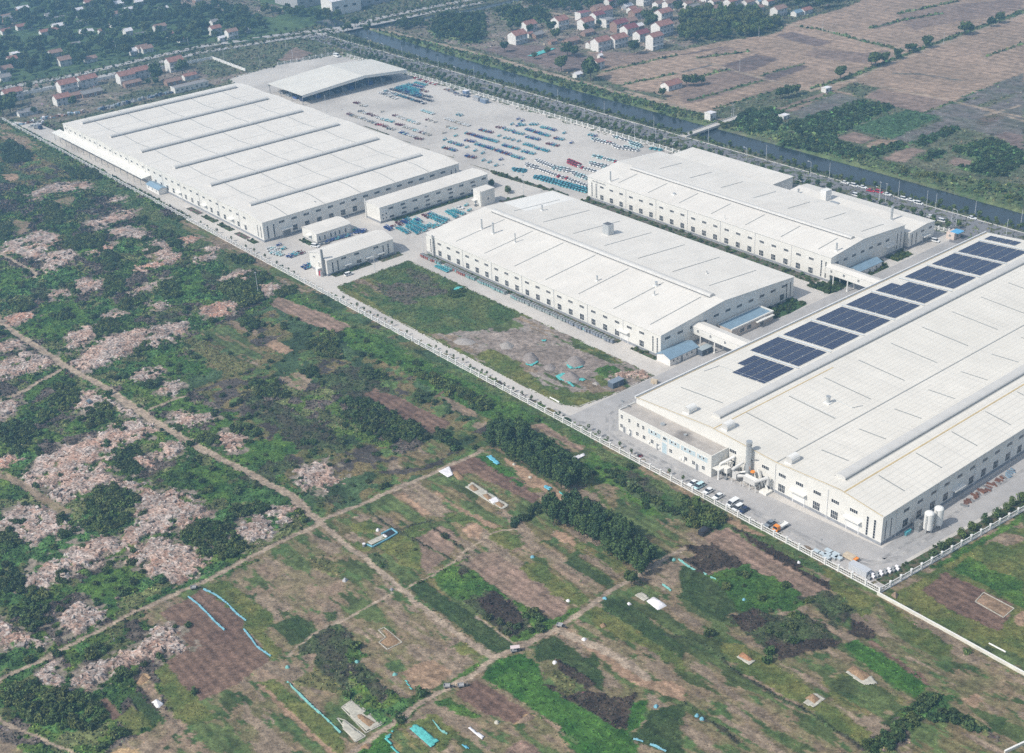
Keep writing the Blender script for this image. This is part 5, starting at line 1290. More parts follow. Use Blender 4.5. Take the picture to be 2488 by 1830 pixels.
# footbridges between halls
def skybridge(label, y0, y1, x0=-341.2, x1=-311.2, zb=5.4, zt=8.6):
    t = thing('sky_bridge', label, 'sky bridge', (x0, y0, 0), 'covered bridges between halls'); L = (x0, y0, 0)
    b = MB(); b.box(x0, x1, y0, y1, zb, zt, M_CREAM, top=M_ROOFX); b.build('corridor', L, t)
    b = MB(); b.mesh([(x0, y0-.2, zt+.02), (x1, y0-.2, zt+.02), (x1, (y0+y1)/2, zt+.7), (x0, (y0+y1)/2, zt+.7), (x1, y1+.2, zt+.02), (x0, y1+.2, zt+.02)], [(0, 1, 2, 3), (3, 2, 4, 5), (0, 3, 5), (1, 4, 2)], M_ROOFX); b.build('roof', L, t)
    for x in (x0+6, x0+13, x0+21):
        window(t, x-2.5, y0, zb+1.9, '-Y', 1.1, 1.2, 2, 2)
    for x in (x0+4.5, x0+12.4):
        for y in (y0+.5, y1-.5):
            b = MB(); b.tube((x, y, .06), (x, y, zb), .3, .3, M_WHITE, 10); b.tube((x, y, .06), (x, y, .5), .5, .5, M_WHITE, 10); b.build('column', L, t)
skybridge('covered white footbridge from the solar hall to the hall by the grass lot', 368.2, 374.6)
skybridge('covered white footbridge from the solar hall to the river side hall', 456, 462)
# open storage shed
pr = [(448.4, 6.8), (499.6, 10.0), (536.6, 6.8)]
SH = Hall('open_shed', 'open sided storage shed with broad pale roof at the back of the yard', 'open shed', -826, -781, 448.4, 537, pr, 'X', mat('pale stone roof', (.64, .62, .57), .6, .3, nscale=.1, namp=.05, stripes=[(0, 1.2, .1, (.59, .57, .52))]), plinth=0, openb=True, trim=M_CREAM)
b = MB()
for x in (-826.2, -780.8):
    for (ua, za), (uc, zc) in zip(pr[:-1], pr[1:]):
        b.mesh([(x-.1, ua, za+.05), (x-.1, uc, zc+.05), (x-.1, uc, zc-1.9), (x-.1, ua, za-1.6), (x+.1, ua, za+.05), (x+.1, uc, zc+.05), (x+.1, uc, zc-1.9), (x+.1, ua, za-1.6)], [(0, 1, 2, 3), (4, 7, 6, 5), (3, 2, 6, 7), (0, 4, 5, 1)], M_CREAM)
b.build('fascia', SH.L, SH.t)
for x in np.linspace(-825.6, -781.4, 4):
    for y in np.linspace(448.9, 536.4, 9 if x in (-825.6, -781.4) or x > -782 else 5):
        b = MB(); b.tube((x, y, .06), (x, y, zat(pr, y)-.1), .2, .2, M_GREYM, 8); b.build('column', SH.L, SH.t)
b = MB()
for x in (-818, -809, -800, -791):
    for y in np.arange(455, 532, 5.5): b.box(x-2.6, x+2.6, y-1.8, y+1.8, .06, 1.4+1.2*((int(y*3+x) % 5)/4), [PAINT['navy'], M_GREYM, PAINT['grey'], PAINT['blue']][int(y+x) % 4])
o = b.build('stored_stock', (-810, 490, 0)); tag(o, 'dark stacked stock standing under the open storage shed', kind='stuff')

# gatehouse, mobile sheds, containers
t = thing('gatehouse', 'small cream gatehouse with blue flat roof at the works entrance', 'gatehouse', (-333.5, 541.5, .06)); L = (-333.5, 541.5, .06)
b = MB(); b.box(-334, -329.6, 540.6, 546.2, .06, 3.5, mat('pinkish render', (.60, .50, .44), .8, .2)); b.build('wall', L, t)
b = MB(); b.box(-332.6, -328, 541.6, 546.6, 3.5, 3.75, mat('bright blue roof', (.10, .36, .62), .5, .4)); b.build('roof', L, t)
window(t, -329.6, 543.3, 1.9, '+X', 1.8, 1.4, 2, 2); window(t, -332, 540.6, 1.9, '-Y', 1.2, 1.2, 2, 2)
def container(label, cx, cy, lx, ly, h, m, top, name='container'):
    t = thing(name, label, 'container', (cx, cy, .06)); L = (cx, cy, .06)
    b = MB(); b.box(cx-lx/2, cx+lx/2, cy-ly/2, cy+ly/2, .1, h, m)
    n = int(max(lx, ly)/.5)
    for i in range(n):
        if lx > ly: x = cx-lx/2+(i+.5)*lx/n; b.box(x-.08, x+.08, cy-ly/2-.05, cy-ly/2, .2, h-.15, m)
        else: y = cy-ly/2+(i+.5)*ly/n; b.box(cx+lx/2, cx+lx/2+.05, y-.08, y+.08, .2, h-.15, m)
    b.build('body', L, t)
    b = MB(); b.box(cx-lx/2-.08, cx+lx/2+.08, cy-ly/2-.08, cy+ly/2+.08, h, h+.12, top); b.build('roof', L, t)
    b = MB(); b.box(cx+lx/2, cx+lx/2+.07, cy-.4, cy+.4, .15, 2.1, M_GREYM); b.build('door', L, t)
container('dark slate container cabin standing at the end of the empty lot', -336.7, 319.8, 3.0, 6.0, 2.7, mat('slate container', (.10, .125, .16), .6, .3), mat('slate lid', (.20, .24, .29), .6, .3))
container('dark shipping container parked under the covered footbridge', -331.9, 366.0, 3.4, 6.2, 2.7, mat('charcoal container', (.09, .11, .14), .6, .3), mat('pale container lid', (.33, .38, .40), .6, .3))
x, y = G('Q', 1905, 250); container('grey twin site cabin by the river fence', x, y, 6, 3, 2.7, M_GREYW, M_GALV)
x, y = G('Q', 1990, 285); container('blue grey cabin beside the grey site cabin by the river fence', x, y+1, 6, 3, 2.7, mat('blue grey cabin', (.17, .22, .30), .6, .3), M_GALV)
x, y = G('Q', 1740, 175); container('blue box cabin among scrap near the river fence', x, y+1, 4, 3, 3.0, mat('blue box', (.16, .22, .34), .6, .3), M_SHEET)
container('grey white metal box by the front fence corner', -195.0, 288.9, 6.8, 2.4, 2.3, mat('pale steel box', (.52, .54, .57), .5, .4), mat('pale steel lid', (.47, .49, .52), .5, .4))
# ------------------------------------------------------------------ fences and walls
def fence(name, label, p, q, n, hgt=2.3, nparts=95, first_end=True, wall=False):
    """concrete fence: posts, each a part, and one continuous rail panel per bay"""
    t = thing(name, label, 'fence', (p[0], p[1], 0)); L = (p[0], p[1], 0)
    P, Q_ = Vector(p), Vector(q); d = (Q_-P)/n; u = d.normalized(); w_ = Vector((-u.y, u.x)); ln = d.length
    def blk(b, a, c, hw, z0, z1, m):
        b.prism([tuple(a-w_*hw), tuple(c-w_*hw), tuple(c+w_*hw), tuple(a+w_*hw)], z0, z1, m)
    m = mat('fence white', (.70, .69, .67), .7, .2, nscale=.6, namp=.08) if 'fence white' not in bpy.data.materials else bpy.data.materials['fence white']
    post = MB(); o0 = Vector((0, 0))
    blk(post, -u*.27, u*.27, .27, 0, hgt, m); blk(post, -u*.36, u*.36, .36, hgt, hgt+.22, m)
    pm = post.build('post'); pme = pm.data; bpy.data.objects.remove(pm)
    order = sorted(range(n+1), key=lambda i: (P+d*i).length)
    near = set(order[:nparts]); rest = MB()
    for i in range(n+1):
        c = P+d*i
        if i in near:
            o = bpy.data.objects.new('post', pme); COL.objects.link(o); o.parent = t; o.location = (c.x-p[0], c.y-p[1], 0)
        else:
            blk(rest, c-u*.27, c+u*.27, .27, 0, hgt+.2, m)
    if rest.v: tag(rest.build('far_post', L, t), kind='stuff')
    b = MB()
    blk(b, P, Q_, .13, 0, .35, m)
    if not wall:
        blk(b, P, Q_, .10, hgt-.42, hgt-.22, m); blk(b, P, Q_, .08, .95, 1.08, m)
        k = max(6, int(ln/.62))
        for i in range(n):
            c = P+d*i
            far = c.length > 620
            for j in range(1, k, 2 if far else 1):
                e = c+d*(j/k); blk(b, e-u*.055, e+u*.055, .05, .4, hgt-.25, m)
    else: blk(b, P, Q_, .12, .4, hgt-.1, m)
    b.build('railing', L, t)
    return t
fence('concrete_fence', 'long white railing fence along the front road, from warehouse end to corner', (-909, 286.6), (-184.3, 284.6), 140)
fence('concrete_fence', 'white railing fence with square posts running up behind the gas tanks', (-184.3, 284.6), (-166, 536), 52)
fence('concrete_fence', 'white railing fence between the vehicle yard and the tree lined river road', (-871, 544.5), (-346, 547), 100)
fence('concrete_fence', 'pale post fence behind the open shed at the far end of the yard', (-890.5, 494), (-884.2, 541), 9)
fence('boundary_wall', 'pale slab wall across the grass plot by the far houses', (-948, 469), (-894, 467.5), 9, 2.4, wall=True)
fence('boundary_wall', 'blue grey wall along the highway behind the houses', (-964, 318), (-948, 469), 26, 2.4, wall=True)
fence('gate_fence', 'short white steel gate beside the gatehouse', (-345.5, 546.9), (-337, 547.6), 3, 2.0)
def lowwall(label, pl, hgt, wd):
    t = thing('garden_wall', label, 'wall', (pl[0][0], pl[0][1], 0)); b = MB()
    for p, q in zip(pl[:-1], pl[1:]):
        p, q = Vector(p), Vector(q); u = (q-p).normalized(); n = Vector((-u.y, u.x))*wd/2
        b.prism([tuple(p-n), tuple(q-n), tuple(q+n), tuple(p+n)], -.2, hgt, mat('lime washed wall', (.62, .60, .53), .85, .15, nscale=.4, namp=.15) if 'lime washed wall' not in bpy.data.materials else bpy.data.materials['lime washed wall'])
    b.build('wall_run', (pl[0][0], pl[0][1], 0), t)
    b = MB()
    for p, q in zip(pl[:-1], pl[1:]):
        p, q = Vector(p), Vector(q); u = (q-p).normalized(); n = Vector((-u.y, u.x))*(wd/2+.06)
        b.prism([tuple(p-n), tuple(q-n), tuple(q+n), tuple(p+n)], hgt+.002, hgt+.09, M_WHITE)
    b.build('coping', (pl[0][0], pl[0][1], 0), t)
lowwall('low cream wall running on from the fence corner across the fields', [(-184.4, 283.6), (-160, 283.4), (-122, 282.8)], 1.1, .35)
lowwall('short piece of pale low wall in the lower right field corner', [(-121.9, 252.5), (-119, 265)], 1.0, .35)
# bridge over the river, pump house
p0, p1 = Vector(G('TR', 0, 905)), Vector(G('TR', 372, 775))
t = thing('bridge', 'small flat concrete bridge carrying a track over the river', 'bridge', (p0.x, p0.y, 0)); u = (p1-p0).normalized(); n = Vector((-u.y, u.x)); L = (p0.x, p0.y, 0)
b = MB(); b.prism([tuple(p0-n*2.6), tuple(p1-n*2.6), tuple(p1+n*2.6), tuple(p0+n*2.6)], -.1, .6, M_CONC); b.build('deck', L, t)
b = MB()
for s_ in (-2.5, 2.5): b.prism([tuple(p0+n*(s_-.1)), tuple(p1+n*(s_-.1)), tuple(p1+n*(s_+.1)), tuple(p0+n*(s_+.1))], .602, 1.2, M_KERB)
b.build('parapet', L, t)
for f in (.33, .66):
    c = p0+(p1-p0)*f; b = MB(); b.prism([tuple(c-u*.4-n*2), tuple(c+u*.4-n*2), tuple(c+u*.4+n*2), tuple(c-u*.4+n*2)], -3, -.1, M_CONC); b.build('pier', L, t)

# ------------------------------------------------------------------ houses
ROOFS = dict(red=M_REDR, maroon=M_MAROON, brown=M_BROWNR, grey=M_GREYR, white=M_SHEET, blue=M_BLUER)
HOUSES = []
def house(x, y, l, d, h, rc, wall=M_HWALL, nfl=2, flat=False, facade=None):
    t = thing('house', '', 'house', (x, y, 0)); L = (x, y, 0)
    x0, x1, y0, y1 = x-d, x, y, y+l
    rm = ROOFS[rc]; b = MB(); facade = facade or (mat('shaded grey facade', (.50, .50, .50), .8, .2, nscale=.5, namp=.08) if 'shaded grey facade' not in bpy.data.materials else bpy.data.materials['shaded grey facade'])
    rz = 0 if flat else d*.27
    xm = (x0+x1)/2
    for yy in (y0, y1):
        b.poly([(x0, yy, -.3), (x1, yy, -.3), (x1, yy, h)]+([] if flat else [(xm, yy, h+rz)])+[(x0, yy, h)], wall)
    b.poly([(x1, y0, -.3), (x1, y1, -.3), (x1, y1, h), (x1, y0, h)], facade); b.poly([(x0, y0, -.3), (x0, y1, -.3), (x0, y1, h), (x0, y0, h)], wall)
    b.build('wall', L, t)
    b = MB(); o = .45
    if flat:
        b.box(x0-.2, x1+.2, y0-.2, y1+.2, h, h+.2, M_CREAM, top=rm); b.box(x0, x1, y0-.2, y0, h+.2, h+.6, M_CREAM)
    else:
        k = rz/(d/2)
        for s_ in (-1, 1):
            xe = xm+s_*(d/2+o); ze = h-k*o
            v = [(xm, y0-o, h+rz+.05), (xe, y0-o, ze+.05), (xe, y1+o, ze+.05), (xm, y1+o, h+rz+.05)]
            v += [(a, c, z+.22) for a, c, z in v]
            b.mesh(v, [(0, 1, 2, 3), (4, 5, 6, 7), (0, 1, 5, 4), (1, 2, 6, 5), (2, 3, 7, 6)], rm)
        b.tube((xm, y0-o, h+rz+.26), (xm, y1+o, h+rz+.26), .14, .14, rm, 6)
    b.build('roof', L, t)
    nw = max(2, int(l/3.4)); fh = h/nfl
    for f in range(nfl):
        for i in range(nw):
            if f == 0 and i == nw//2: door(t, x1, y0+l*(i+.5)/nw, '+X', 1.3, min(2.2, fh*.8), False, M_GREYM)
            else: window(t, x1, y0+l*(i+.5)/nw, fh*(f+.55), '+X', 1.5, min(1.4, fh*.5), 2, 1)
    if h > 6 and nfl > 1:
        b = MB(); b.box(x1+.005, x1+.9, y0+.2, y1-.2, fh-.1, fh+.08, M_WHITE); b.build('balcony', L, t)
    HOUSES.append((t, rc, nfl, flat, x, y))
    return t
def hz(z, s, **k):
    for q in s.split(';'):
        a = q.split(); x, y = G(z, float(a[0]), float(a[1]))
        house(x, y, float(a[2]), float(a[3]), float(a[4]), a[5], nfl=int(a[6]), **k)
hz('N', '650 728 13 9 6.4 red 2;862 672 13 8 6 red 2;607 862 10.5 8 5.4 red 2;70 822 13 8 6.4 red 2;1275 642 12 8.5 6.8 red 2;1425 582 12 8 6 red 2;1795 508 12 9 8 red 2;640 446 9.5 8 4.8 brown 2;112 445 7 7 5.6 red 2;210 976 13 6 2.8 grey 1;1945 592 10 5 3.2 red 1;440 126 16 6 3.4 red 1;860 122 7 6 3.2 white 1;1180 40 8 6 3.2 brown 1;915 410 9 6 3.2 brown 1;1380 332 5 5 3.2 white 1;1460 302 9 7 3.6 brown 1;20 612 8 7 3.6 grey 1;30 530 9 8 3.8 brown 1;540 350 10 7 3.4 brown 1;1890 196 8 6 3.2 brown 1')
hz('N', '1320 668 13 5 2.8 brown 1;875 775 15 6 2.8 grey 1;760 790 9 5 2.8 brown 1;1760 650 12 6 2.8 brown 1', wall=M_BRICK, facade=M_BRICK)
x, y = G('N', 1842, 727); house(x, y, 27, 7, 3.8, 'grey', wall=M_CREAM, nfl=1, flat=True, facade=M_CREAM)
hz('TL', '1400 240 9 7 6 red 2;1508 266 9 7 6.4 brown 2;1448 280 6 4 3.4 white 1;1625 222 4 4 3 white 1;945 355 9 7 3.6 brown 1;875 355 5 4 3 white 1;555 240 9 6 3 white 1;120 205 13 6 3.4 red 1;20 235 8 6 3.4 red 1;900 40 9 6 3.4 white 1;1060 85 8 6 3 white 1;740 120 8 6 3.2 brown 1;810 125 7 6 3.2 red 1;660 230 10 5 3 brown 1;60 440 6 5 3.2 white 1;500 95 8 6 3.2 white 1')
hz('V', '180 430 12 10 7.2 red 2;325 262 11 9 5.5 red 2;738 242 11 10 7.6 red 2;1072 244 11 9 6.8 red 2;1222 150 10 8 6.5 maroon 2;1630 320 12 9 5.8 maroon 2;1252 520 13 9 7.4 red 2;1468 478 14 9 7.0 red 2;1790 392 11 8 6 maroon 2;1960 502 11 8 10 red 3;2050 338 15 10 9 red 3;1240 752 7 6 5.4 red 2;2165 1030 13 8 3.6 red 1;2072 140 13 9 7.6 red 2;350 338 5 4 3.2 red 1;1140 480 6 5 4 brown 1;970 864 5.5 4.5 2.8 white 1;1270 610 3 3 2.6 white 1')
hz('V', '440 345 9 6 2.8 grey 1;870 440 12 7 3.2 brown 1;640 430 6 4 2.6 brown 1;1660 190 9 7 4.2 brown 1;1080 320 10 6 2.8 brown 1;1775 250 6 6 4 white 1', wall=M_BRICK, facade=M_BRICK)
x, y = G('V', 1355, 208); house(x, y, 10, 8, 6.2, 'grey', nfl=2, flat=True)
hz('TM', '1905 95 7 6 4 red 1;1985 45 14 9 8 grey 2;2145 65 10 7 5 brown 2;1775 25 9 8 6.5 white 2;2080 60 8 7 4 brown 1')
hz('TR', '310 70 11 8 7 red 2;420 50 9 7 4 brown 1;200 45 9 7 4 brown 1;485 85 9 6 3.4 brown 1;620 115 12 8 6 brown 2;745 112 8 6 3 blue 1;800 100 10 6 3.4 red 1;65 90 10 8 4 grey 1;25 60 7 6 4 brown 1;560 40 8 7 3.6 red 1;500 35 6 5 3 blue 1;150 15 10 8 4 brown 1')
r5 = random.Random(12); k5 = 0
while k5 < 20:      # more small dwellings between the trees beyond the highway
    zx, zy = r5.uniform(0, 1500), r5.uniform(10, 470); x, y = G('TL', zx, zy)
    if zy > 520-.215*zx-30 or any((x-h[4])**2+(y-h[5])**2 < 17**2 for h in HOUSES): continue
    house(x, y, r5.uniform(6, 12), r5.uniform(5, 8), r5.uniform(2.8, 5.2), r5.choice(('brown', 'grey', 'white', 'white', 'red')), nfl=1, wall=r5.choice((M_HWALL, M_HWALL, M_BRICK)), flat=r5.random() < .3); k5 += 1
k5 = 0
while k5 < 26:      # more village dwellings across the river
    z5 = r5.choice(('TM', 'TR', 'V')); zx, zy = (r5.uniform(1660, 2240), r5.uniform(5, 130)) if z5 == 'TM' else (r5.uniform(0, 560), r5.uniform(5, 100)) if z5 == 'TR' else (r5.uniform(900, 2200), r5.uniform(60, 330))
    x, y = G(z5, zx, zy)
    if any((x-h[4])**2+(y-h[5])**2 < 15**2 for h in HOUSES): k5 += .2; continue
    house(x, y, r5.uniform(7, 13), r5.uniform(6, 9), r5.choice((3, 3.4, 5.8, 7)), r5.choice(('brown', 'brown', 'grey', 'red', 'maroon', 'white')), nfl=2 if r5.random() < .4 else 1, wall=r5.choice((M_HWALL, M_HWALL, M_BRICK, M_GREYW)), flat=r5.random() < .2); k5 += 1
for z, s, lab in (('TR', '178 800 5.5 5 4.6', 'square pale pump house beside the river bridge'), ('TR', '940 614 6 4 2.8', 'small white box shed by the field track'), ('TR', '660 795 6 4 2.6', 'grey box shed at the orchard edge')):
    a = s.split(); x, y = G(z, float(a[0]), float(a[1])); t = house(x, y, float(a[2]), float(a[3]), float(a[4]), 'white', nfl=1, flat=True); HOUSES.pop(); t['label'] = lab; t['category'] = 'hut'
_hb = {}
for h in HOUSES:
    reg = 'across the river' if h[5] > 600 and h[4] > -1000 else 'beyond the highway' if h[4] < -975 else 'below the highway'
    _hb.setdefault((reg, h[1], h[3], h[2]), []).append(h)
for (reg, rc, flat, nfl), l in _hb.items():
    l.sort(key=lambda h: (h[5]-h[4]*-.0)*.78+h[4]*.62)
    for i, h in enumerate(l):
        st = {1: 'single storey', 2: 'two storey', 3: 'three storey'}[nfl]
        rf = ('flat %s roof' if flat else '%s roof') % rc
        h[0]['label'] = '%s house with %s %s, %s' % (st, rf, reg, 'the only one' if len(l) == 1 else '%s from left' % ordn(i+1)); h[0]['group'] = 'village houses '+reg

def farshed(z, x, y, l, d, h, rc, label, wm=M_GREYW):
    X, Y = G(z, x, y); hl = Hall('industrial_shed', label, 'shed', X-d, X, Y, Y+l, [(X-d, h), (X-d/2, h+2), (X, h)], 'Y', ROOFS.get(rc, M_BLUER), wm, plinth=0)
    for k in range(int(l/9)): window(hl.t, X, Y+5+9*k, h*.55, '+X', 4, 2.0, 4, 1)
    return hl
M_PALEBLUE = mat('pale blue roof', (.45, .58, .66), .5, .3, stripes=[(1, 1.2, .1, (.40, .52, .60))]); ROOFS['pale'] = M_PALEBLUE
farshed('TL', 1960, 62, 62, 40, 9, 'pale', 'far industrial shed with pale blue roof beyond the highway')
farshed('TL', 2190, 108, 30, 18, 12, 'white', 'far white office building beside the pale blue shed', M_HWALL)
farshed('TM', 40, 68, 150, 26, 6, 'blue', 'long low blue roofed shed row at the top edge')

# ------------------------------------------------------------------ trees and shrubs
def crown(seed, shape, n, ls, ca, cb, dens=.55):
    """shape: list of lobes (x, y, z, rx, ry, rz)"""
    r = np.random.default_rng(seed)
    w_ = np.array([q[3]*q[4]+q[3]*q[5] for q in shape]); k = r.choice(len(shape), n, p=w_/w_.sum())
    q = np.array(shape)[k]
    d = r.normal(size=(n, 3)); d /= np.linalg.norm(d, axis=1)[:, None]
    rad = (dens+(1-dens)*r.random(n))**.6*(.86+.28*vnoise(d[:, 0]*3+k, d[:, 1]*3+d[:, 2]*2, .7, seed))
    P = q[:, :3]+d*q[:, 3:]*rad[:, None]
    s = ls*(.7+.6*r.random(n))
    N = d*.7+r.normal(size=(n, 3))*.45+np.array((0, 0, .25)); N /= np.linalg.norm(N, axis=1)[:, None]
    U = np.cross(N, r.normal(size=(n, 3))); U /= np.linalg.norm(U, axis=1)[:, None]; W = np.cross(N, U)
    a = s[:, None]; b_ = (s*(.55+.3*r.random(n)))[:, None]
    V = np.stack([P-U*a*.6-W*b_*.35, P+U*a*.15-W*b_*.6, P+U*a*.6+W*b_*.3, P-U*a*.2+W*b_*.6], 1).reshape(-1, 3)
    t = np.clip(r.random(n)*.6+.4*vnoise(P[:, 0]+9, P[:, 2]+P[:, 1], ls*2.6, seed+2), 0, 1)[:, None]
    c = np.array(ca)*(1-t)+np.array(cb)*t
    c = c*(1+.2*r.normal(size=(n, 1)))
    return V, np.arange(4*n).reshape(n, 4), np.repeat(c, 4, 0)
def trunk_mesh(h, r, limbs, seed):
    rr = random.Random(seed); b = MB(); b.tube((0, 0, -.3), (0, 0, h*.55), r, r*.7, M_BARK, 7, False); b.tube((0, 0, h*.55), (rr.uniform(-.2, .2), rr.uniform(-.2, .2), h), r*.7, r*.2, M_BARK, 6)
    for i in range(limbs):
        a = rr.random()*6.28; z = h*(.35+.45*rr.random()); ln = h*.28
        b.tube((0, 0, z), (math.cos(a)*ln, math.sin(a)*ln, z+ln*.7), r*.4, r*.12, M_BARK, 5)
    o = b.build('trunk'); me = o.data; bpy.data.objects.remove(o); return me
DG, MG = ((.024, .046, .018), (.082, .122, .040)), ((.038, .068, .024), (.10, .145, .047))
VAR = {}
def variants(kind, n):
    if kind in VAR: return VAR[kind]
    out = []
    for i in range(n):
        sd = hash_(kind)+i*13; rr = random.Random(sd)
        if kind == 'poplar':
            lobes = [(rr.uniform(-.3, .3), rr.uniform(-.3, .3), z, rx, rx, 1.5) for z, rx in ((2.9, 1.45), (4.4, 1.75), (5.9, 1.8), (7.1, 1.45))]+[(rr.uniform(-1.1, 1.1), rr.uniform(-1.1, 1.1), rr.uniform(3.5, 7.2), .95, .95, .95) for _ in range(5)]
            V, F, C = crown(sd, lobes, 640, .55, (.022, .05, .02), (.07, .12, .042), .5); tm = trunk_mesh(8, .16, 4, sd)
        elif kind == 'broad':
            h = 8; lobes = [(0, 0, 5, 2.4, 2.4, 2.2)]+[(2.0*math.cos(a)*rr.uniform(.7, 1.1), 2.0*math.sin(a)*rr.uniform(.7, 1.1), rr.uniform(3.6, 6.4), rr.uniform(1.1, 1.7), rr.uniform(1.1, 1.7), rr.uniform(1., 1.6)) for a in np.arange(0, 6.28, .8)]
            V, F, C = crown(sd, lobes, 620, .85, *DG, .5); tm = trunk_mesh(6, .24, 5, sd)
        elif kind == 'street':
            lobes = [(0, 0, 3.4, 1.35, 1.35, 1.3)]+[(rr.uniform(-.9, .9), rr.uniform(-.9, .9), rr.uniform(2.4, 4.2), .8, .8, .8) for _ in range(4)]
            V, F, C = crown(sd, lobes, 190, .62, *MG, .5); tm = trunk_mesh(3.2, .1, 3, sd)
        elif kind == 'clipped':
            V, F, C = crown(sd, [(0, 0, 2.1, .58, .58, .75)], 130, .26, *DG, .6); tm = trunk_mesh(1.7, .05, 2, sd)
        elif kind == 'shrub':
            lobes = [(0, 0, .9, 1.3, 1.3, 1.0)]+[(rr.uniform(-1, 1), rr.uniform(-1, 1), rr.uniform(.5, 1.4), .8, .8, .75) for _ in range(4)]
            V, F, C = crown(sd, lobes, 260, .5, *DG, .5); tm = None
        elif kind == 'hedgetree':
            lobes = [(0, 0, 2.1, 1.5, 1.5, 1.4)]+[(rr.uniform(-1, 1), rr.uniform(-1, 1), rr.uniform(1.2, 3.0), .8, .8, .8) for _ in range(5)]
            V, F, C = crown(sd, lobes, 380, .42, *MG, .5); tm = trunk_mesh(2.4, .09, 4, sd)
        me = np_mesh('crown', V, F, [M_LEAF], C); out.append((tm, me, V, C))
    VAR[kind] = out
    return out
def hash_(s): return sum(ord(c)*(i+3) for i, c in enumerate(s))
NV = dict(poplar=7, broad=6, street=6, clipped=4, shrub=7, hedgetree=5)
def plant(kind, name, cat, label, group, x, y, s=1.0, z=0.0, sz=None, rot=None):
    tm, me, _, _ = random.choice(variants(kind, NV[kind]))
    t = thing(name, label, cat, (x, y, z), group, rot if rot is not None else random.random()*6.28)
    t.scale = (s, s, sz or s)
    if tm:
        o = bpy.data.objects.new('trunk', tm); COL.objects.link(o); o.parent = t
    o = bpy.data.objects.new('crown', me); COL.objects.link(o); o.parent = t
    return t
def fill(pl, step, jit=.4, seed=0):
    rr = random.Random(seed); xs = [p[0] for p in pl]; ys = [p[1] for p in pl]; out = []
    x = min(xs)
    while x < max(xs):
        y = min(ys)
        while y < max(ys):
            a, c = x+rr.uniform(-jit, jit)*step, y+rr.uniform(-jit, jit)*step
            if inside(np.array([a]), np.array([c]), pl)[0]: out.append((a, c))
            y += step
        x += step
    return out
def cloud(name, spots, kind, label, cat=None, kd='stuff', smin=.8, smax=1.3, loc=None):
    """one mesh of many intergrown plants"""
    Vs, Cs = [], []
    loc = loc or (0, 0)
    for x, y, s in spots:
        _, _, V, C = random.choice(variants(kind, NV[kind])); a = random.random()*6.28; k = s*random.uniform(smin, smax)
        R_m = np.array([[math.cos(a), -math.sin(a), 0], [math.sin(a), math.cos(a), 0], [0, 0, 1]])
        v = V@R_m.T*k+np.array([x-loc[0], y-loc[1], 0]); Vs.append(v); Cs.append(C*random.uniform(.7, 1.35)*np.array((random.uniform(.85, 1.25), 1, random.uniform(.8, 1.1))))
    V = np.concatenate(Vs); F = np.arange(len(V)).reshape(-1, 4)
    o = link(name, np_mesh(name, V, F, [M_LEAF], np.concatenate(Cs)), (loc[0], loc[1], 0))
    return tag(o, label, cat, None, kd)
# poplar plantations
for z, s, lab, grp in (('M3', '915,490 1060,575 1250,705 1430,795 1560,812 1640,760 1500,640 1300,500 1150,410 1000,400', 'tall dark poplar packed in the upper plantation block', 'poplars of the upper plantation'),
                       ('M3', '1290,960 1400,1030 1560,1120 1700,1200 1850,1310 1960,1390 2060,1260 1900,1130 1750,1000 1560,900 1300,930', 'tall dark poplar packed in the lower plantation block', 'poplars of the lower plantation')):
    for x, y in fill(pts(z, s), 3.15, .3, 3):
        plant('poplar', 'poplar_tree', 'tree', lab, grp, x, y, random.uniform(.82, 1.1))
x, y = G('M4', 1905, 200); plant('broad', 'broadleaf_tree', 'tree', 'single round dark tree by the field track below the plantation', None, x, y, .72)
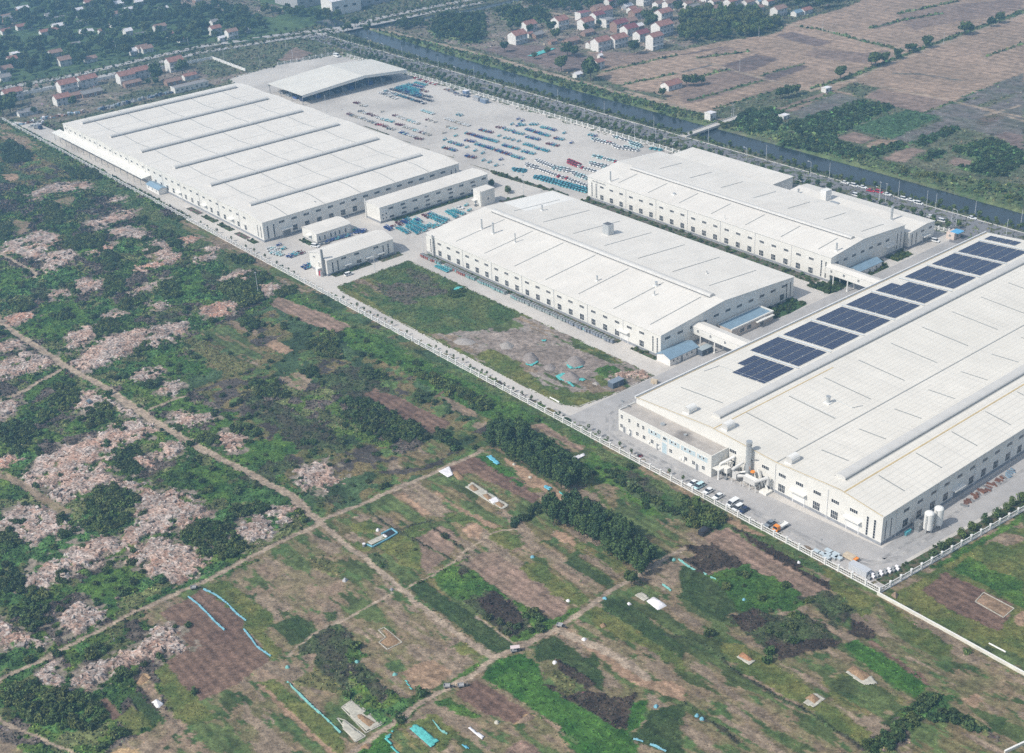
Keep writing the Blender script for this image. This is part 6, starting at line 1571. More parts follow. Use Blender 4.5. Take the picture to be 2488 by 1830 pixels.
# thickets among the rubble
TH = {'ML': ['1440,800 1520,780 1640,790 1740,850 1730,900 1600,940 1480,880', '1600,740 1700,700 1780,740 1760,790 1650,790', '1780,860 1860,800 1960,800 1960,840 1850,880', '280,290 360,270 450,360 400,400 300,390', '320,510 440,475 560,470 690,470 680,560 420,560', '880,360 960,340 990,380 900,410', '1120,510 1180,510 1210,550 1130,555', '1000,440 1140,440 1130,480 1010,480', '650,570 780,590 800,680 700,720', '680,750 790,740 830,830 690,880', '450,790 500,790 530,850 460,840', '1040,790 1180,750 1190,880 1080,890', '620,1060 690,1020 790,1040 780,1100 640,1150', '780,900 940,870 960,920 800,960', '380,970 470,960 500,1020 390,1040', '60,900 200,900 230,950 100,980', '870,1230 990,1160 1000,1200 900,1250', '2010,1190 2150,1110 2246,1110 2246,1290 2100,1260', '1980,1360 2040,1320 2100,1360 2100,1407 2000,1407', '0,390 50,400 75,470 0,500', '980,545 1045,545 1045,590 985,590', '1560,1040 1640,1010 1740,1060 1640,1100', '1480,600 1620,600 1700,650 1560,660'],
      'TL': ['0,980 60,920 200,1000 220,1060 40,1080', '420,1110 640,1120 660,1180 480,1180'],
      'L3': ['340,110 470,80 520,200 440,290 350,240', '0,350 200,330 260,420 180,560 70,560 0,420', '230,290 360,250 380,330 250,370', '560,260 720,220 760,330 580,390', '750,340 820,340 820,400 760,405', '670,480 720,480 720,515 675,515', '370,690 430,690 430,710 370,715', '760,540 900,500 960,540 900,600 960,690 820,700 760,640', '930,80 1040,60 1060,110 950,130', '680,140 740,140 750,180 690,180', '1190,460 1280,470 1330,520 1220,520', '1290,420 1430,430 1440,490 1320,490', '640,790 760,750 900,830 920,890 760,950 600,960 560,880', '500,1000 700,960 860,940 800,1070 560,1070', '0,1050 100,1080 160,1130 120,1180 0,1140', '70,970 150,980 160,1020 80,1020', '360,1060 450,1060 450,1105 360,1105', '395,970 450,980 440,1015 395,1010', '1510,920 1640,880 1760,870 1770,950 1640,960 1530,970', '1180,1080 1330,1000 1500,990 1540,1100 1640,1180 1500,1240 1350,1250 1230,1150', '1960,940 2070,950 2070,1000 1970,1010', '1500,380 1560,360 1700,400 1700,450 1540,420', '1620,60 1760,90 1900,160 1900,200 1700,180', '1270,580 1340,580 1340,610 1270,610'],
      'L4': ['0,100 120,90 160,200 60,240 0,230', '120,230 280,210 350,300 200,330', '80,380 300,330 340,420 220,520 120,450', '560,620 700,590 740,620 640,720 590,690', '700,820 860,740 960,720 860,800 740,870', '1330,-20 1400,-40 1420,0 1340,30', '0,900 180,840 420,900 600,930 690,1010 700,1080 600,1150 420,1150 200,1080 60,1020', '690,1140 800,1130 820,1200 740,1250', '380,160 420,160 420,190 380,190', '1040,165 1100,165 1100,195 1045,200', '640,100 740,80 760,120 660,140', '60,860 180,820 240,860 120,900'],
      'M3': ['600,80 760,110 990,220 1000,260 880,280 760,180', '0,190 180,200 420,330 570,400 560,460 330,480 100,400', '590,380 720,430 770,500 720,540 650,450', '430,0 640,30 760,100 700,170', '150,0 330,40 300,80 180,60', '480,140 570,160 560,190 500,180', '1280,880 1340,860 1300,960 1120,1050 1080,1030', '1740,670 1800,650 1900,760 2150,900 2246,950 2246,1000 2100,925 1860,800'],
      'R3': ['0,840 120,880 280,970 240,1040 60,1050 0,1010'],
      'R4': ['1200,1210 1340,1150 1480,1000 1600,930 1750,930 1600,1060 1500,1150 1400,1299 1200,1299', '1600,1080 1760,1020 2000,1130 2150,1260 2000,1180 1800,1110', '110,520 210,480 230,520 140,570', '690,390 770,390 780,440 700,440', '340,110 410,110 410,160 340,160', '1840,630 1890,630 1890,660 1840,660'],
      'M4': ['1210,380 1310,380 1310,430 1220,440', '1270,460 1340,470 1330,510 1280,520'],
      'MM': ['690,840 780,820 820,870 700,890']}
cloud('scrub_bushes', [(x, y, random.choice((.3, .4, .5, .7, .9))) for x, y in BUSHES], 'shrub', 'small green bushes scattered through the overgrown ground')
_th = []
for z, l in TH.items():
    for s in l:
        pl = pts(z, s); sp = fill(pl, 2.3, .45, len(s))
        sp = [q for q in sp if all(segdist(np.array([q[0]]), np.array([q[1]]), t_[1])[0] > 2.6 for t_ in TRACKS[:4])] or sp[:1]
        if len(sp) < 3: sp = [(sum(p[0] for p in pl)/len(pl), sum(p[1] for p in pl)/len(pl))]
        cx, cy = sum(p[0] for p in sp)/len(sp), sum(p[1] for p in sp)/len(sp)
        big = 1.25 if (z == 'ML' and s.startswith('1440')) or z == 'R3' else .95
        o = cloud('thicket' if len(sp) > 1 else 'shrub', [(a, c, big) for a, c in sp], 'shrub', None, 'shrubs', None, .7, 1.25, (cx, cy))
        _th.append((o, len(sp), cx, cy))
_tb = {}
for q in _th: _tb.setdefault((zone_of(q[2], q[3]) if q[2] < -250 or q[3] > 200 else 'among the field plots', 'small' if q[1] < 12 else 'broad' if q[1] < 50 else 'large'), []).append(q)
for (zn, sz), l in _tb.items():
    l.sort(key=lambda q: q[2])
    for i, q in enumerate(l): q[0]['label'] = '%s dark green %s %s, %s' % (sz, 'thicket' if q[1] > 1 else 'bush', zn, '%s from the far end' % ordn(i+1)); q[0]['group'] = 'thickets of scrub'
# trees inside the works
n_ = 0
sp = [G('ML', *map(float, q.split(','))) for q in '890,168 957,200 1000,225 1050,255 1120,290 1195,335 1323,398 1365,425 1430,455 1525,505 1620,560 1675,585 1745,623 1820,670 1860,687 1900,707 1937,727'.split()]
sp += [G('MM', *map(float, q.split(','))) for q in '15,897 105,948 150,970 192,992 240,1012 290,1037 333,1064 432,1122 623,1217 693,1255 738,1280 800,1308 848,1343 925,1376 957,1394'.split()]
sp += [G('M3', *map(float, q.split(','))) for q in '1015,80 1072,112 1128,145 1187,172 1250,206 1310,238 1435,305 1625,400 1693,442 1750,470 1830,514 1902,558 2155,690 2240,740'.split()]
sp.sort()
for i, (x, y) in enumerate(sp): plant('clipped', 'clipped_tree', 'tree', 'small round clipped tree by the front fence, %s from the far end' % ordn(i+1), 'clipped trees along the front fence', x, max(287.2, y), random.uniform(.8, 1.2))
sp = [G('R3', *map(float, q.split(','))) for q in '1640,1240 1700,1190 1750,1160 1830,1110 1900,1060 1985,1010 2060,980 2130,930 2170,895 2225,870'.split()]+[(-186+.073*(Y-286)+random.uniform(-.6, .6)-.5, Y) for Y in np.arange(366, 500, 5)]
for i, (x, y) in enumerate(sp): plant('hedgetree', 'garden_tree', 'tree', 'bushy green tree inside the fence behind the tanks, %s from the corner' % ordn(i+1), 'trees along the tank side fence', x, y, random.uniform(.85, 1.2))
# beds and small yard trees
def bed(label, z, s, cls=(.12, .10, .07), name='flower_bed', shrubs=0, kind='shrub', sc=.5):
    pl = pts(z, s) if isinstance(s, str) else s
    cx, cy = sum(p[0] for p in pl)/len(pl), sum(p[1] for p in pl)/len(pl)
    t = thing(name, label, 'planting bed', (cx, cy, .06)); b = MB()
    b.prism(pl, .061, .16, M_KERB, mat('bed soil', cls, .95, .1, nscale=1.2, namp=.35, col2=(.05, .085, .035), n2=(.5, .42, .6))); b.build('soil', (cx, cy, .06), t)
    if shrubs:
        sp = fill(pl, shrubs, .45, 5)
        if sp:
            o = cloud('shrubs', [(a, c, sc) for a, c in sp], kind, None, None, 'stuff', .6, 1.3, (cx, cy)); o.parent = t; o.location = (0, 0, .06); o.name = 'planting'
bed('narrow planted bed along the wall of the hall by the grass lot', None, [(-503, 346.6), (-364, 346.6), (-364, 349.6), (-503, 349.6)], shrubs=4.2, sc=.42)
bed('planted bed at the near corner of the hall by the grass lot', None, [(-356, 346.6), (-341.5, 346.6), (-341.5, 349.6), (-356, 349.6)], shrubs=2.4, sc=.5)
bed('planted bed along the river side hall wall, with young trees', None, [(-503, 452.5), (-345, 452.5), (-345, 458.6), (-503, 458.6)], (.13, .105, .09), shrubs=3.6, sc=.6)
bed('planted lawn round the legs of the far footbridge', None, [(-345, 448.5), (-332.5, 448.5), (-331.5, 453), (-332.5, 466), (-340, 466), (-340, 458.8), (-345, 452)], (.06, .09, .04), shrubs=2.0, sc=.7)
bed('small lawn with shrubs at the corner of the hall by the covered bridge', None, [(-340.8, 411.5), (-332.6, 411.5), (-331.6, 420), (-332.5, 433), (-341, 433)], (.05, .10, .035), shrubs=2.6, sc=.75)
bed('rough bed of dry reeds beside the blue roofed shed', None, [(-333.6, 470), (-331.8, 470), (-331.8, 492), (-339, 496), (-339, 490), (-333.6, 489)], (.12, .11, .06), shrubs=1.5, sc=.55)
bed('clipped green bed near the car park', None, [(-339.6, 500), (-333, 500), (-333, 513), (-339.6, 513)], (.05, .09, .035), shrubs=1.8, sc=.6)
bed('bed along the long workshop wall', None, [(-554.8, 364), (-551.5, 364), (-551.5, 429), (-554.8, 429)], (.06, .08, .05), shrubs=2.4, sc=.45)
for i, (xa, xb) in enumerate(((-654, -640), (-636, -622.5), (-618.5, -604.5), (-600, -588), (-586, -579))):
    bed('%s flower bed at the warehouse wall, %s from the blue shed' % ('purple brown' if i in (0, 3) else 'green', ordn(i+1)), None, [(xa, 293.6), (xb, 293.6), (xb, 297.2), (xa, 297.2)], (.16, .095, .105) if i in (0, 3) else (.10, .09, .06), shrubs=0 if i in (0, 3) else 2.2, sc=.4)
bed('bed with a low bush in front of the small curved roof shed', None, [(-566, 313), (-556, 313), (-556, 316.6), (-566, 316.6)], (.08, .09, .06), shrubs=1.8, sc=.4)
bed('bed of dark bushes along the gabled workshop wall', None, [(-515, 300), (-511.5, 300), (-511.5, 322), (-515, 322)], (.09, .09, .06), shrubs=1.8, sc=.5)
bed('bed at the far corner of the gabled workshop', None, [(-515, 327), (-510.5, 327), (-510.5, 340), (-515, 340)], (.14, .12, .08), shrubs=5, sc=.5)
bed('brown planted corner by the cream tower', None, [(-535, 421), (-521, 424), (-514, 437), (-533, 437)], (.11, .085, .08), shrubs=4.5, sc=.5)
bed('narrow grassy strip along the railing fence behind the tanks', None, [(-189, 289), (-184.9, 289), (-167.2, 532), (-171, 532)], (.12, .10, .065), shrubs=3.0, sc=.35)
bed('long hedge strip between the vehicle yard and the inner road', 'Y', '470,575 560,600 1000,735 1210,800 1200,815 980,755 530,620', (.12, .10, .08), shrubs=2.6, sc=.62)
for i, s in enumerate(('330,595 400,605 715,715 690,725', '835,775 1000,825 985,832', '1130,880 1260,920 1250,928', '1440,990 1590,1025 1580,1035', '1765,1110 2070,1195 2060,1208')):
    bed('thin planted kerb strip beside the wavy warehouse roof, %s from the open shed' % ordn(i+1), 'Q', s, (.13, .11, .09), shrubs=4.0, sc=.45, kind='clipped')
for i, (z, x, y) in enumerate((('A4', 1075, 215), ('A4', 890, 150), ('Y', 650, 790), ('Y', 500, 720))): 
    X, Y = G(z, x, y); plant('hedgetree', 'garden_tree', 'tree', ('spreading tree in the brown corner by the cream tower', 'dark tree behind the cream tower', 'low leafy tree on the brown corner bed', 'tree beside the long workshop end wall')[i], None, X, Y, 1.1)
# street trees on both sides of the river road
for row, (yy, lab) in enumerate(((549.5, 'between yard fence and river road'), (554.8, 'on the river road yard side'), (574.5, 'on the river road water side'))):
    xs = np.arange(-905 if row else -868, -335 if row < 2 else -250, 6.6 if row < 2 else 8.0)
    for i, x in enumerate(xs):
        if random.random() < .08: continue
        plant('street', 'street_tree', 'tree', 'young tree %s, %s from the gate' % (lab, ordn(len(xs)-i)), 'street trees along the river road', x+random.uniform(-1, 1), yy+random.uniform(-.6, .6), random.uniform(.75, 1.15) if row < 2 else random.uniform(.6, 1.0))
sp = [(x, y, random.uniform(.35, .65)) for x, y in fill([(-950, 574), (-80, 572.6), (-80, 575.0), (-950, 578)], 2.4, .5, 2) if random.random() < .9]
cloud('riverside_scrub', sp, 'hedgetree', 'continuous green scrub on the road side river bank')
sp = [(x, y, random.uniform(.5, 1.2)) for x, y in fill(pts('TM', '200,200 560,290 1000,400 1460,525 1700,590 2246,720 2246,790 1700,640 1200,495 640,345'), 4.6, .5, 2) if random.random() < .55]
sp += [(x, y, random.uniform(.6, 1.3)) for x, y in fill(pts('TR', '0,720 250,850 400,800 700,900 1000,940 1400,1090 1800,1170 2246,1240 2246,1360 1700,1210 1000,1030 480,880'), 4.6, .5, 2) if random.random() < .5]
cloud('riverside_scrub', sp, 'shrub', 'patchy green scrub along the field side river bank')
# orchards and far woods
sp = []
for c, pl, wb in POLY:
    if c == 'orchard': sp += [(x, y, random.uniform(.9, 1.5)) for x, y in fill(pl, 4.0, .4, 4)]
cloud('orchard', sp, 'shrub', 'dark green orchard bushes in blocks beyond the river')
sp = [(x, y, random.uniform(.7, 1.25)) for x, y in fill(pts('TR', '-30,290 -10,110 190,60 330,70 560,120 690,185 520,235 200,275'), 6.5, .45, 4)]
cloud('woodland', sp, 'broad', 'dark wood beside the village across the river')
sp = [(x, y, random.uniform(.45, .9)) for s in ('575,200 640,115 940,100 950,230 890,285 640,250', '1010,100 1100,62 1350,65 1350,145 1150,165', '1150,-10 1700,0 1800,60 1500,80 1200,40', '300,170 560,150 560,200 340,200') for x, y in fill(pts('TM', s), 6.0, .45, 4)]
cloud('woodland', sp, 'broad', 'lighter green copse across the river near the canal')
HS = [(h[4]-5, h[5]+5) for h in HOUSES]
def clear(x, y, r=9): return all((x-a)**2+(y-c)**2 > r*r for a, c in HS)
wood = pts('TL', '-300,690 0,545 480,450 900,372 1280,290 1500,255 1800,210 1700,120 1500,40 1200,0 900,-60 -300,-100')
sp = [(x, y, random.uniform(.65, 1.35)) for x, y in fill(wood, 9.0, .48, 8) if clear(x, y) and fbm(np.array([x]), np.array([y]), 60, 55)[0] > .36]
cloud('woodland', sp, 'broad', 'bluish wood wrapping the houses beyond the highway')
sp = [(x, y, random.uniform(.6, 1.1)) for x, y in fill(pts('TL', '1700,90 1900,110 2246,150 2246,110 1900,70'), 7, .45, 8)]
cloud('woodland', sp, 'broad', 'tree belt in front of the far blue shed')
for i, (z, x, y, s) in enumerate((('V', 770, 775, 1.15), ('V', 1150, 890, 1.5), ('V', 700, 375, .95), ('V', 640, 275, .95), ('V', 1715, 550, 1.05), ('V', 850, 575, 1.05), ('V', 930, 590, .9), ('V', 590, 560, .6), ('V', 1940, 245, 1.3), ('V', 110, 240, .7), ('V', 210, 240, .8), ('V', 2080, 1105, .6), ('V', 360, 270, .7), ('V', 30, 520, .8), ('V', 420, 610, .5), ('V', 1990, 100, 1.1), ('V', 1270, 190, .6), ('V', 1090, 250, .6),
        ('TR', 690, 645, .85), ('TR', 640, 655, .8), ('TR', 745, 628, .7), ('TR', 1035, 525, .95), ('TR', 1265, 442, 1.0), ('TR', 1325, 425, .85), ('TR', 1410, 392, .7), ('TR', 1510, 352, .7), ('TR', 1605, 318, .9), ('TR', 1850, 235, 1.0), ('TR', 1890, 225, .8), ('TR', 2080, 155, .9), ('TR', 2030, 178, .8), ('TR', 70, 570, .8), ('TR', 20, 570, .8), ('TR', 120, 560, .7), ('TR', 1480, 345, .6), ('TR', 1240, 430, .7),
        ('TR', 760, 60, 1.1), ('TR', 820, 45, 1.2), ('TR', 900, 60, 1.1), ('TR', 960, 50, 1.1), ('TR', 680, 40, 1.0), ('TR', 620, 20, 1.0), ('TR', 990, 15, 1.0), ('TR', 100, 110, .8), ('TM', 2040, 30, 1.0), ('TM', 1850, 60, 1.0), ('TM', 2210, 90, 1.0), ('TM', 2000, 150, 1.0), ('TM', 1650, 60, 1.0), ('TM', 1560, 90, .8),
        ('N', 1920, 530, 1.15), ('N', 1655, 600, 1.2), ('N', 1640, 520, .9), ('N', 120, 960, 1.3), ('N', 40, 960, 1.3), ('N', 60, 880, 1.0), ('N', 140, 860, 1.0), ('N', 770, 860, .7), ('N', 1640, 640, .6), ('N', 1560, 640, .5), ('N', 360, 940, .5), ('N', 320, 690, .6), ('TM', 170, 225, .8), ('TM', 40, 210, .8), ('TM', 90, 180, .8))):
    X, Y = G(z, x, y)
    zn = 'by the village houses across the river' if Y > 600 and X < -640 else 'on the field edge across the river' if Y > 600 else 'among the houses below the highway' if X > -985 and Y < 460 else 'by the far road junction'
    s *= 1.4
    plant('broad', 'broadleaf_tree', 'tree', '%s dark round tree %s, %s' % ('tall' if s > 1.33 else 'low', zn, '@'), 'round trees '+zn, X, Y, s)
_tb = {}
for o in list(COL.objects):
    if o.get('label', '').endswith('@'): _tb.setdefault(o['label'], []).append(o)
for k, l in _tb.items():
    l.sort(key=lambda o: o.location.y*.78+o.location.x*.62)
    for i, o in enumerate(l): o['label'] = k.replace('@', '%s from the left' % ordn(i+1))
# highway trees
def along(pl, step):
    out = []; c = 0
    for (x0, y0), (x1, y1) in zip(pl[:-1], pl[1:]):
        ln = math.hypot(x1-x0, y1-y0); t = c
        while t < ln: out.append((x0+(x1-x0)*t/ln, y0+(y1-y0)*t/ln)); t += step
        c = t-ln
    return out
for row, (pl, off, lab) in enumerate(((HW, 7.0, 'on the near verge of the highway'), (HW2, 6, 'beside the service lane below the highway'), (HW, -6.5, 'on the far verge of the highway'))):
    l = [q for q in along(pl, 8.5) if -1150 < q[0] and frustum(np.array([q[0]]), np.array([q[1]]), 5)[0]]
    for i, (x, y) in enumerate(l):
        plant('street', 'street_tree', 'tree', 'small tree %s, %s from the left' % (lab, ordn(i+1)), 'trees along the highway', x+off*.92, y-off*.2, random.uniform(.7, 1.1))
# ------------------------------------------------------------------ lamps and poles
def lamp_proto(hh, arm, name):
    t = thing(name, 'x', 'street lamp', (0, 0, 0)); b = MB()
    m = bpy.data.materials.get('lamp grey') or mat('lamp grey', (.55, .57, .58), .5, .4)
    b.tube((0, 0, 0), (0, 0, hh), .13, .08, m, 8); b.tube((0, 0, 0), (0, 0, .5), .2, .2, m, 8); b.build('pole', parent=t)
    if arm:
        b = MB(); b.tube((0, 0, hh), (0, .9, hh+.5), .06, .06, m, 6); b.tube((0, .9, hh+.5), (0, 1.9, hh+.55), .06, .05, m, 6); b.build('arm', parent=t)
        b = MB(); b.box(-.16, .16, 1.6, 2.5, hh+.46, hh+.62, M_WHITE); b.build('lamp_head', parent=t)
    remember(t); return t
LP = lamp_proto(8.0, True, 'street_lamp'); PP = lamp_proto(8.6, False, 'utility_pole'); PP['category'] = 'pole'; YP = lamp_proto(11.5, False, 'yard_light'); YP['category'] = 'yard light'
b = MB(); b.box(-.7, .7, -.3, .3, 11.4, 11.75, M_GREYM); b.build('lamp_head', parent=YP); remember(YP)
def place(proto, spots, lab, grp, rots=0):
    l = [G(z, x, y) for z, x, y in spots]; l.sort()
    for i, (x, y) in enumerate(l):
        lb = lab % ordn(len(l)-i) if '%s' in lab else lab
        if not proto.get('used'): proto['used'] = 1; proto.location = (x, y, .06); proto.rotation_euler = (0, 0, rots); proto['label'] = lb; proto['group'] = grp
        else: dup(proto, (x, y, .06), rots, None, lb, grp)
place(LP, [('TM', 755, 520), ('TM', 1018, 612), ('TM', 1296, 712), ('TM', 1598, 800), ('TM', 1926, 900), ('TM', 510, 440), ('TM', 185, 322), ('TM', 280, 362), ('TM', 68, 300), ('TR', 416, 1070), ('TR', 838, 1165), ('MR', 1288, 255), ('E', 1635, 480)], 'curved grey street lamp by the river road, %s from the gate end', 'street lamps along the river road', math.pi/2)
place(PP, [('TM', 400, 380), ('TM', 637, 450), ('TM', 872, 515), ('TM', 1142, 588), ('TM', 1422, 668), ('TM', 1727, 752), ('TM', 2053, 848), ('TR', 165, 942), ('TR', 547, 1050), ('TR', 962, 1172), ('MR', 1417, 207), ('MR', 1920, 345), ('E', 2215, 478), ('E', 2085, 562), ('E', 1590, 480), ('E', 1370, 300), ('E', 1450, 330), ('TM', 838, 588), ('TM', 1285, 712), ('TM', 1765, 850), ('TM', 2065, 940)], 'straight pale pole on the river bank, %s from the gate end', 'poles along the river bank')
place(PP, [('TL', 1710, 430), ('TL', 1927, 400), ('TL', 2142, 350), ('TL', 1472, 385), ('TL', 1880, 318), ('N', 1230, 320), ('N', 1980, 235), ('N', 365, 750), ('TL', 2225, 270), ('TL', 770, 362), ('TR', 320, 770), ('TR', 332, 770), ('TR', 372, 470), ('TR', 918, 205), ('TR', 498, 245), ('TR', 1715, 290), ('TR', 378, 50)], 'thin pole standing off the road beyond the works, %s from the right', 'poles in the far plots')
place(YP, [('S', 820, 880), ('Q', 1225, 850), ('Q', 2030, 1180), ('Y', 795, 805), ('A6', 970, 735), ('A6', 1612, 1285), ('A6', 2155, 1085), ('E', 945, 275), ('E', 1000, 290), ('ML', 1700, 860)], 'tall slim yard light on concrete, %s from the right', 'yard lights of the works')
place(YP, [('A2', 60, 920)], 'tall curved yard light at the corner of the cream office block', 'yard lights of the works')

# ------------------------------------------------------------------ vehicles
def car_mesh_parts(col, kind='saloon', ln=4.5, wd=1.78, ht=1.45):
    """x forward; body, glass, wheels"""
    b = MB(); h = wd/2; g = MB()
    if kind == 'van':
        prof = [(-ln/2, .35), (-ln/2, 1.0), (-ln/2+.05, ht), (ln/2-1.5, ht), (ln/2-.55, 1.15), (ln/2, 1.0), (ln/2, .35)]; cab = None
    else:
        prof = [(-ln/2, .32), (-ln/2, .78), (-ln/2+.15, .93), (ln/2-1.3, .95), (ln/2-.12, .74), (ln/2, .55), (ln/2, .32)]
    n = len(prof); v = [(x, -h, z) for x, z in prof]+[(x, h, z) for x, z in prof]
    b.mesh(v, [(i, (i+1) % n, n+(i+1) % n, n+i) for i in range(n)]+[tuple(range(n)), tuple(range(2*n-1, n-1, -1))], col)
    if kind != 'van':
        x0, x1, xa, xb = (-ln/2+.35, ln/2-1.25, -ln/2+.95, ln/2-2.1) if kind == 'saloon' else (-ln/2+.05, ln/2-.9, -ln/2+.3, ln/2-1.6)
        q = h*.96; r = h*.78; z0, z1 = .92, ht
        V = [(x0, -q, z0), (x1, -q, z0), (x1, q, z0), (x0, q, z0), (xa, -r, z1), (xb, -r, z1), (xb, r, z1), (xa, r, z1)]
        b.mesh(V, [(4, 5, 6, 7)], col)
        g.mesh(V, [(0, 1, 5, 4), (1, 2, 6, 5), (2, 3, 7, 6), (3, 0, 4, 7)], M_GLASS)
        for s_ in (-1, 1):
            xm = (xa+xb)/2; y = s_*(q+r)/2; b.box(xm-.05, xm+.05, y-.02*1-.06, y+.02+.06, z0, z1-.03, col)
    else:
        for s_ in (-1, 1):
            y = s_*(h+.012)
            for xa, xb in ((-ln/2+.3, -ln/2+1.5), (-ln/2+1.65, ln/2-2.0), (ln/2-1.9, ln/2-1.1)): g.poly([(xa, y, 1.2), (xb, y, 1.2), (xb, y, ht-.2), (xa, y, ht-.2)], M_GLASS)
        a, c = (ln/2-1.45, ht-.02), (ln/2-.6, 1.18)
        g.poly([(a[0]+.03, -h*.9, a[1]), (a[0]+.03, h*.9, a[1]), (c[0]+.03, h*.9, c[1]), (c[0]+.03, -h*.9, c[1])], M_GLASS)
    w_ = MB(); w_.tube((0, -.11, 0), (0, .11, 0), .32, .32, M_BLACK, 12); w_.tube((0, -.115, 0), (0, .115, 0), .17, .17, M_GALV, 8)
    return b, g, w_
CARC = {}
def car(col, kind, x, y, rot, label, group, z=.06, sc=1.0):
    k = (col, kind)
    ln, wd, ht = dict(saloon=(4.55, 1.8, 1.46), suv=(4.6, 1.88, 1.7), van=(5.0, 1.9, 2.0))[kind]
    if k not in CARC:
        b, g, w_ = car_mesh_parts(PAINT[col], kind, ln, wd, ht); ms = []
        for q, n in ((b, 'body'), (g, 'window_glass'), (w_, 'wheel')):
            o = q.build(n); ms.append(o.data); bpy.data.objects.remove(o)
        lb = MB(); lb.box(-.09, .09, -.2, .2, -.09, .09, M_WHITE); o = lb.build('headlight'); ms.append(o.data); bpy.data.objects.remove(o)
        CARC[k] = ms
    t = thing('van' if kind == 'van' else 'parked_car', label, 'van' if kind == 'van' else 'car', (x, y, z), group, rot); t.scale = (sc, sc, sc)
    for me, n, loc in ((CARC[k][0], 'body', (0, 0, 0)), (CARC[k][1], 'window_glass', (0, 0, 0))):
        o = bpy.data.objects.new(n, me); COL.objects.link(o); o.parent = t
    for sx in (-1, 1):
        for sy in (-1, 1):
            o = bpy.data.objects.new('wheel', CARC[k][2]); COL.objects.link(o); o.parent = t; o.location = (sx*ln*.31, sy*(wd/2-.08), .32)
    for sy in (-1, 1):
        o = bpy.data.objects.new('headlight', CARC[k][3]); COL.objects.link(o); o.parent = t; o.location = (ln/2-.05, sy*wd*.33, .66)
    return t
fr = 'cars nosed against the front fence'
for z, x, y, c, k, lab in (('K', 300, 300, 'white', 'saloon', 'white saloon parked at the front fence, leftmost of the row'), ('K', 410, 350, 'aqua', 'suv', 'pale green car parked beside the leftmost white saloon'), ('K', 580, 440, 'white', 'saloon', 'white saloon standing alone by the fence left of the white van, upper one'), ('K', 760, 540, 'white', 'saloon', 'white saloon standing alone by the fence, nearest the white van'), ('K', 1025, 665, 'white', 'van', 'white minibus parked nose to the front fence'), ('K', 1120, 745, 'white', 'suv', 'white car squeezed between the minibus and a dark blue car'), ('K', 1225, 785, 'navy', 'saloon', 'dark blue car parked by the white car and minibus'), ('K', 1700, 1035, 'grey', 'saloon', 'grey car parked beside the orange tipper truck')):
    X, Y = G(z, x, y); car(c, k, X, Y+.6, -math.pi/2, lab, fr)
for z, x, y, c, k, r, lab in (('A6', 945, 1010, 'white', 'suv', .4, 'small white car by the little curved roof shed'), ('A6', 1320, 1325, 'white', 'suv', 1.57, 'pale car parked by the gabled workshop'), ('U', 1770, 250, 'white', 'saloon', .6, 'white saloon among the turquoise tricycles behind the workshop'), ('A1', 1245, 310, 'white', 'suv', .15, 'white car driving on the paving near the river side hall'), ('E', 1780, 415, 'white', 'saloon', .1, 'white car waiting on the road outside the gate'),
        ('TL', 2215, 375, 'white', 'van', 0, 'white van by the back fence near the open shed')):
    X, Y = G(z, x, y); car(c, k, X, Y, r, lab, None, sc=1.3 if 'open shed' in lab else 1)
l = sorted([G('E', x, y) for x, y in ((245, 80), (640, 98), (720, 122), (800, 138), (945, 180), (1018, 203), (1165, 242), (1300, 282), (1510, 440), (1410, 405), (740, 210), (870, 170), (1230, 255))])
for i, (x, y) in enumerate(l): car('red' if i in (5, 6) else 'white', 'saloon' if i % 2 else 'suv', x, y, .1+math.pi/2*0, '%s car parked under the roadside trees, %s counting from the gate' % ('red' if i in (5, 6) else 'white', ordn(len(l)-i)), 'cars under the roadside trees')
X, Y = G('TM', 2190, 955); car('white', 'saloon', X, Y, 0, 'white car on the river road beside the far end of the hall', None, z=.1)
X, Y = G('K', 540, 1165); car('black', 'van', X, Y, 1.7, 'dark green van standing in the field below the hedge trees', None, z=.05)
# orange tipper truck
def truck(label, x, y, rot, cabcol, bedcol, sc=1.0, group=None, name='truck'):
    t = thing(name, label, 'truck', (x, y, .06), group, rot); t.scale = (sc,)*3
    b = MB(); v = [(1.2, -.95, .5), (2.9, -.95, .5), (2.9, .95, .5), (1.2, .95, .5), (1.2, -.9, 2.2), (2.55, -.9, 2.2), (2.55, .9, 2.2), (1.2, .9, 2.2)]
    b.mesh(v, [(0, 3, 2, 1), (0, 1, 5, 4), (1, 2, 6, 5), (2, 3, 7, 6), (3, 0, 4, 7), (4, 5, 6, 7)], cabcol); b.build('cab', parent=t)
    b = MB(); b.poly([(2.86, -.8, 1.25), (2.86, .8, 1.25), (2.63, .8, 2.05), (2.63, -.8, 2.05)], M_GLASS); b.build('windscreen', parent=t)
    b = MB(); b.box(-2.9, 1.0, -1, 1, .85, .95, bedcol)
    for a in ((-2.9, 1.0, -1, -.92), (-2.9, 1.0, .92, 1), (-2.9, -2.82, -.92, .92), (.92, 1.0, -.92, .92)): b.box(*a, .95, 1.5, bedcol)
    b.build('cargo_bed', parent=t)
    b = MB(); b.box(-2.8, 1.2, -.4, .4, .5, .84, M_GREYM); b.build('chassis', parent=t)
    for sx in (-1.9, 1.9):
        for sy in (-.85, .85): b = MB(); b.tube((sx, sy-.14, .42), (sx, sy+.14, .42), .42, .42, M_BLACK, 12); b.build('wheel', parent=t)
    return t
X, Y = G('K', 1870, 1115); truck('orange and white tipper truck by the front fence', X, Y+1.3, -math.pi/2, M_ORANGE, M_WHITE)
X, Y = G('N', 385, 1085); truck('dark truck parked by the far end of the warehouse', X+3, Y, .3, PAINT['navy'], M_GREYM, 1.2)
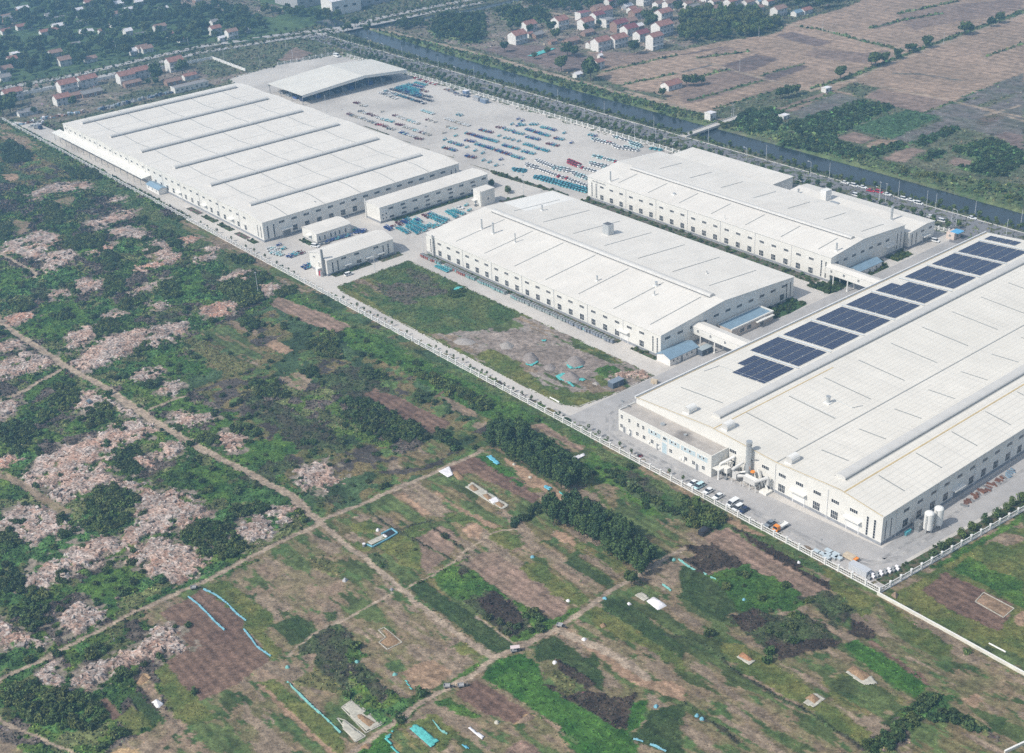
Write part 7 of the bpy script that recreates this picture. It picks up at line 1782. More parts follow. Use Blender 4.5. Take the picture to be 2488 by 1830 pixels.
# cargo tricycles: one mesh per colour
def trike(col):
    b = MB(); m = PAINT[col]
    b.box(-1.5, .15, -.55, .55, .55, .62, m)
    for a in ((-1.5, .15, -.55, -.5), (-1.5, .15, .5, .55), (-1.5, -1.45, -.5, .5), (.1, .15, -.5, .5)): b.box(*a, .62, .98, m)
    b.box(.2, .75, -.28, .28, .5, .78, M_GREYM); b.tube((.75, 0, .55), (1.25, 0, 1.05), .07, .05, m, 6); b.tube((1.25, -.38, 1.08), (1.25, .38, 1.08), .04, .04, M_BLACK, 6); b.tube((1.22, 0, 1.0), (1.45, 0, .3), .06, .06, m, 6)
    b.box(1.05, 1.4, -.3, .3, .75, 1.15, m)
    for x, y in ((-1.0, -.5), (-1.0, .5)): b.tube((x, y-.07, .28), (x, y+.07, .28), .28, .28, M_BLACK, 8)
    b.tube((1.45, -.06, .28), (1.45, .06, .28), .28, .28, M_BLACK, 8)
    if col in ('teal', 'blue', 'cyan'):
        b.box(-.05, .55, -.5, .5, 1.55, 1.62, m); b.tube((.5, -.45, .8), (.5, -.45, 1.55), .03, .03, m, 4); b.tube((.5, .45, .8), (.5, .45, 1.55), .03, .03, m, 4)
    o = b.build('cargo_tricycle'); me = o.data; bpy.data.objects.remove(o); return me
TRK = {}
def mini(col):
    b, g, w_ = car_mesh_parts(PAINT[col], 'suv', 3.3, 1.45, 1.5)
    b.v, b.f = b.v, b.f; k = b.mi(M_GLASS)
    off = len(b.v); b.v += g.v
    for f in g.f: b.f.append(tuple(i+off for i in f)); b.m.append(k)
    for sx in (-1.05, 1.05):
        for sy in (-.62, .62): b.tube((sx, sy-.1, .28), (sx, sy+.1, .28), .28, .28, M_BLACK, 8)
    o = b.build('mini_car'); me = o.data; bpy.data.objects.remove(o); return me
MIN = {}
RECT = []   # everything parked in rows: (kind, colour, x, y, rot)
def row(kind, z, x0, y0, x1, y1, n, cols, rot=math.pi/2):
    p, q = Vector(G(z, x0, y0)), Vector(G(z, x1, y1)); cl = cols.split()
    n = max(1, min(n, int((q-p).length/(1.75 if kind == 'trike' else 2.15))+1)) if n > 1 else 1
    for i in range(n):
        c = p+(q-p)*(i/(n-1) if n > 1 else .5)
        RECT.append((kind, random.choice(cl), c.x+random.uniform(-.15, .15), c.y+random.uniform(-.3, .3), rot+random.uniform(-.06, .06)))
TB = 'teal teal teal blue cyan'; TBM = 'teal blue maroon'
for a in ((745,118,745,118,1),(790,132,790,132,1),(690,165,690,165,1),(740,178,800,172,4),(762,158,762,158,1),(865,165,915,168,5),(960,190,1080,220,10),(950,250,1025,270,6),(1165,245,1165,245,1),(575,270,575,270,1),(625,290,665,295,4),(700,308,700,308,1),(750,320,750,320,1),(805,345,880,365,7),(905,380,1020,410,10),(365,345,520,390,12),(695,455,790,480,9),(790,410,885,435,8),(180,270,180,270,1),(80,305,80,305,1),(120,325,170,340,4),(195,350,235,358,4),(280,375,280,375,1),(360,405,360,405,1),(425,428,425,428,1),(430,495,430,495,1),(480,510,490,512,2),(1230,335,1230,335,1),(1395,260,1450,272,6),(635,215,695,225,5)):
    row('trike', 'Y', *a, TB)
for a in ((820,210,940,245,10),(1080,290,1150,305,6),(405,215,505,240,8),(275,245,430,290,12),(610,355,750,390,11),(70,375,175,405,8),(275,450,350,470,7),(545,400,670,440,11),(590,485,590,485,1)): row('trike', 'Y', *a, TBM)
for a in ((555,190,615,200,6),(710,240,790,255,7),(275,310,345,325,7),(550,540,550,540,1),(1010,340,1105,360,10),(825,280,935,305,10)): row('trike', 'Y', *a, 'blue teal blue maroon')
row('trike', 'Y', 445, 295, 555, 325, 9, TB)
for a in ((155,660,265,725,5,'blue'),(420,560,490,620,4,'maroon'),(530,530,640,590,6,'blue'),(620,490,740,540,6,'teal cyan'),(800,490,920,550,6,'cyan blue'),(430,680,650,790,11,'cyan teal'),(640,650,870,800,13,'cyan teal'),(660,600,940,730,14,'cyan teal'),(760,560,1060,690,14,'cyan teal'),(1000,390,1090,450,5,'maroon'),(1110,370,1500,520,19,'blue cyan teal'),(1130,440,1420,570,15,'cyan teal'),(1100,620,1210,670,5,'cyan teal'),(1250,610,1330,630,4,'cyan'),(1500,320,1700,450,11,'cyan teal'),(1610,300,1860,380,11,'cyan teal'),(1920,190,1920,190,1,'cyan'),(2110,190,2160,190,3,'grey'),(1980,300,1980,300,1,'cyan'),(1010,750,1010,750,1,'cyan'),(320,640,320,640,1,'maroon')):
    row('trike', 'U', *a)
for a in ((430,1030,520,1040,4,'aqua white'),(440,1060,540,1080,4,'aqua white'),(470,1085,570,1110,4,'aqua white'),(545,1000,545,1000,1,'blue'),(600,1040,600,1040,2,'cyan'),(655,1120,690,1130,3,'blue'),(710,1095,745,1105,3,'cyan'),(765,1075,810,1090,3,'maroon'),(820,1240,930,1190,4,'cyan blue'),(850,1260,930,1230,4,'cyan blue'),(1390,830,1500,840,6,'cyan blue'),(1400,860,1480,855,5,'blue'),(1090,960,1340,890,10,'blue cyan'),(990,1000,1080,975,4,'maroon grey')):
    row('trike', 'A6', *a)
ROWW = 'white tan grey'
for a in ((235,288,292,296,4,'maroon'),(325,325,390,332,5,ROWW),(300,405,340,408,3,'maroon grey'),(350,420,450,448,7,'white maroon tan'),(485,465,530,475,4,'maroon grey'),(535,485,750,552,14,'white aqua cyan'),(145,440,175,452,3,'maroon'),(190,460,350,508,11,'white tan grey'),(360,515,520,572,11,'white tan grey'),(540,585,600,595,4,'red maroon'),(640,610,670,615,3,'maroon'),(695,640,765,655,5,ROWW),(770,462,830,475,4,'white maroon'),(840,485,1110,577,15,'tan white aqua'),(815,580,900,598,6,'maroon'),(915,615,1040,650,8,'white maroon tan'),(1050,665,1175,700,8,'aqua maroon white'),(1190,710,1260,730,4,ROWW),(850,690,1050,752,12,'blue white aqua'),(1080,775,1150,787,5,'maroon'),(1150,390,1310,442,10,'white aqua'),(1215,520,1225,522,2,'maroon'),(1270,532,1270,532,1,'tan'),(1335,552,1335,552,1,'tan'),(1480,507,1790,602,15,'white white tan'),(1505,612,1505,612,1,'tan'),(1560,635,1615,642,3,'aqua'),(1455,697,1455,697,1,'tan'),(612,408,612,408,1,'tan'),(1640,452,1690,462,4,'teal')): row('trike', 'Q', *a)
for a in ((800,90,1130,205,16,'teal cyan blue'),(830,72,1150,180,15,'teal cyan blue'),(880,60,1110,140,12,'cyan teal'),(930,50,1120,118,10,'cyan teal'),(970,35,1170,78,9,'teal blue maroon'),(1070,12,1210,48,7,'cyan teal'),(1120,105,1220,138,5,'tan maroon'),(1190,190,1275,215,5,'navy grey'),(580,150,800,232,9,'white grey'),(660,145,795,188,6,'white'),(640,125,1190,300,26,'grey navy teal white'),(735,100,1290,268,26,'navy grey grey')): row('trike', 'Q', *a)
row('trike', 'S', 1960, 430, 2240, 520, 12, 'red maroon white')
for a in ((830,525,905,548,5,'white'),(835,540,900,562,5,'white'),(920,490,1070,545,8,'white'),(930,505,1060,556,7,'white'),(1070,555,1205,572,7,'white aqua'),(1075,570,1200,590,7,'white aqua'),(945,575,1110,632,10,'white'),(1120,638,1125,640,1,'red'),(1150,648,1150,648,1,'white'),(1188,655,1200,660,2,'red'),(1215,668,1375,722,10,'white'),(1250,602,1375,645,7,'white aqua'),(1265,622,1370,660,6,'white aqua'),(1215,492,1300,528,5,'red'),(1210,512,1290,545,5,'red'),(1240,520,1240,520,1,'red'),(1300,548,1300,548,1,'white'),(1332,558,1345,562,2,'red'),(1355,570,1475,600,7,'white'),(1440,452,1480,458,3,'white aqua'),(1485,465,1560,485,5,'white aqua cyan'),(1580,490,1620,500,3,'aqua maroon'),(1635,508,1640,510,2,'red'),(1655,515,1690,518,2,'white'),(1410,515,1570,548,9,'white aqua'),(1420,530,1540,558,7,'white aqua'),(1430,298,1540,325,7,'white aqua'),(1445,312,1610,345,9,'white'),(1560,330,1590,335,2,'red'),(1620,360,1700,378,5,'white'),(1640,375,1830,405,10,'white'),(1720,370,1820,395,5,'white aqua'),(1620,278,1680,292,4,'white aqua'),(1690,300,1760,315,4,'white'),(1775,330,1850,350,5,'aqua'),(1785,345,1860,370,5,'aqua'),(1960,385,2040,400,6,'cyan'),(1890,460,2020,435,6,'white')):
    row('mini', 'Y', *a, rot=math.pi/2)
for a in ((910,640,1365,760,18,'teal'),(905,650,1365,780,18,'teal cyan'),(960,640,1360,750,15,'teal'),(710,570,800,582,5,'teal'),(720,585,800,595,4,'teal')): row('mini', 'Y', *a)
# the 300 nearest of each kind are objects, the remaining tricycles one mass
def lay(kind, name, cat, limit, meshes, maker, word):
    l = sorted([q for q in RECT if q[0] == kind], key=lambda q: math.hypot(q[2], q[3]))
    near, rest = l[:limit], l[limit:]
    strips = {}
    for q in near: strips.setdefault(round(q[3]/4.0), []).append(q)
    keys = sorted(strips, reverse=True)
    for si, k in enumerate(keys):
        s = sorted(strips[k], key=lambda q: q[2])
        for i, q in enumerate(s):
            c = q[1]
            if c not in meshes: meshes[c] = maker(c)
            o = link(name, meshes[c], (q[2], q[3], .062)); o.rotation_euler = (0, 0, q[4])
            cw = dict(teal='teal blue', cyan='turquoise', tan='pale', navy='dark blue', aqua='pale aqua').get(c, c)
            tag(o, '%s %s, %s from the left, %s row from the river fence' % (cw, word, ordn(i+1), ordn(si+1)), cat, '%ss parked in rows in the yard' % word)
    if rest:
        Vs, Fs, Ms, off = [], [], [], 0; mats = []
        for q in rest:
            c = q[1]
            if c not in meshes: meshes[c] = maker(c)
            me = meshes[c]; co = np.empty(len(me.vertices)*3); me.vertices.foreach_get('co', co); co = co.reshape(-1, 3)
            a = q[4]; co = np.stack([co[:, 0]*math.cos(a)-co[:, 1]*math.sin(a)+q[2], co[:, 0]*math.sin(a)+co[:, 1]*math.cos(a)+q[3], co[:, 2]+.062], -1)
            for p in me.polygons:
                m = me.materials[p.material_index]
                if m not in mats: mats.append(m)
                Fs.append([v+off for v in p.vertices]); Ms.append(mats.index(m))
            Vs.append(co); off += len(co)
        nm = 'far_parked_vehicles'; me = bpy.data.meshes.new(nm); me.from_pydata(np.concatenate(Vs).tolist(), [], Fs)
        for m in mats: me.materials.append(m)
        me.polygons.foreach_set('material_index', Ms); o = link(nm, me); tag(o, 'rows of tiny red, white and teal tricycles at the far end of the yard', kind='stuff')
lay('trike', 'cargo_tricycle', 'tricycle', 300, TRK, trike, 'cargo tricycle')
lay('mini', 'mini_car', 'car', 290, MIN, mini, 'mini car')
# steel cargo frames standing along the hall wall
def frame_mesh(m):
    b = MB()
    for x in (-.55, .55):
        for y in (-.8, .8): b.tube((x, y, 0), (x, y, 1.7), .07, .07, m, 5)
    b.box(-.6, .6, -.9, .9, 1.55, 1.75, M_GREYM); b.box(-.6, .6, -.85, .85, .5, .62, m); b.box(-.5, .5, -.85, -.8, .7, 1.4, m)
    o = b.build('cargo_rack'); me = o.data; bpy.data.objects.remove(o); return me
FM = [frame_mesh(m) for m in (mat('rust red frame', (.30, .10, .08), .6, .3), mat('sea green frame', (.20, .36, .36), .6, .3), mat('grey green frame', (.28, .33, .33), .6, .3), mat('slate frame', (.22, .25, .30), .6, .3))]
xs = np.arange(-502, -364, 1.75); k = 0
for i, x in enumerate(xs):
    if -460 < x < -458 or -437 < x < -433 or -487 < x < -484: continue
    c = 0 if x < -490 or -478 < x < -466 else 1 if x < -425 else 2 if x < -395 else 3
    if random.random() < .12: c = random.choice((1, 2))
    o = link('cargo_rack', FM[c], (x, 345.2+random.uniform(-.3, .3), .06)); o.rotation_euler = (0, 0, random.uniform(-.1, .1)); k += 1
    tag(o, '%s steel cargo rack in the row under the hall wall, %s from left' % (('rust red', 'sea green', 'grey green', 'slate')[c], ordn(k)), 'cargo frame', 'cargo frames along the hall wall')
for i in range(7):
    o = link('truck_bed', TRK.get('cyan') or trike('cyan'), (-486+i*1.5, 342.6, .06)); o.rotation_euler = (0, 0, 1.57); tag(o, 'turquoise tricycle in the short row near the hall corner, %s from the left' % ordn(i+1), 'tricycle', 'turquoise tricycles before the hall'); o.name = 'cargo_tricycle'
# electric scooters by the office
def scooter(m):
    b = MB(); b.tube((-.55, -.05, .25), (-.55, .05, .25), .25, .25, M_BLACK, 10); b.tube((.6, -.05, .25), (.6, .05, .25), .25, .25, M_BLACK, 10)
    b.box(-.75, .05, -.16, .16, .45, .75, m); b.box(-.6, .1, -.14, .14, .75, .85, M_BLACK); b.box(.05, .45, -.15, .15, .3, .36, m); b.tube((.6, 0, .3), (.42, 0, 1.05), .09, .06, m, 6); b.tube((.42, -.3, 1.05), (.42, .3, 1.05), .03, .03, M_BLACK, 5)
    o = b.build('scooter'); me = o.data; bpy.data.objects.remove(o); return me
SC = [scooter(PAINT[c]) for c in ('red', 'grey', 'black', 'white', 'maroon')]
sl = sorted([G('A2', x+dx, y+dx*.45) for x, y, n in ((80, 940, 2), (130, 965, 3), (210, 1010, 3), (245, 1040, 3), (295, 1060, 3), (390, 1105, 4), (430, 1125, 4), (470, 1145, 4), (625, 1235, 5), (235, 1230, 4), (870, 1355, 3), (490, 1155, 2)) for dx in range(0, n*11, 11)])
for i, (x, y) in enumerate(sl):
    o = link('scooter', random.choice(SC), (x, y, .06)); o.rotation_euler = (0, 0, 1.2+random.uniform(-.5, .5)); tag(o, 'small electric scooter parked before the cream office block, %s from the left' % ordn(i+1), 'scooter', 'scooters before the office block')

# ------------------------------------------------------------------ stores by the fence corner, scrap
def pile(name, label, cat, loc, parts):
    t = thing(name, label, cat, loc)
    for n, b in parts: b.build(n, loc, t)
    return t
for i, (x, y) in enumerate(((-210.5, 287.4), (-208.5, 287.6), (-208.2, 290.4), (-207.0, 288.6), (-205.0, 288.9), (-206.3, 286.9), (-205.4, 290.6), (-203.6, 289.6))):
    b = MB(); b.box(x-1.1, x+1.1, y-.75, y+.75, .12, .95, M_GALV); c = MB(); c.box(x-1.15, x+1.15, y-.8, y+.8, .95, 1.02, mat('pale steel lid sheet', (.45, .52, .56), .5, .4) if i == 0 else bpy.data.materials['pale steel lid sheet'])
    d = MB()
    for s_ in (-.8, .8): d.box(x+s_-.1, x+s_+.1, y-.7, y+.7, .06, .12, M_GREYM)
    pile('steel_crate', 'pale steel crate near the fence corner, %s in from the road end of the heap' % ordn(i+1), 'crate', (x, y, .06), [('body', b), ('lid', c), ('skid', d)])['group'] = 'steel crates by the fence'
M_TIMBER = mat('pale timber', (.50, .42, .32), .8, .2, nscale=.8, namp=.2)
rr = random.Random(3)
for i in range(12):
    x, y = -201+i*.75+rr.uniform(-.3, .3), 292.4-i*.16+rr.uniform(-.5, .5); a = -.35+rr.uniform(-.3, .3); ln = rr.uniform(1.5, 3.0); z = .14+.12*(i % 3)
    b = MB(); b.tube((-ln, 0, 0), (ln, 0, 0), .11, .11, M_TIMBER, 5); o = b.build('timber_beam'); o.location = (x, y, z+.06); o.rotation_euler = (0, 0, a)
    tag(o, 'loose timber beam by the fence corner, %s from the left' % ordn(i+1), 'beam', 'loose beams by the fence corner')
b = MB(); b.box(-203.4, -199.6, 291.4, 293.6, .5, 1.5, M_TIMBER); c = MB()
for x in (-203.2, -199.8):
    for y in (291.6, 293.4): c.tube((x, y-.1, .34), (x, y+.1, .34), .3, .3, M_BLACK, 10)
d = MB(); d.box(-199.6, -198.6, 291.6, 293.4, .9, 1.4, M_ORANGE)
pile('farm_trailer', 'cream machine with an orange end standing beside the timber heap', 'machine', (-201.5, 292.5, .06), [('body', b), ('wheel', c), ('orange_end', d)])
for i in range(16):
    x, y = -191+(i % 8)*.62*1.0, 288.4+(i % 8)*1.45+(i//8)*.9-.4; x = -190.6+(i % 8)*.45+(i//8)*-.9
    b = MB(); b.tube((x-.5, y, .65), (x+.5, y, .65), .58, .58, M_SHEET if i % 2 else M_GREYM, 12); c = MB(); c.tube((x-.56, y, .65), (x+.56, y, .65), .22, .22, M_BLACK, 8)
    pile('wire_coil', 'white wrapped wire coil in the row by the corner grass, %s from the corner' % ordn(i+1), 'coil', (x, y, .06), [('wrap', b), ('core', c)])['group'] = 'wire coils by the corner'
M_RUST = mat('rusty steel scrap', (.17, .085, .06), .8, .2, nscale=1.0, namp=.35)
for i in range(26):
    y = 344+i*1.25+rr.uniform(-.4, .4); x = -194.8+rr.uniform(-.9, .9); b = MB(); ln = rr.uniform(.6, 1.6)
    b.box(-ln, ln, -.35, .35, 0, rr.uniform(.2, .6), M_BLUER if i > 20 else M_RUST if i % 4 else M_GREYM); b.tube((-ln, .2, .5), (ln, -.2, .7), .06, .06, M_RUST, 5); o = b.build('scrap_metal'); o.location = (x, y, .066); o.rotation_euler = (0, 0, rr.uniform(-.6, .6))
    tag(o, '%s scrap metal piece on the road beside the shaded wall, %s from the near end' % ('blue' if i > 20 else 'rusty', ordn(i+1)), 'scrap', 'scrap along the shaded wall')
# junk row behind the far end of the warehouse and scrap by the river fence
def junk(z, pl_s, n, label, cols, hmax=1.8):
    P_ = pts(z, pl_s); sp = along(P_, max(.5, sum(math.dist(a, c) for a, c in zip(P_[:-1], P_[1:]))/n)); b = MB(); cx, cy = P_[0]
    for x, y in sp:
        x += rr.uniform(-1.5, 1.5); y += rr.uniform(-1.5, 1.5); s_ = rr.uniform(.4, 1.6); h_ = rr.uniform(.3, hmax); a = rr.random()*3; m = rr.choice(cols)
        c_, s2 = math.cos(a), math.sin(a); q = [(x+c_*u-s2*v, y+s2*u+c_*v) for u, v in ((-s_, -s_*.5), (s_, -s_*.5), (s_, s_*.5), (-s_, s_*.5))]
        b.prism(q, .062, h_, m)
    o = b.build('junk_row', (cx, cy, 0)); tag(o, label, kind='stuff')
junk('N', '1050,900 1400,810 1790,715', 110, 'dark line of stacked scrap behind the warehouse end', [M_GREYM, M_GREYW, PAINT['navy'], M_GALV, M_BLUER], 2.2)
junk('N', '160,1060 420,1010 640,960 900,920', 60, 'mixed scrap at the far fence corner', [M_GREYM, M_SHEET, M_RUST, M_BLUER, M_BRICK], 2.0)
junk('N', '320,1080 450,1030', 14, 'scrap heap beside the dark truck', [M_GREYM, M_SHEET, M_GALV], 1.5)
junk('Q', '1500,100 1640,170 1800,200', 40, 'dark scrap by the river fence', [M_GREYM, M_RUST, M_GREYW, PAINT['navy']], 1.6)
junk('A2', '430,440 380,350', 2, 'small offcuts by the empty lot corner', [M_TIMBER])
# ------------------------------------------------------------------ mounds, sheets and nets in the fields
def mound(name, label, cat, pl, hgt, m, z=0.0, rough=.25, seed=1, skirt=None, parent=None, cls=None):
    cx, cy = sum(p[0] for p in pl)/len(pl), sum(p[1] for p in pl)/len(pl)
    V, F = [(0, 0, hgt)], []; n = 28; rings = 7
    def edge(a):
        best = 0
        for i in range(len(pl)):
            x0, y0 = pl[i][0]-cx, pl[i][1]-cy; x1, y1 = pl[(i+1) % len(pl)][0]-cx, pl[(i+1) % len(pl)][1]-cy
            dx, dy = x1-x0, y1-y0; ca, sa = math.cos(a), math.sin(a); den = ca*dy-sa*dx
            if abs(den) < 1e-9: continue
            t = (x0*dy-y0*dx)/den; s_ = (x0*sa-y0*ca)/den
            if t > 0 and -1e-6 <= s_ <= 1+1e-6: best = max(best, t)
        return best or .5
    r2 = random.Random(seed)
    E = [edge(2*math.pi*i/n) for i in range(n)]
    for k in range(1, rings+1):
        f = k/rings
        for i in range(n):
            a = 2*math.pi*i/n; r = E[i]*f; x, y = r*math.cos(a), r*math.sin(a)
            zz = hgt*(1-f**1.6)+rough*hgt*(float(fbm(np.array([x+cx]), np.array([y+cy]), 1.2, seed)[0])-.5)*2*(1-f)
            V.append((x, y, max(zz, 0)+(0 if k < rings else -.15)))
    for i in range(n): F.append((0, 1+i, 1+(i+1) % n))
    for k in range(rings-1):
        for i in range(n): F.append((1+k*n+i, 1+(k+1)*n+i, 1+(k+1)*n+(i+1) % n, 1+k*n+(i+1) % n))
    me = bpy.data.meshes.new(name); me.from_pydata(V, [], F); me.materials.append(m); me.polygons.foreach_set('use_smooth', [True]*len(F))
    o = link(name, me, (cx, cy, z)); tag(o, label, cat)
    return o
def sheet(name, label, cat, pl, m, z=.14):
    cx, cy = sum(p[0] for p in pl)/len(pl), sum(p[1] for p in pl)/len(pl)
    xs = [p[0] for p in pl]; ys = [p[1] for p in pl]; st = max(.4, min(max(xs)-min(xs), max(ys)-min(ys))/14)
    X, Y = np.meshgrid(np.arange(min(xs)-st, max(xs)+st, st), np.arange(min(ys)-st, max(ys)+st, st), indexing='ij'); nx, ny = X.shape
    Z = z+.16*fbm(X, Y, .9, 3)+.12*vnoise(X, Y, .5, 5); k = inside(X.ravel(), Y.ravel(), pl).reshape(nx, ny)
    idx = np.arange(nx*ny).reshape(nx, ny); q = k[:-1, :-1] & k[1:, :-1] & k[1:, 1:] & k[:-1, 1:]
    if not q.any(): return
    F = np.stack([idx[:-1, :-1][q], idx[1:, :-1][q], idx[1:, 1:][q], idx[:-1, 1:][q]], -1); u, inv = np.unique(F, return_inverse=True)
    V = np.stack([X.ravel()-cx, Y.ravel()-cy, Z.ravel()], -1)[u]
    o = link(name, np_mesh(name, V, inv.reshape(F.shape), [m], smooth=True), (cx, cy, 0)); sol = o.modifiers.new('thickness', 'SOLIDIFY'); sol.thickness = .06
    return tag(o, label, cat)
M_GRAV = mat('grey gravel', (.25, .22, .205), .95, .1, nscale=1.5, namp=.25, bump=.6)
M_PGRAV = mat('pale gravel', (.31, .285, .265), .95, .1, nscale=1.5, namp=.2, bump=.6)
M_ESOIL = mat('earth heap', (.25, .18, .13), .95, .1, nscale=1.5, namp=.25, bump=.6)
for z, s, h, m, lab in (('MM', '1180,1290 1200,1250 1250,1230 1300,1280 1290,1310 1230,1325', 2.6, M_GRAV, 'grey gravel cone with teal net at its foot in the empty lot'), ('MM', '1465,1320 1490,1275 1540,1260 1610,1300 1590,1335 1520,1345', 3.2, M_GRAV, 'tall grey gravel cone ringed by teal net in the empty lot'), ('M3', '1420,60 1470,20 1520,10 1580,60 1560,90 1470,85', 2.8, M_GRAV, 'gravel mound half covered by teal net near the lot corner'),
        ('MM', '720,1165 780,1140 850,1150 900,1170 860,1195 760,1190', 1.5, M_PGRAV, 'flat pale gravel heap at the edge of the lot grass'), ('MM', '1030,1185 1090,1160 1140,1190 1120,1220 1050,1220', 1.6, M_PGRAV, 'pale gravel heap in the middle of the empty lot'), ('MM', '1320,1330 1370,1305 1415,1330 1400,1360 1340,1360', 1.2, M_GRAV, 'low dark gravel heap between the netted cones'), ('M3', '1640,90 1670,75 1700,90 1680,105', .9, M_PGRAV, 'small white stone heap beside the dark container')):
    mound('gravel_heap', lab, 'gravel heap', pts(z, s), h*.85, m, .1, .2, len(s))
for z, s, lab in (('MM', '1470,1310 1490,1290 1530,1340 1590,1325 1612,1290 1618,1310 1580,1345 1520,1355 1480,1345', 'teal net round the tall gravel cone'), ('M3', '1400,45 1450,20 1500,30 1490,60 1540,115 1520,120 1470,80 1430,75', 'teal net draped off the mound near the lot corner'), ('M3', '1540,70 1580,55 1615,65 1590,80', 'scrap of teal net beside the mound near the lot corner'), ('MM', '1205,1310 1240,1320 1290,1295 1300,1305 1250,1335 1210,1325', 'teal net along the foot of the left gravel cone'), ('MM', '720,835 760,808 800,810 790,840 740,845', 'faded teal net caught on the lot grass'), ('MM', '1310,1160 1350,1155 1350,1170 1315,1172', 'small teal net scrap in the lot soil')):
    sheet('dust_net', lab, 'net', pts(z, s), M_TEALNET, .5)
for z, s, m, lab in (('M4', '440,1150 480,1108 540,1140 645,1225 585,1275', M_TEALNET, 'broad teal net spread on the field edge at the bottom'), ('M4', '265,1210 310,1180 340,1140 420,1125 425,1135 350,1155 320,1210 340,1250 410,1320 360,1320 300,1240', M_TEALNET, 'curling teal net round the small plot at the bottom'), ('M3', '945,570 985,560 1048,615 1020,632', M_BLUENET, 'light blue net laid beside the bright green strip'), ('M3', '1320,775 1345,755 1390,778 1365,802', M_BLUENET, 'small light blue net at the edge of the poplars'), ('M3', '1400,790 1440,800 1510,845 1500,858', M_TEALNET, 'narrow teal net strip between the poplar blocks'), ('M4', '405,820 430,825 470,885 455,895', M_TEALNET, 'crumpled teal net strip on the tan field'), ('V', '320,575 420,535 600,470 720,470 600,520 430,580', M_TEALNET, 'teal net over a bed by the far village'), ('M4', '775,1250 800,1240 860,1280 820,1280', M_BLUENET, 'small light blue scrap in the bottom weeds')):
    sheet('ground_net', lab, 'net', pts(z, s), m, .3)
def netline(z, s, m, lab, w_=.45):
    P_ = pts(z, s); sp = along(P_, .7); t = MB(); cx, cy = P_[0]
    for i, ((x0, y0), (x1, y1)) in enumerate(zip(sp[:-1], sp[1:])):
        u = Vector((x1-x0, y1-y0)).normalized(); n = Vector((-u.y, u.x)); a = w_*(.5+.5*vnoise(np.array([x0]), np.array([y0]), 1.3, 2)[0]); hh_ = .35+.4*random.random()
        t.mesh([(x0+n.x*a, y0+n.y*a, 0), (x1+n.x*a, y1+n.y*a, 0), (x1, y1, hh_), (x0, y0, hh_), (x1-n.x*a, y1-n.y*a, 0), (x0-n.x*a, y0-n.y*a, 0)], [(0, 1, 2, 3), (3, 2, 4, 5), (0, 3, 5), (1, 4, 2)], m)
    o = t.build('ground_net', (cx, cy, .08)); o.location = (cx, cy, .08); tag(o, lab, 'net')
M_NB = mat('pale blue film', (.14, .33, .41), .6, .3, nscale=1.2, namp=.2); M_NT = mat('pale teal film', (.15, .36, .34), .6, .3, nscale=1.2, namp=.2)
netline('L4', '1238,270 1310,325 1370,385 1420,440 1480,492', M_NB, 'pale blue film line across the brown ploughed field, left one')
netline('L4', '1340,222 1430,265 1500,320 1560,385 1625,432', M_NB, 'pale blue film line along the weedy edge of the ploughed field, upper one')
netline('L4', '1605,485 1650,540 1690,600 1790,668', M_NB, 'pale blue film line at the lower corner of the ploughed field')
netline('L4', '1890,832 1960,900 2040,980 2130,1060 2246,1170', M_NT, 'thin teal film line beside the dark crop strip', .5)
netline('R4', '-30,25 60,90 165,130', M_NT, 'teal film line curving round the dark scrub', .6); netline('R4', '180,145 235,172', M_NT, 'short teal film line beyond the dark scrub', .4)
netline('M4', '600,1085 650,1150 700,1175', M_NT, 'short pale teal film line in the bottom weeds', .4); netline('M4', '1920,1205 1990,1230', M_NB, 'pale blue film scrap on the dark crop edge', .5); netline('M4', '2030,1240 2140,1290', M_NB, 'pale blue film strip at the bottom crop corner', .5); netline('M4', '2110,190 2170,235', M_NT, 'pale film scrap on the crop edge under the single tree', .4)
for z, s, lab in (('M3', '632,665 712,632 740,690 695,712', 'white plastic sheet spread beside a straw pile'), ('M3', '960,850 1020,830 1045,865 990,885', 'white plastic sheet between straw piles on the threshing strip'), ('M3', '1505,575 1600,545 1605,565 1520,605', 'crumpled white plastic sheet behind the upper poplars'), ('M3', '262,1085 280,1075 310,1095 290,1110', 'small white sheet beside the blue edged dark pond'), ('M4', '820,1140 840,1125 880,1150 950,1195 920,1220', 'white plastic sheet lying by a dark opening in the weeds')):
    sheet('plastic_sheet', lab, 'sheet', pts(z, s), M_SHEET, .2)
M_GTARP = mat('greyish tarpaulin', (.42, .40, .34), .7, .2, nscale=1, namp=.2, bump=.4)
for z, s, lab in (('M3', '808,772 860,732 970,805 1110,888 1060,920 990,885 880,820', 'long grey brown tarpaulin carrying straw piles'), ('R4', '338,672 370,650 480,695 440,732', 'pale tarpaulin under an orange straw heap'), ('R4', '782,975 860,900 945,945 860,1012', 'pale blue grey tarpaulin under a brown straw heap'), ('M4', '0,1000 70,950 270,1110 160,1165', 'grey plastic sheet on a rectangular bed at the track'), ('M4', '0,1090 20,1085 155,1190 90,1225 0,1150', 'grey tan sheet on the lower rectangular bed'), ('M3', '160,1130 280,1075 310,1100 190,1155', 'pale sheet of drying grain beside the blue edged pond'), ('M4', '1915,265 1975,240 2030,280 1985,310', 'pale framed bed beside the white covered heap'), ('R4', '1060,770 1100,745 1250,800 1290,850 1190,862', 'white edged sheet under a straw heap')):
    sheet('tarpaulin', lab, 'tarpaulin', pts(z, s), M_GTARP, .12)
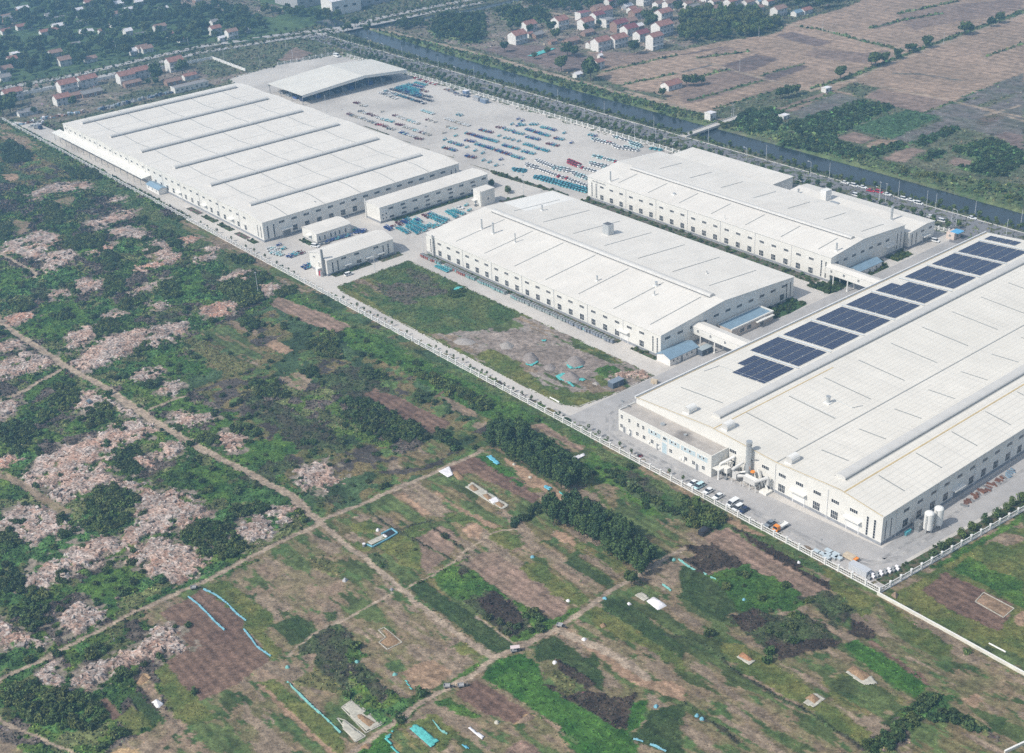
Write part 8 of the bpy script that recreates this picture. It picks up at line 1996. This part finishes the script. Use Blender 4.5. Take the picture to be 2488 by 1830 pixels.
for z, s, h, m, lab, nm in (('M4', '2000,300 2050,268 2145,330 2080,362', 1.3, M_SHEET, 'white tarpaulin covered heap near the single dark tree', 'covered_heap'), ('L4', '990,970 1030,942 1080,975 1040,1010', 1.0, M_SHEET, 'white covered heap on the bare strip', 'covered_heap'), ('R4', '352,665 390,635 468,690 440,705', .9, mat('orange straw', (.34, .18, .10), .95, .1, nscale=2.2, namp=.35, bump=.8), 'orange straw heap on a pale tarpaulin', 'straw_heap'), ('R4', '800,940 850,908 910,950 865,985', 1.1, M_STRAW, 'round brown straw heap on a blue grey tarpaulin', 'straw_heap'), ('R4', '1070,760 1120,720 1250,795 1190,840', 1.0, M_STRAW, 'long brown straw heap with white edging', 'straw_heap'), ('M3', '830,770 860,745 910,790 870,805', .8, M_STRAW, 'brown straw heap at the upper end of the long tarpaulin', 'straw_heap'), ('M3', '920,820 960,810 1000,850 960,860', .8, M_STRAW, 'brown straw heap midway along the long tarpaulin', 'straw_heap'), ('M3', '1000,880 1030,860 1080,890 1050,910', .8, M_STRAW, 'golden straw heap at the lower end of the long tarpaulin', 'straw_heap'), ('M3', '720,670 760,655 810,710 770,730', .7, M_STRAW, 'straw pile beside the square white sheet', 'straw_heap'), ('M4', '80,1050 120,1035 240,1110 180,1140', .7, M_STRAW, 'brown straw heap on the grey bed', 'straw_heap'), ('M4', '250,490 300,480 370,545 380,585 300,600 250,570 310,535', .5, M_STRAW, 'reddish straw patch on the tan field', 'straw_heap'), ('M4', '1695,460 1730,440 1742,470 1710,480', .8, M_STRAW, 'small round straw heap in the green strip', 'straw_heap'), ('M4', '0,170 20,145 45,160 25,180', .9, M_GREYW, 'small grey heap on the dry field', 'soil_heap'), ('M4', '1140,1110 1190,1070 1235,1040 1280,1060 1250,1085 1180,1105', 1.1, M_ESOIL, 'pale earth bank at the end of the brown plot', 'soil_heap'), ('R4', '1365,265 1395,250 1420,265 1400,290', 1.4, M_ESOIL, 'round earth heap outside the fence corner', 'soil_heap'), ('M4', '110,1270 160,1235 205,1245 180,1275', .8, M_STRAW, 'straw heap by the bottom track', 'straw_heap'), ('L4', '890,850 935,775 985,815 930,850', .5, M_STRAW, 'spread straw on the bare strip', 'straw_heap')):
    mound(nm, lab, 'heap', pts(z, s), h, m, .08, .35, len(s)+len(lab))
b = MB(); P_ = pts('M3', '275,1085 330,1050 365,1075 300,1105')
t = thing('pond', 'dark rectangular pond with light blue edging in the weeds', 'pond', (P_[0][0], P_[0][1], .1)); b.prism(P_, .1, .3, M_BLACK); b.build('lining', (P_[0][0], P_[0][1], .1), t)
b = MB()
PB = pts('M3', '165,1150 205,1165 300,1115 368,1075 330,1046 262,1080')
for p, q in zip(PB, PB[1:]): b.tube((*p, .35), (*q, .35), .35, .35, M_NB, 6)
b.build('edging', (P_[0][0], P_[0][1], .1), t)
# framed beds outlined in pale boards
def outline(label, z, s, w_=.24):
    P_ = pts(z, s); t = thing('bed_frame', label, 'bed frame', (P_[0][0], P_[0][1], .06)); b = MB()
    for p, q in zip(P_, P_[1:]+P_[:1]):
        p, q = Vector(p), Vector(q)
        if (q-p).length < .1: continue
        u = (q-p).normalized(); n = Vector((-u.y, u.x))*w_/2; b.prism([tuple(p-n), tuple(q-n), tuple(q+n), tuple(p+n)], 0, .22, M_GTARP)
    b.build('edging', (P_[0][0], P_[0][1], .06), t)
outline('pale stepped outline of a bed on the grey plot right of the low wall', 'R4', '1925,305 1980,245 2180,350 2110,410')
outline('pinkish stepped frame on the tan field', 'M4', '242,492 280,475 398,572 300,620 245,572 290,540', .25)
outline('white outline of the upper rectangular bed at the track', 'M4', '0,1000 70,950 272,1110 160,1168', .3)
outline('white outline of the lower rectangular bed at the track', 'M4', '-30,1070 20,1085 158,1190 90,1228', .3)
b = MB(); P_ = pts('R4', '2015,583 2125,640'); b.tube((*P_[0], .25), (*P_[1], .25), .25, .25, M_WHITE, 8); o = b.build('white_pipe', (P_[0][0], P_[0][1], 0)); tag(o, 'white pipe lying on the grass right of the low wall', 'pipe')
b = MB(); P_ = pts('M3', '1370,182 1432,215'); b.tube((*P_[0], .35), (*P_[1], .35), .3, .3, M_WHITE, 8); o = b.build('white_pipe', (P_[0][0], P_[0][1], 0)); tag(o, 'white pipe lying at the rounded corner of the empty lot', 'pipe')
# farm vehicles on the tracks
def farm_trike(label, z, x, y, rot, roof):
    X, Y = G(z, x, y); t = thing('farm_tricycle', label, 'tricycle', (X, Y, .05), None, rot)
    b = MB(); b.box(-1.7, .1, -.65, .65, .6, .68, M_GREYW)
    for a in ((-1.7, .1, -.65, -.6), (-1.7, .1, .6, .65), (-1.7, -1.65, -.6, .6), (.05, .1, -.6, .6)): b.box(*a, .68, 1.05, M_GREYW)
    b.build('cargo_bed', parent=t)
    for xx, yy in ((-1.1, -.6), (-1.1, .6), (1.4, 0)): b = MB(); b.tube((xx, yy-.08, .32), (xx, yy+.08, .32), .32, .32, M_BLACK, 10); b.build('wheel', parent=t)
    b = MB(); b.box(.15, .7, -.3, .3, .5, .82, M_BLACK); b.build('seat', parent=t)
    b = MB(); b.tube((.75, 0, .55), (1.3, 0, 1.1), .07, .06, M_GREYM, 6); b.tube((1.3, -.4, 1.12), (1.3, .4, 1.12), .04, .04, M_BLACK, 6); b.tube((1.25, 0, 1.0), (1.4, 0, .32), .06, .06, M_GREYM, 6); b.build('fork', parent=t)
    if roof:
        b = MB(); b.box(-1.75, 1.0, -.75, .75, 1.75, 1.82, mat('pinkish canopy', (.62, .52, .52), .6, .3)); b.build('canopy', parent=t)
        for xx in (-1.6, .9):
            for yy in (-.65, .65): b = MB(); b.tube((xx, yy, 1.0), (xx, yy, 1.76), .03, .03, M_GREYM, 4); b.build('canopy_pole', parent=t)
farm_trike('farm tricycle with pinkish canopy parked on the track near the junction', 'M4', 1150, 632, 1.0, True)
farm_trike('open farm tricycle on the track, right of the pair', 'M4', 803, 862, 1.0, False)
farm_trike('open farm tricycle at the verge, left of the pair', 'M4', 712, 868, .8, False)
farm_trike('grey farm tricycle parked on the crossing track by the ploughed field', 'L4', 1290, 218, 1.0, False)
farm_trike('farm tricycle stopped where two dirt tracks part', 'M4', 1450, 472, .4, False)
X, Y = G('L3', 590, 222); container('dark box left in the rubble by the dirt road', X, Y, 2.6, 1.5, 1.4, M_GREYM, mat('slate box lid', (.10, .14, .17), .6, .3), 'metal_box')
X, Y = G('M3', 148, 1158)
b = MB(); b.tube((X, Y, .05), (X, Y, 1.1), .5, .5, M_GREYM, 12); c = MB(); c.tube((X, Y, 1.1), (X, Y, 1.2), .55, .55, M_SHEET, 12); pile('barrel', 'grey white barrel at the end of the drying sheet', 'barrel', (X, Y, .05), [('drum', b), ('lid', c)])
for i, (z, x, y, lab, m) in enumerate((('M4', 1400, 705, 'white bag heap on the green crop edge', M_SHEET), ('M4', 1490, 300, 'white bag heap at the end of the pink soil strip', M_SHEET), ('M4', 330, 225, 'black and white sack heap by the dirt road', M_GREYM), ('M4', 1020, 1100, 'grey white sack heap by the earth bank', M_GTARP), ('R4', 760, 50, 'pale sack heap beside the dark hedge outside the fence', M_SHEET), ('M4', 100, 700, 'teal bag heap at the scrub edge', M_NT), ('M4', 350, 785, 'teal bag on the tan field', M_NT), ('L4', 1890, 735, 'teal bag heap in dark scrub', M_NT), ('M4', 1255, 12, 'blue bag on the soil below the plantation', M_NB), ('M4', 1730, 283, 'blue bag by the field track', M_NB), ('M4', 1595, 552, 'white bag on the tan track', M_SHEET), ('M4', 1890, 322, 'white bag in the weeds near the covered heap', M_SHEET), ('M3', 240, 1052, 'white bag above the blue edged pond', M_SHEET), ('M3', 1240, 705, 'pale sack pile beside the upper poplars', M_GTARP), ('M3', 1135, 620, 'pale sack on bare soil by the upper poplars', M_GTARP), ('M4', 2068, 995, 'blue bag by the burnt scrub', M_NB), ('R4', 90, 1056, 'pale blue bag on the thin soil line, left one', M_NB), ('R4', 125, 1078, 'pale blue bag on the thin soil line, right one', M_NB), ('R4', 400, 295, 'blue bag in the lush scrub', M_NB), ('M4', 2185, 0+1150-1150+30, 'teal bag at the field corner', M_NT))):
    X, Y = G(z, x, y); mound('sack_heap', lab, 'sacks', [(X+.8*math.cos(a)*random.uniform(.7, 1.2), Y+.8*math.sin(a)*random.uniform(.7, 1.2)) for a in np.arange(0, 6.28, .7)], .7, m, .1, .5, i)
# a worker on the rubble path
def person(label, X, Y, rot, shirt, trousers):
    jm = [(0, 0, .95), (0, 0, 1.2), (0, 0, 1.42), (0, 0, 1.52), (0, .02, 1.68), (.2, 0, 1.40), (.27, .03, 1.12), (.26, .14, .90), (-.2, 0, 1.40), (-.27, .02, 1.12), (-.25, .12, .9), (.1, 0, .9), (.11, .05, .5), (.11, 0, .07), (.11, .14, .03), (-.1, 0, .9), (-.12, -.02, .5), (-.12, -.08, .07), (-.12, .05, .03)]
    ed = [(0, 1), (1, 2), (2, 3), (3, 4), (2, 5), (5, 6), (6, 7), (2, 8), (8, 9), (9, 10), (0, 11), (11, 12), (12, 13), (13, 14), (0, 15), (15, 16), (16, 17), (17, 18)]
    rad = [.15, .15, .16, .06, .11, .07, .05, .035, .07, .05, .035, .1, .075, .05, .04, .1, .075, .05, .04]
    me = bpy.data.meshes.new('person'); me.from_pydata(jm, ed, []); me.materials.append(shirt); me.materials.append(trousers); o = link('person', me, (X, Y, .08)); o.rotation_euler = (0, 0, rot)
    sk = o.modifiers.new('skin', 'SKIN'); sv = me.skin_vertices[0].data
    for i, r in enumerate(rad): sv[i].radius = (r, r*.8)
    sv[0].use_root = True; o.modifiers.new('sub', 'SUBSURF').levels = 1; tag(o, label, 'person'); return o
X, Y = G('L4', 755, 572); person('person in dark clothes standing on the rubble plot by the track', X, Y, 1.0, M_GREYM, M_BLACK)

# ------------------------------------------------------------------ air
m = bpy.data.materials.new('haze'); m.use_nodes = True; t = m.node_tree; t.nodes.clear()
o_ = t.nodes.new('ShaderNodeOutputMaterial'); v = t.nodes.new('ShaderNodeVolumePrincipled')
v.inputs['Color'].default_value = (.33, .65, 1.0, 1); v.inputs['Density'].default_value = .00035; v.inputs['Anisotropy'].default_value = .2
t.links.new(v.outputs[0], o_.inputs['Volume'])
b = MB(); b.box(-6200, 2600, -2500, 6200, -5, 262, m); o = b.build('haze'); tag(o, kind='stuff')
for q in bpy.data.objects:
    if len(q.get('label', '').split()) > 16: print('LONG', q['label'])
print('objects', len(bpy.data.objects))
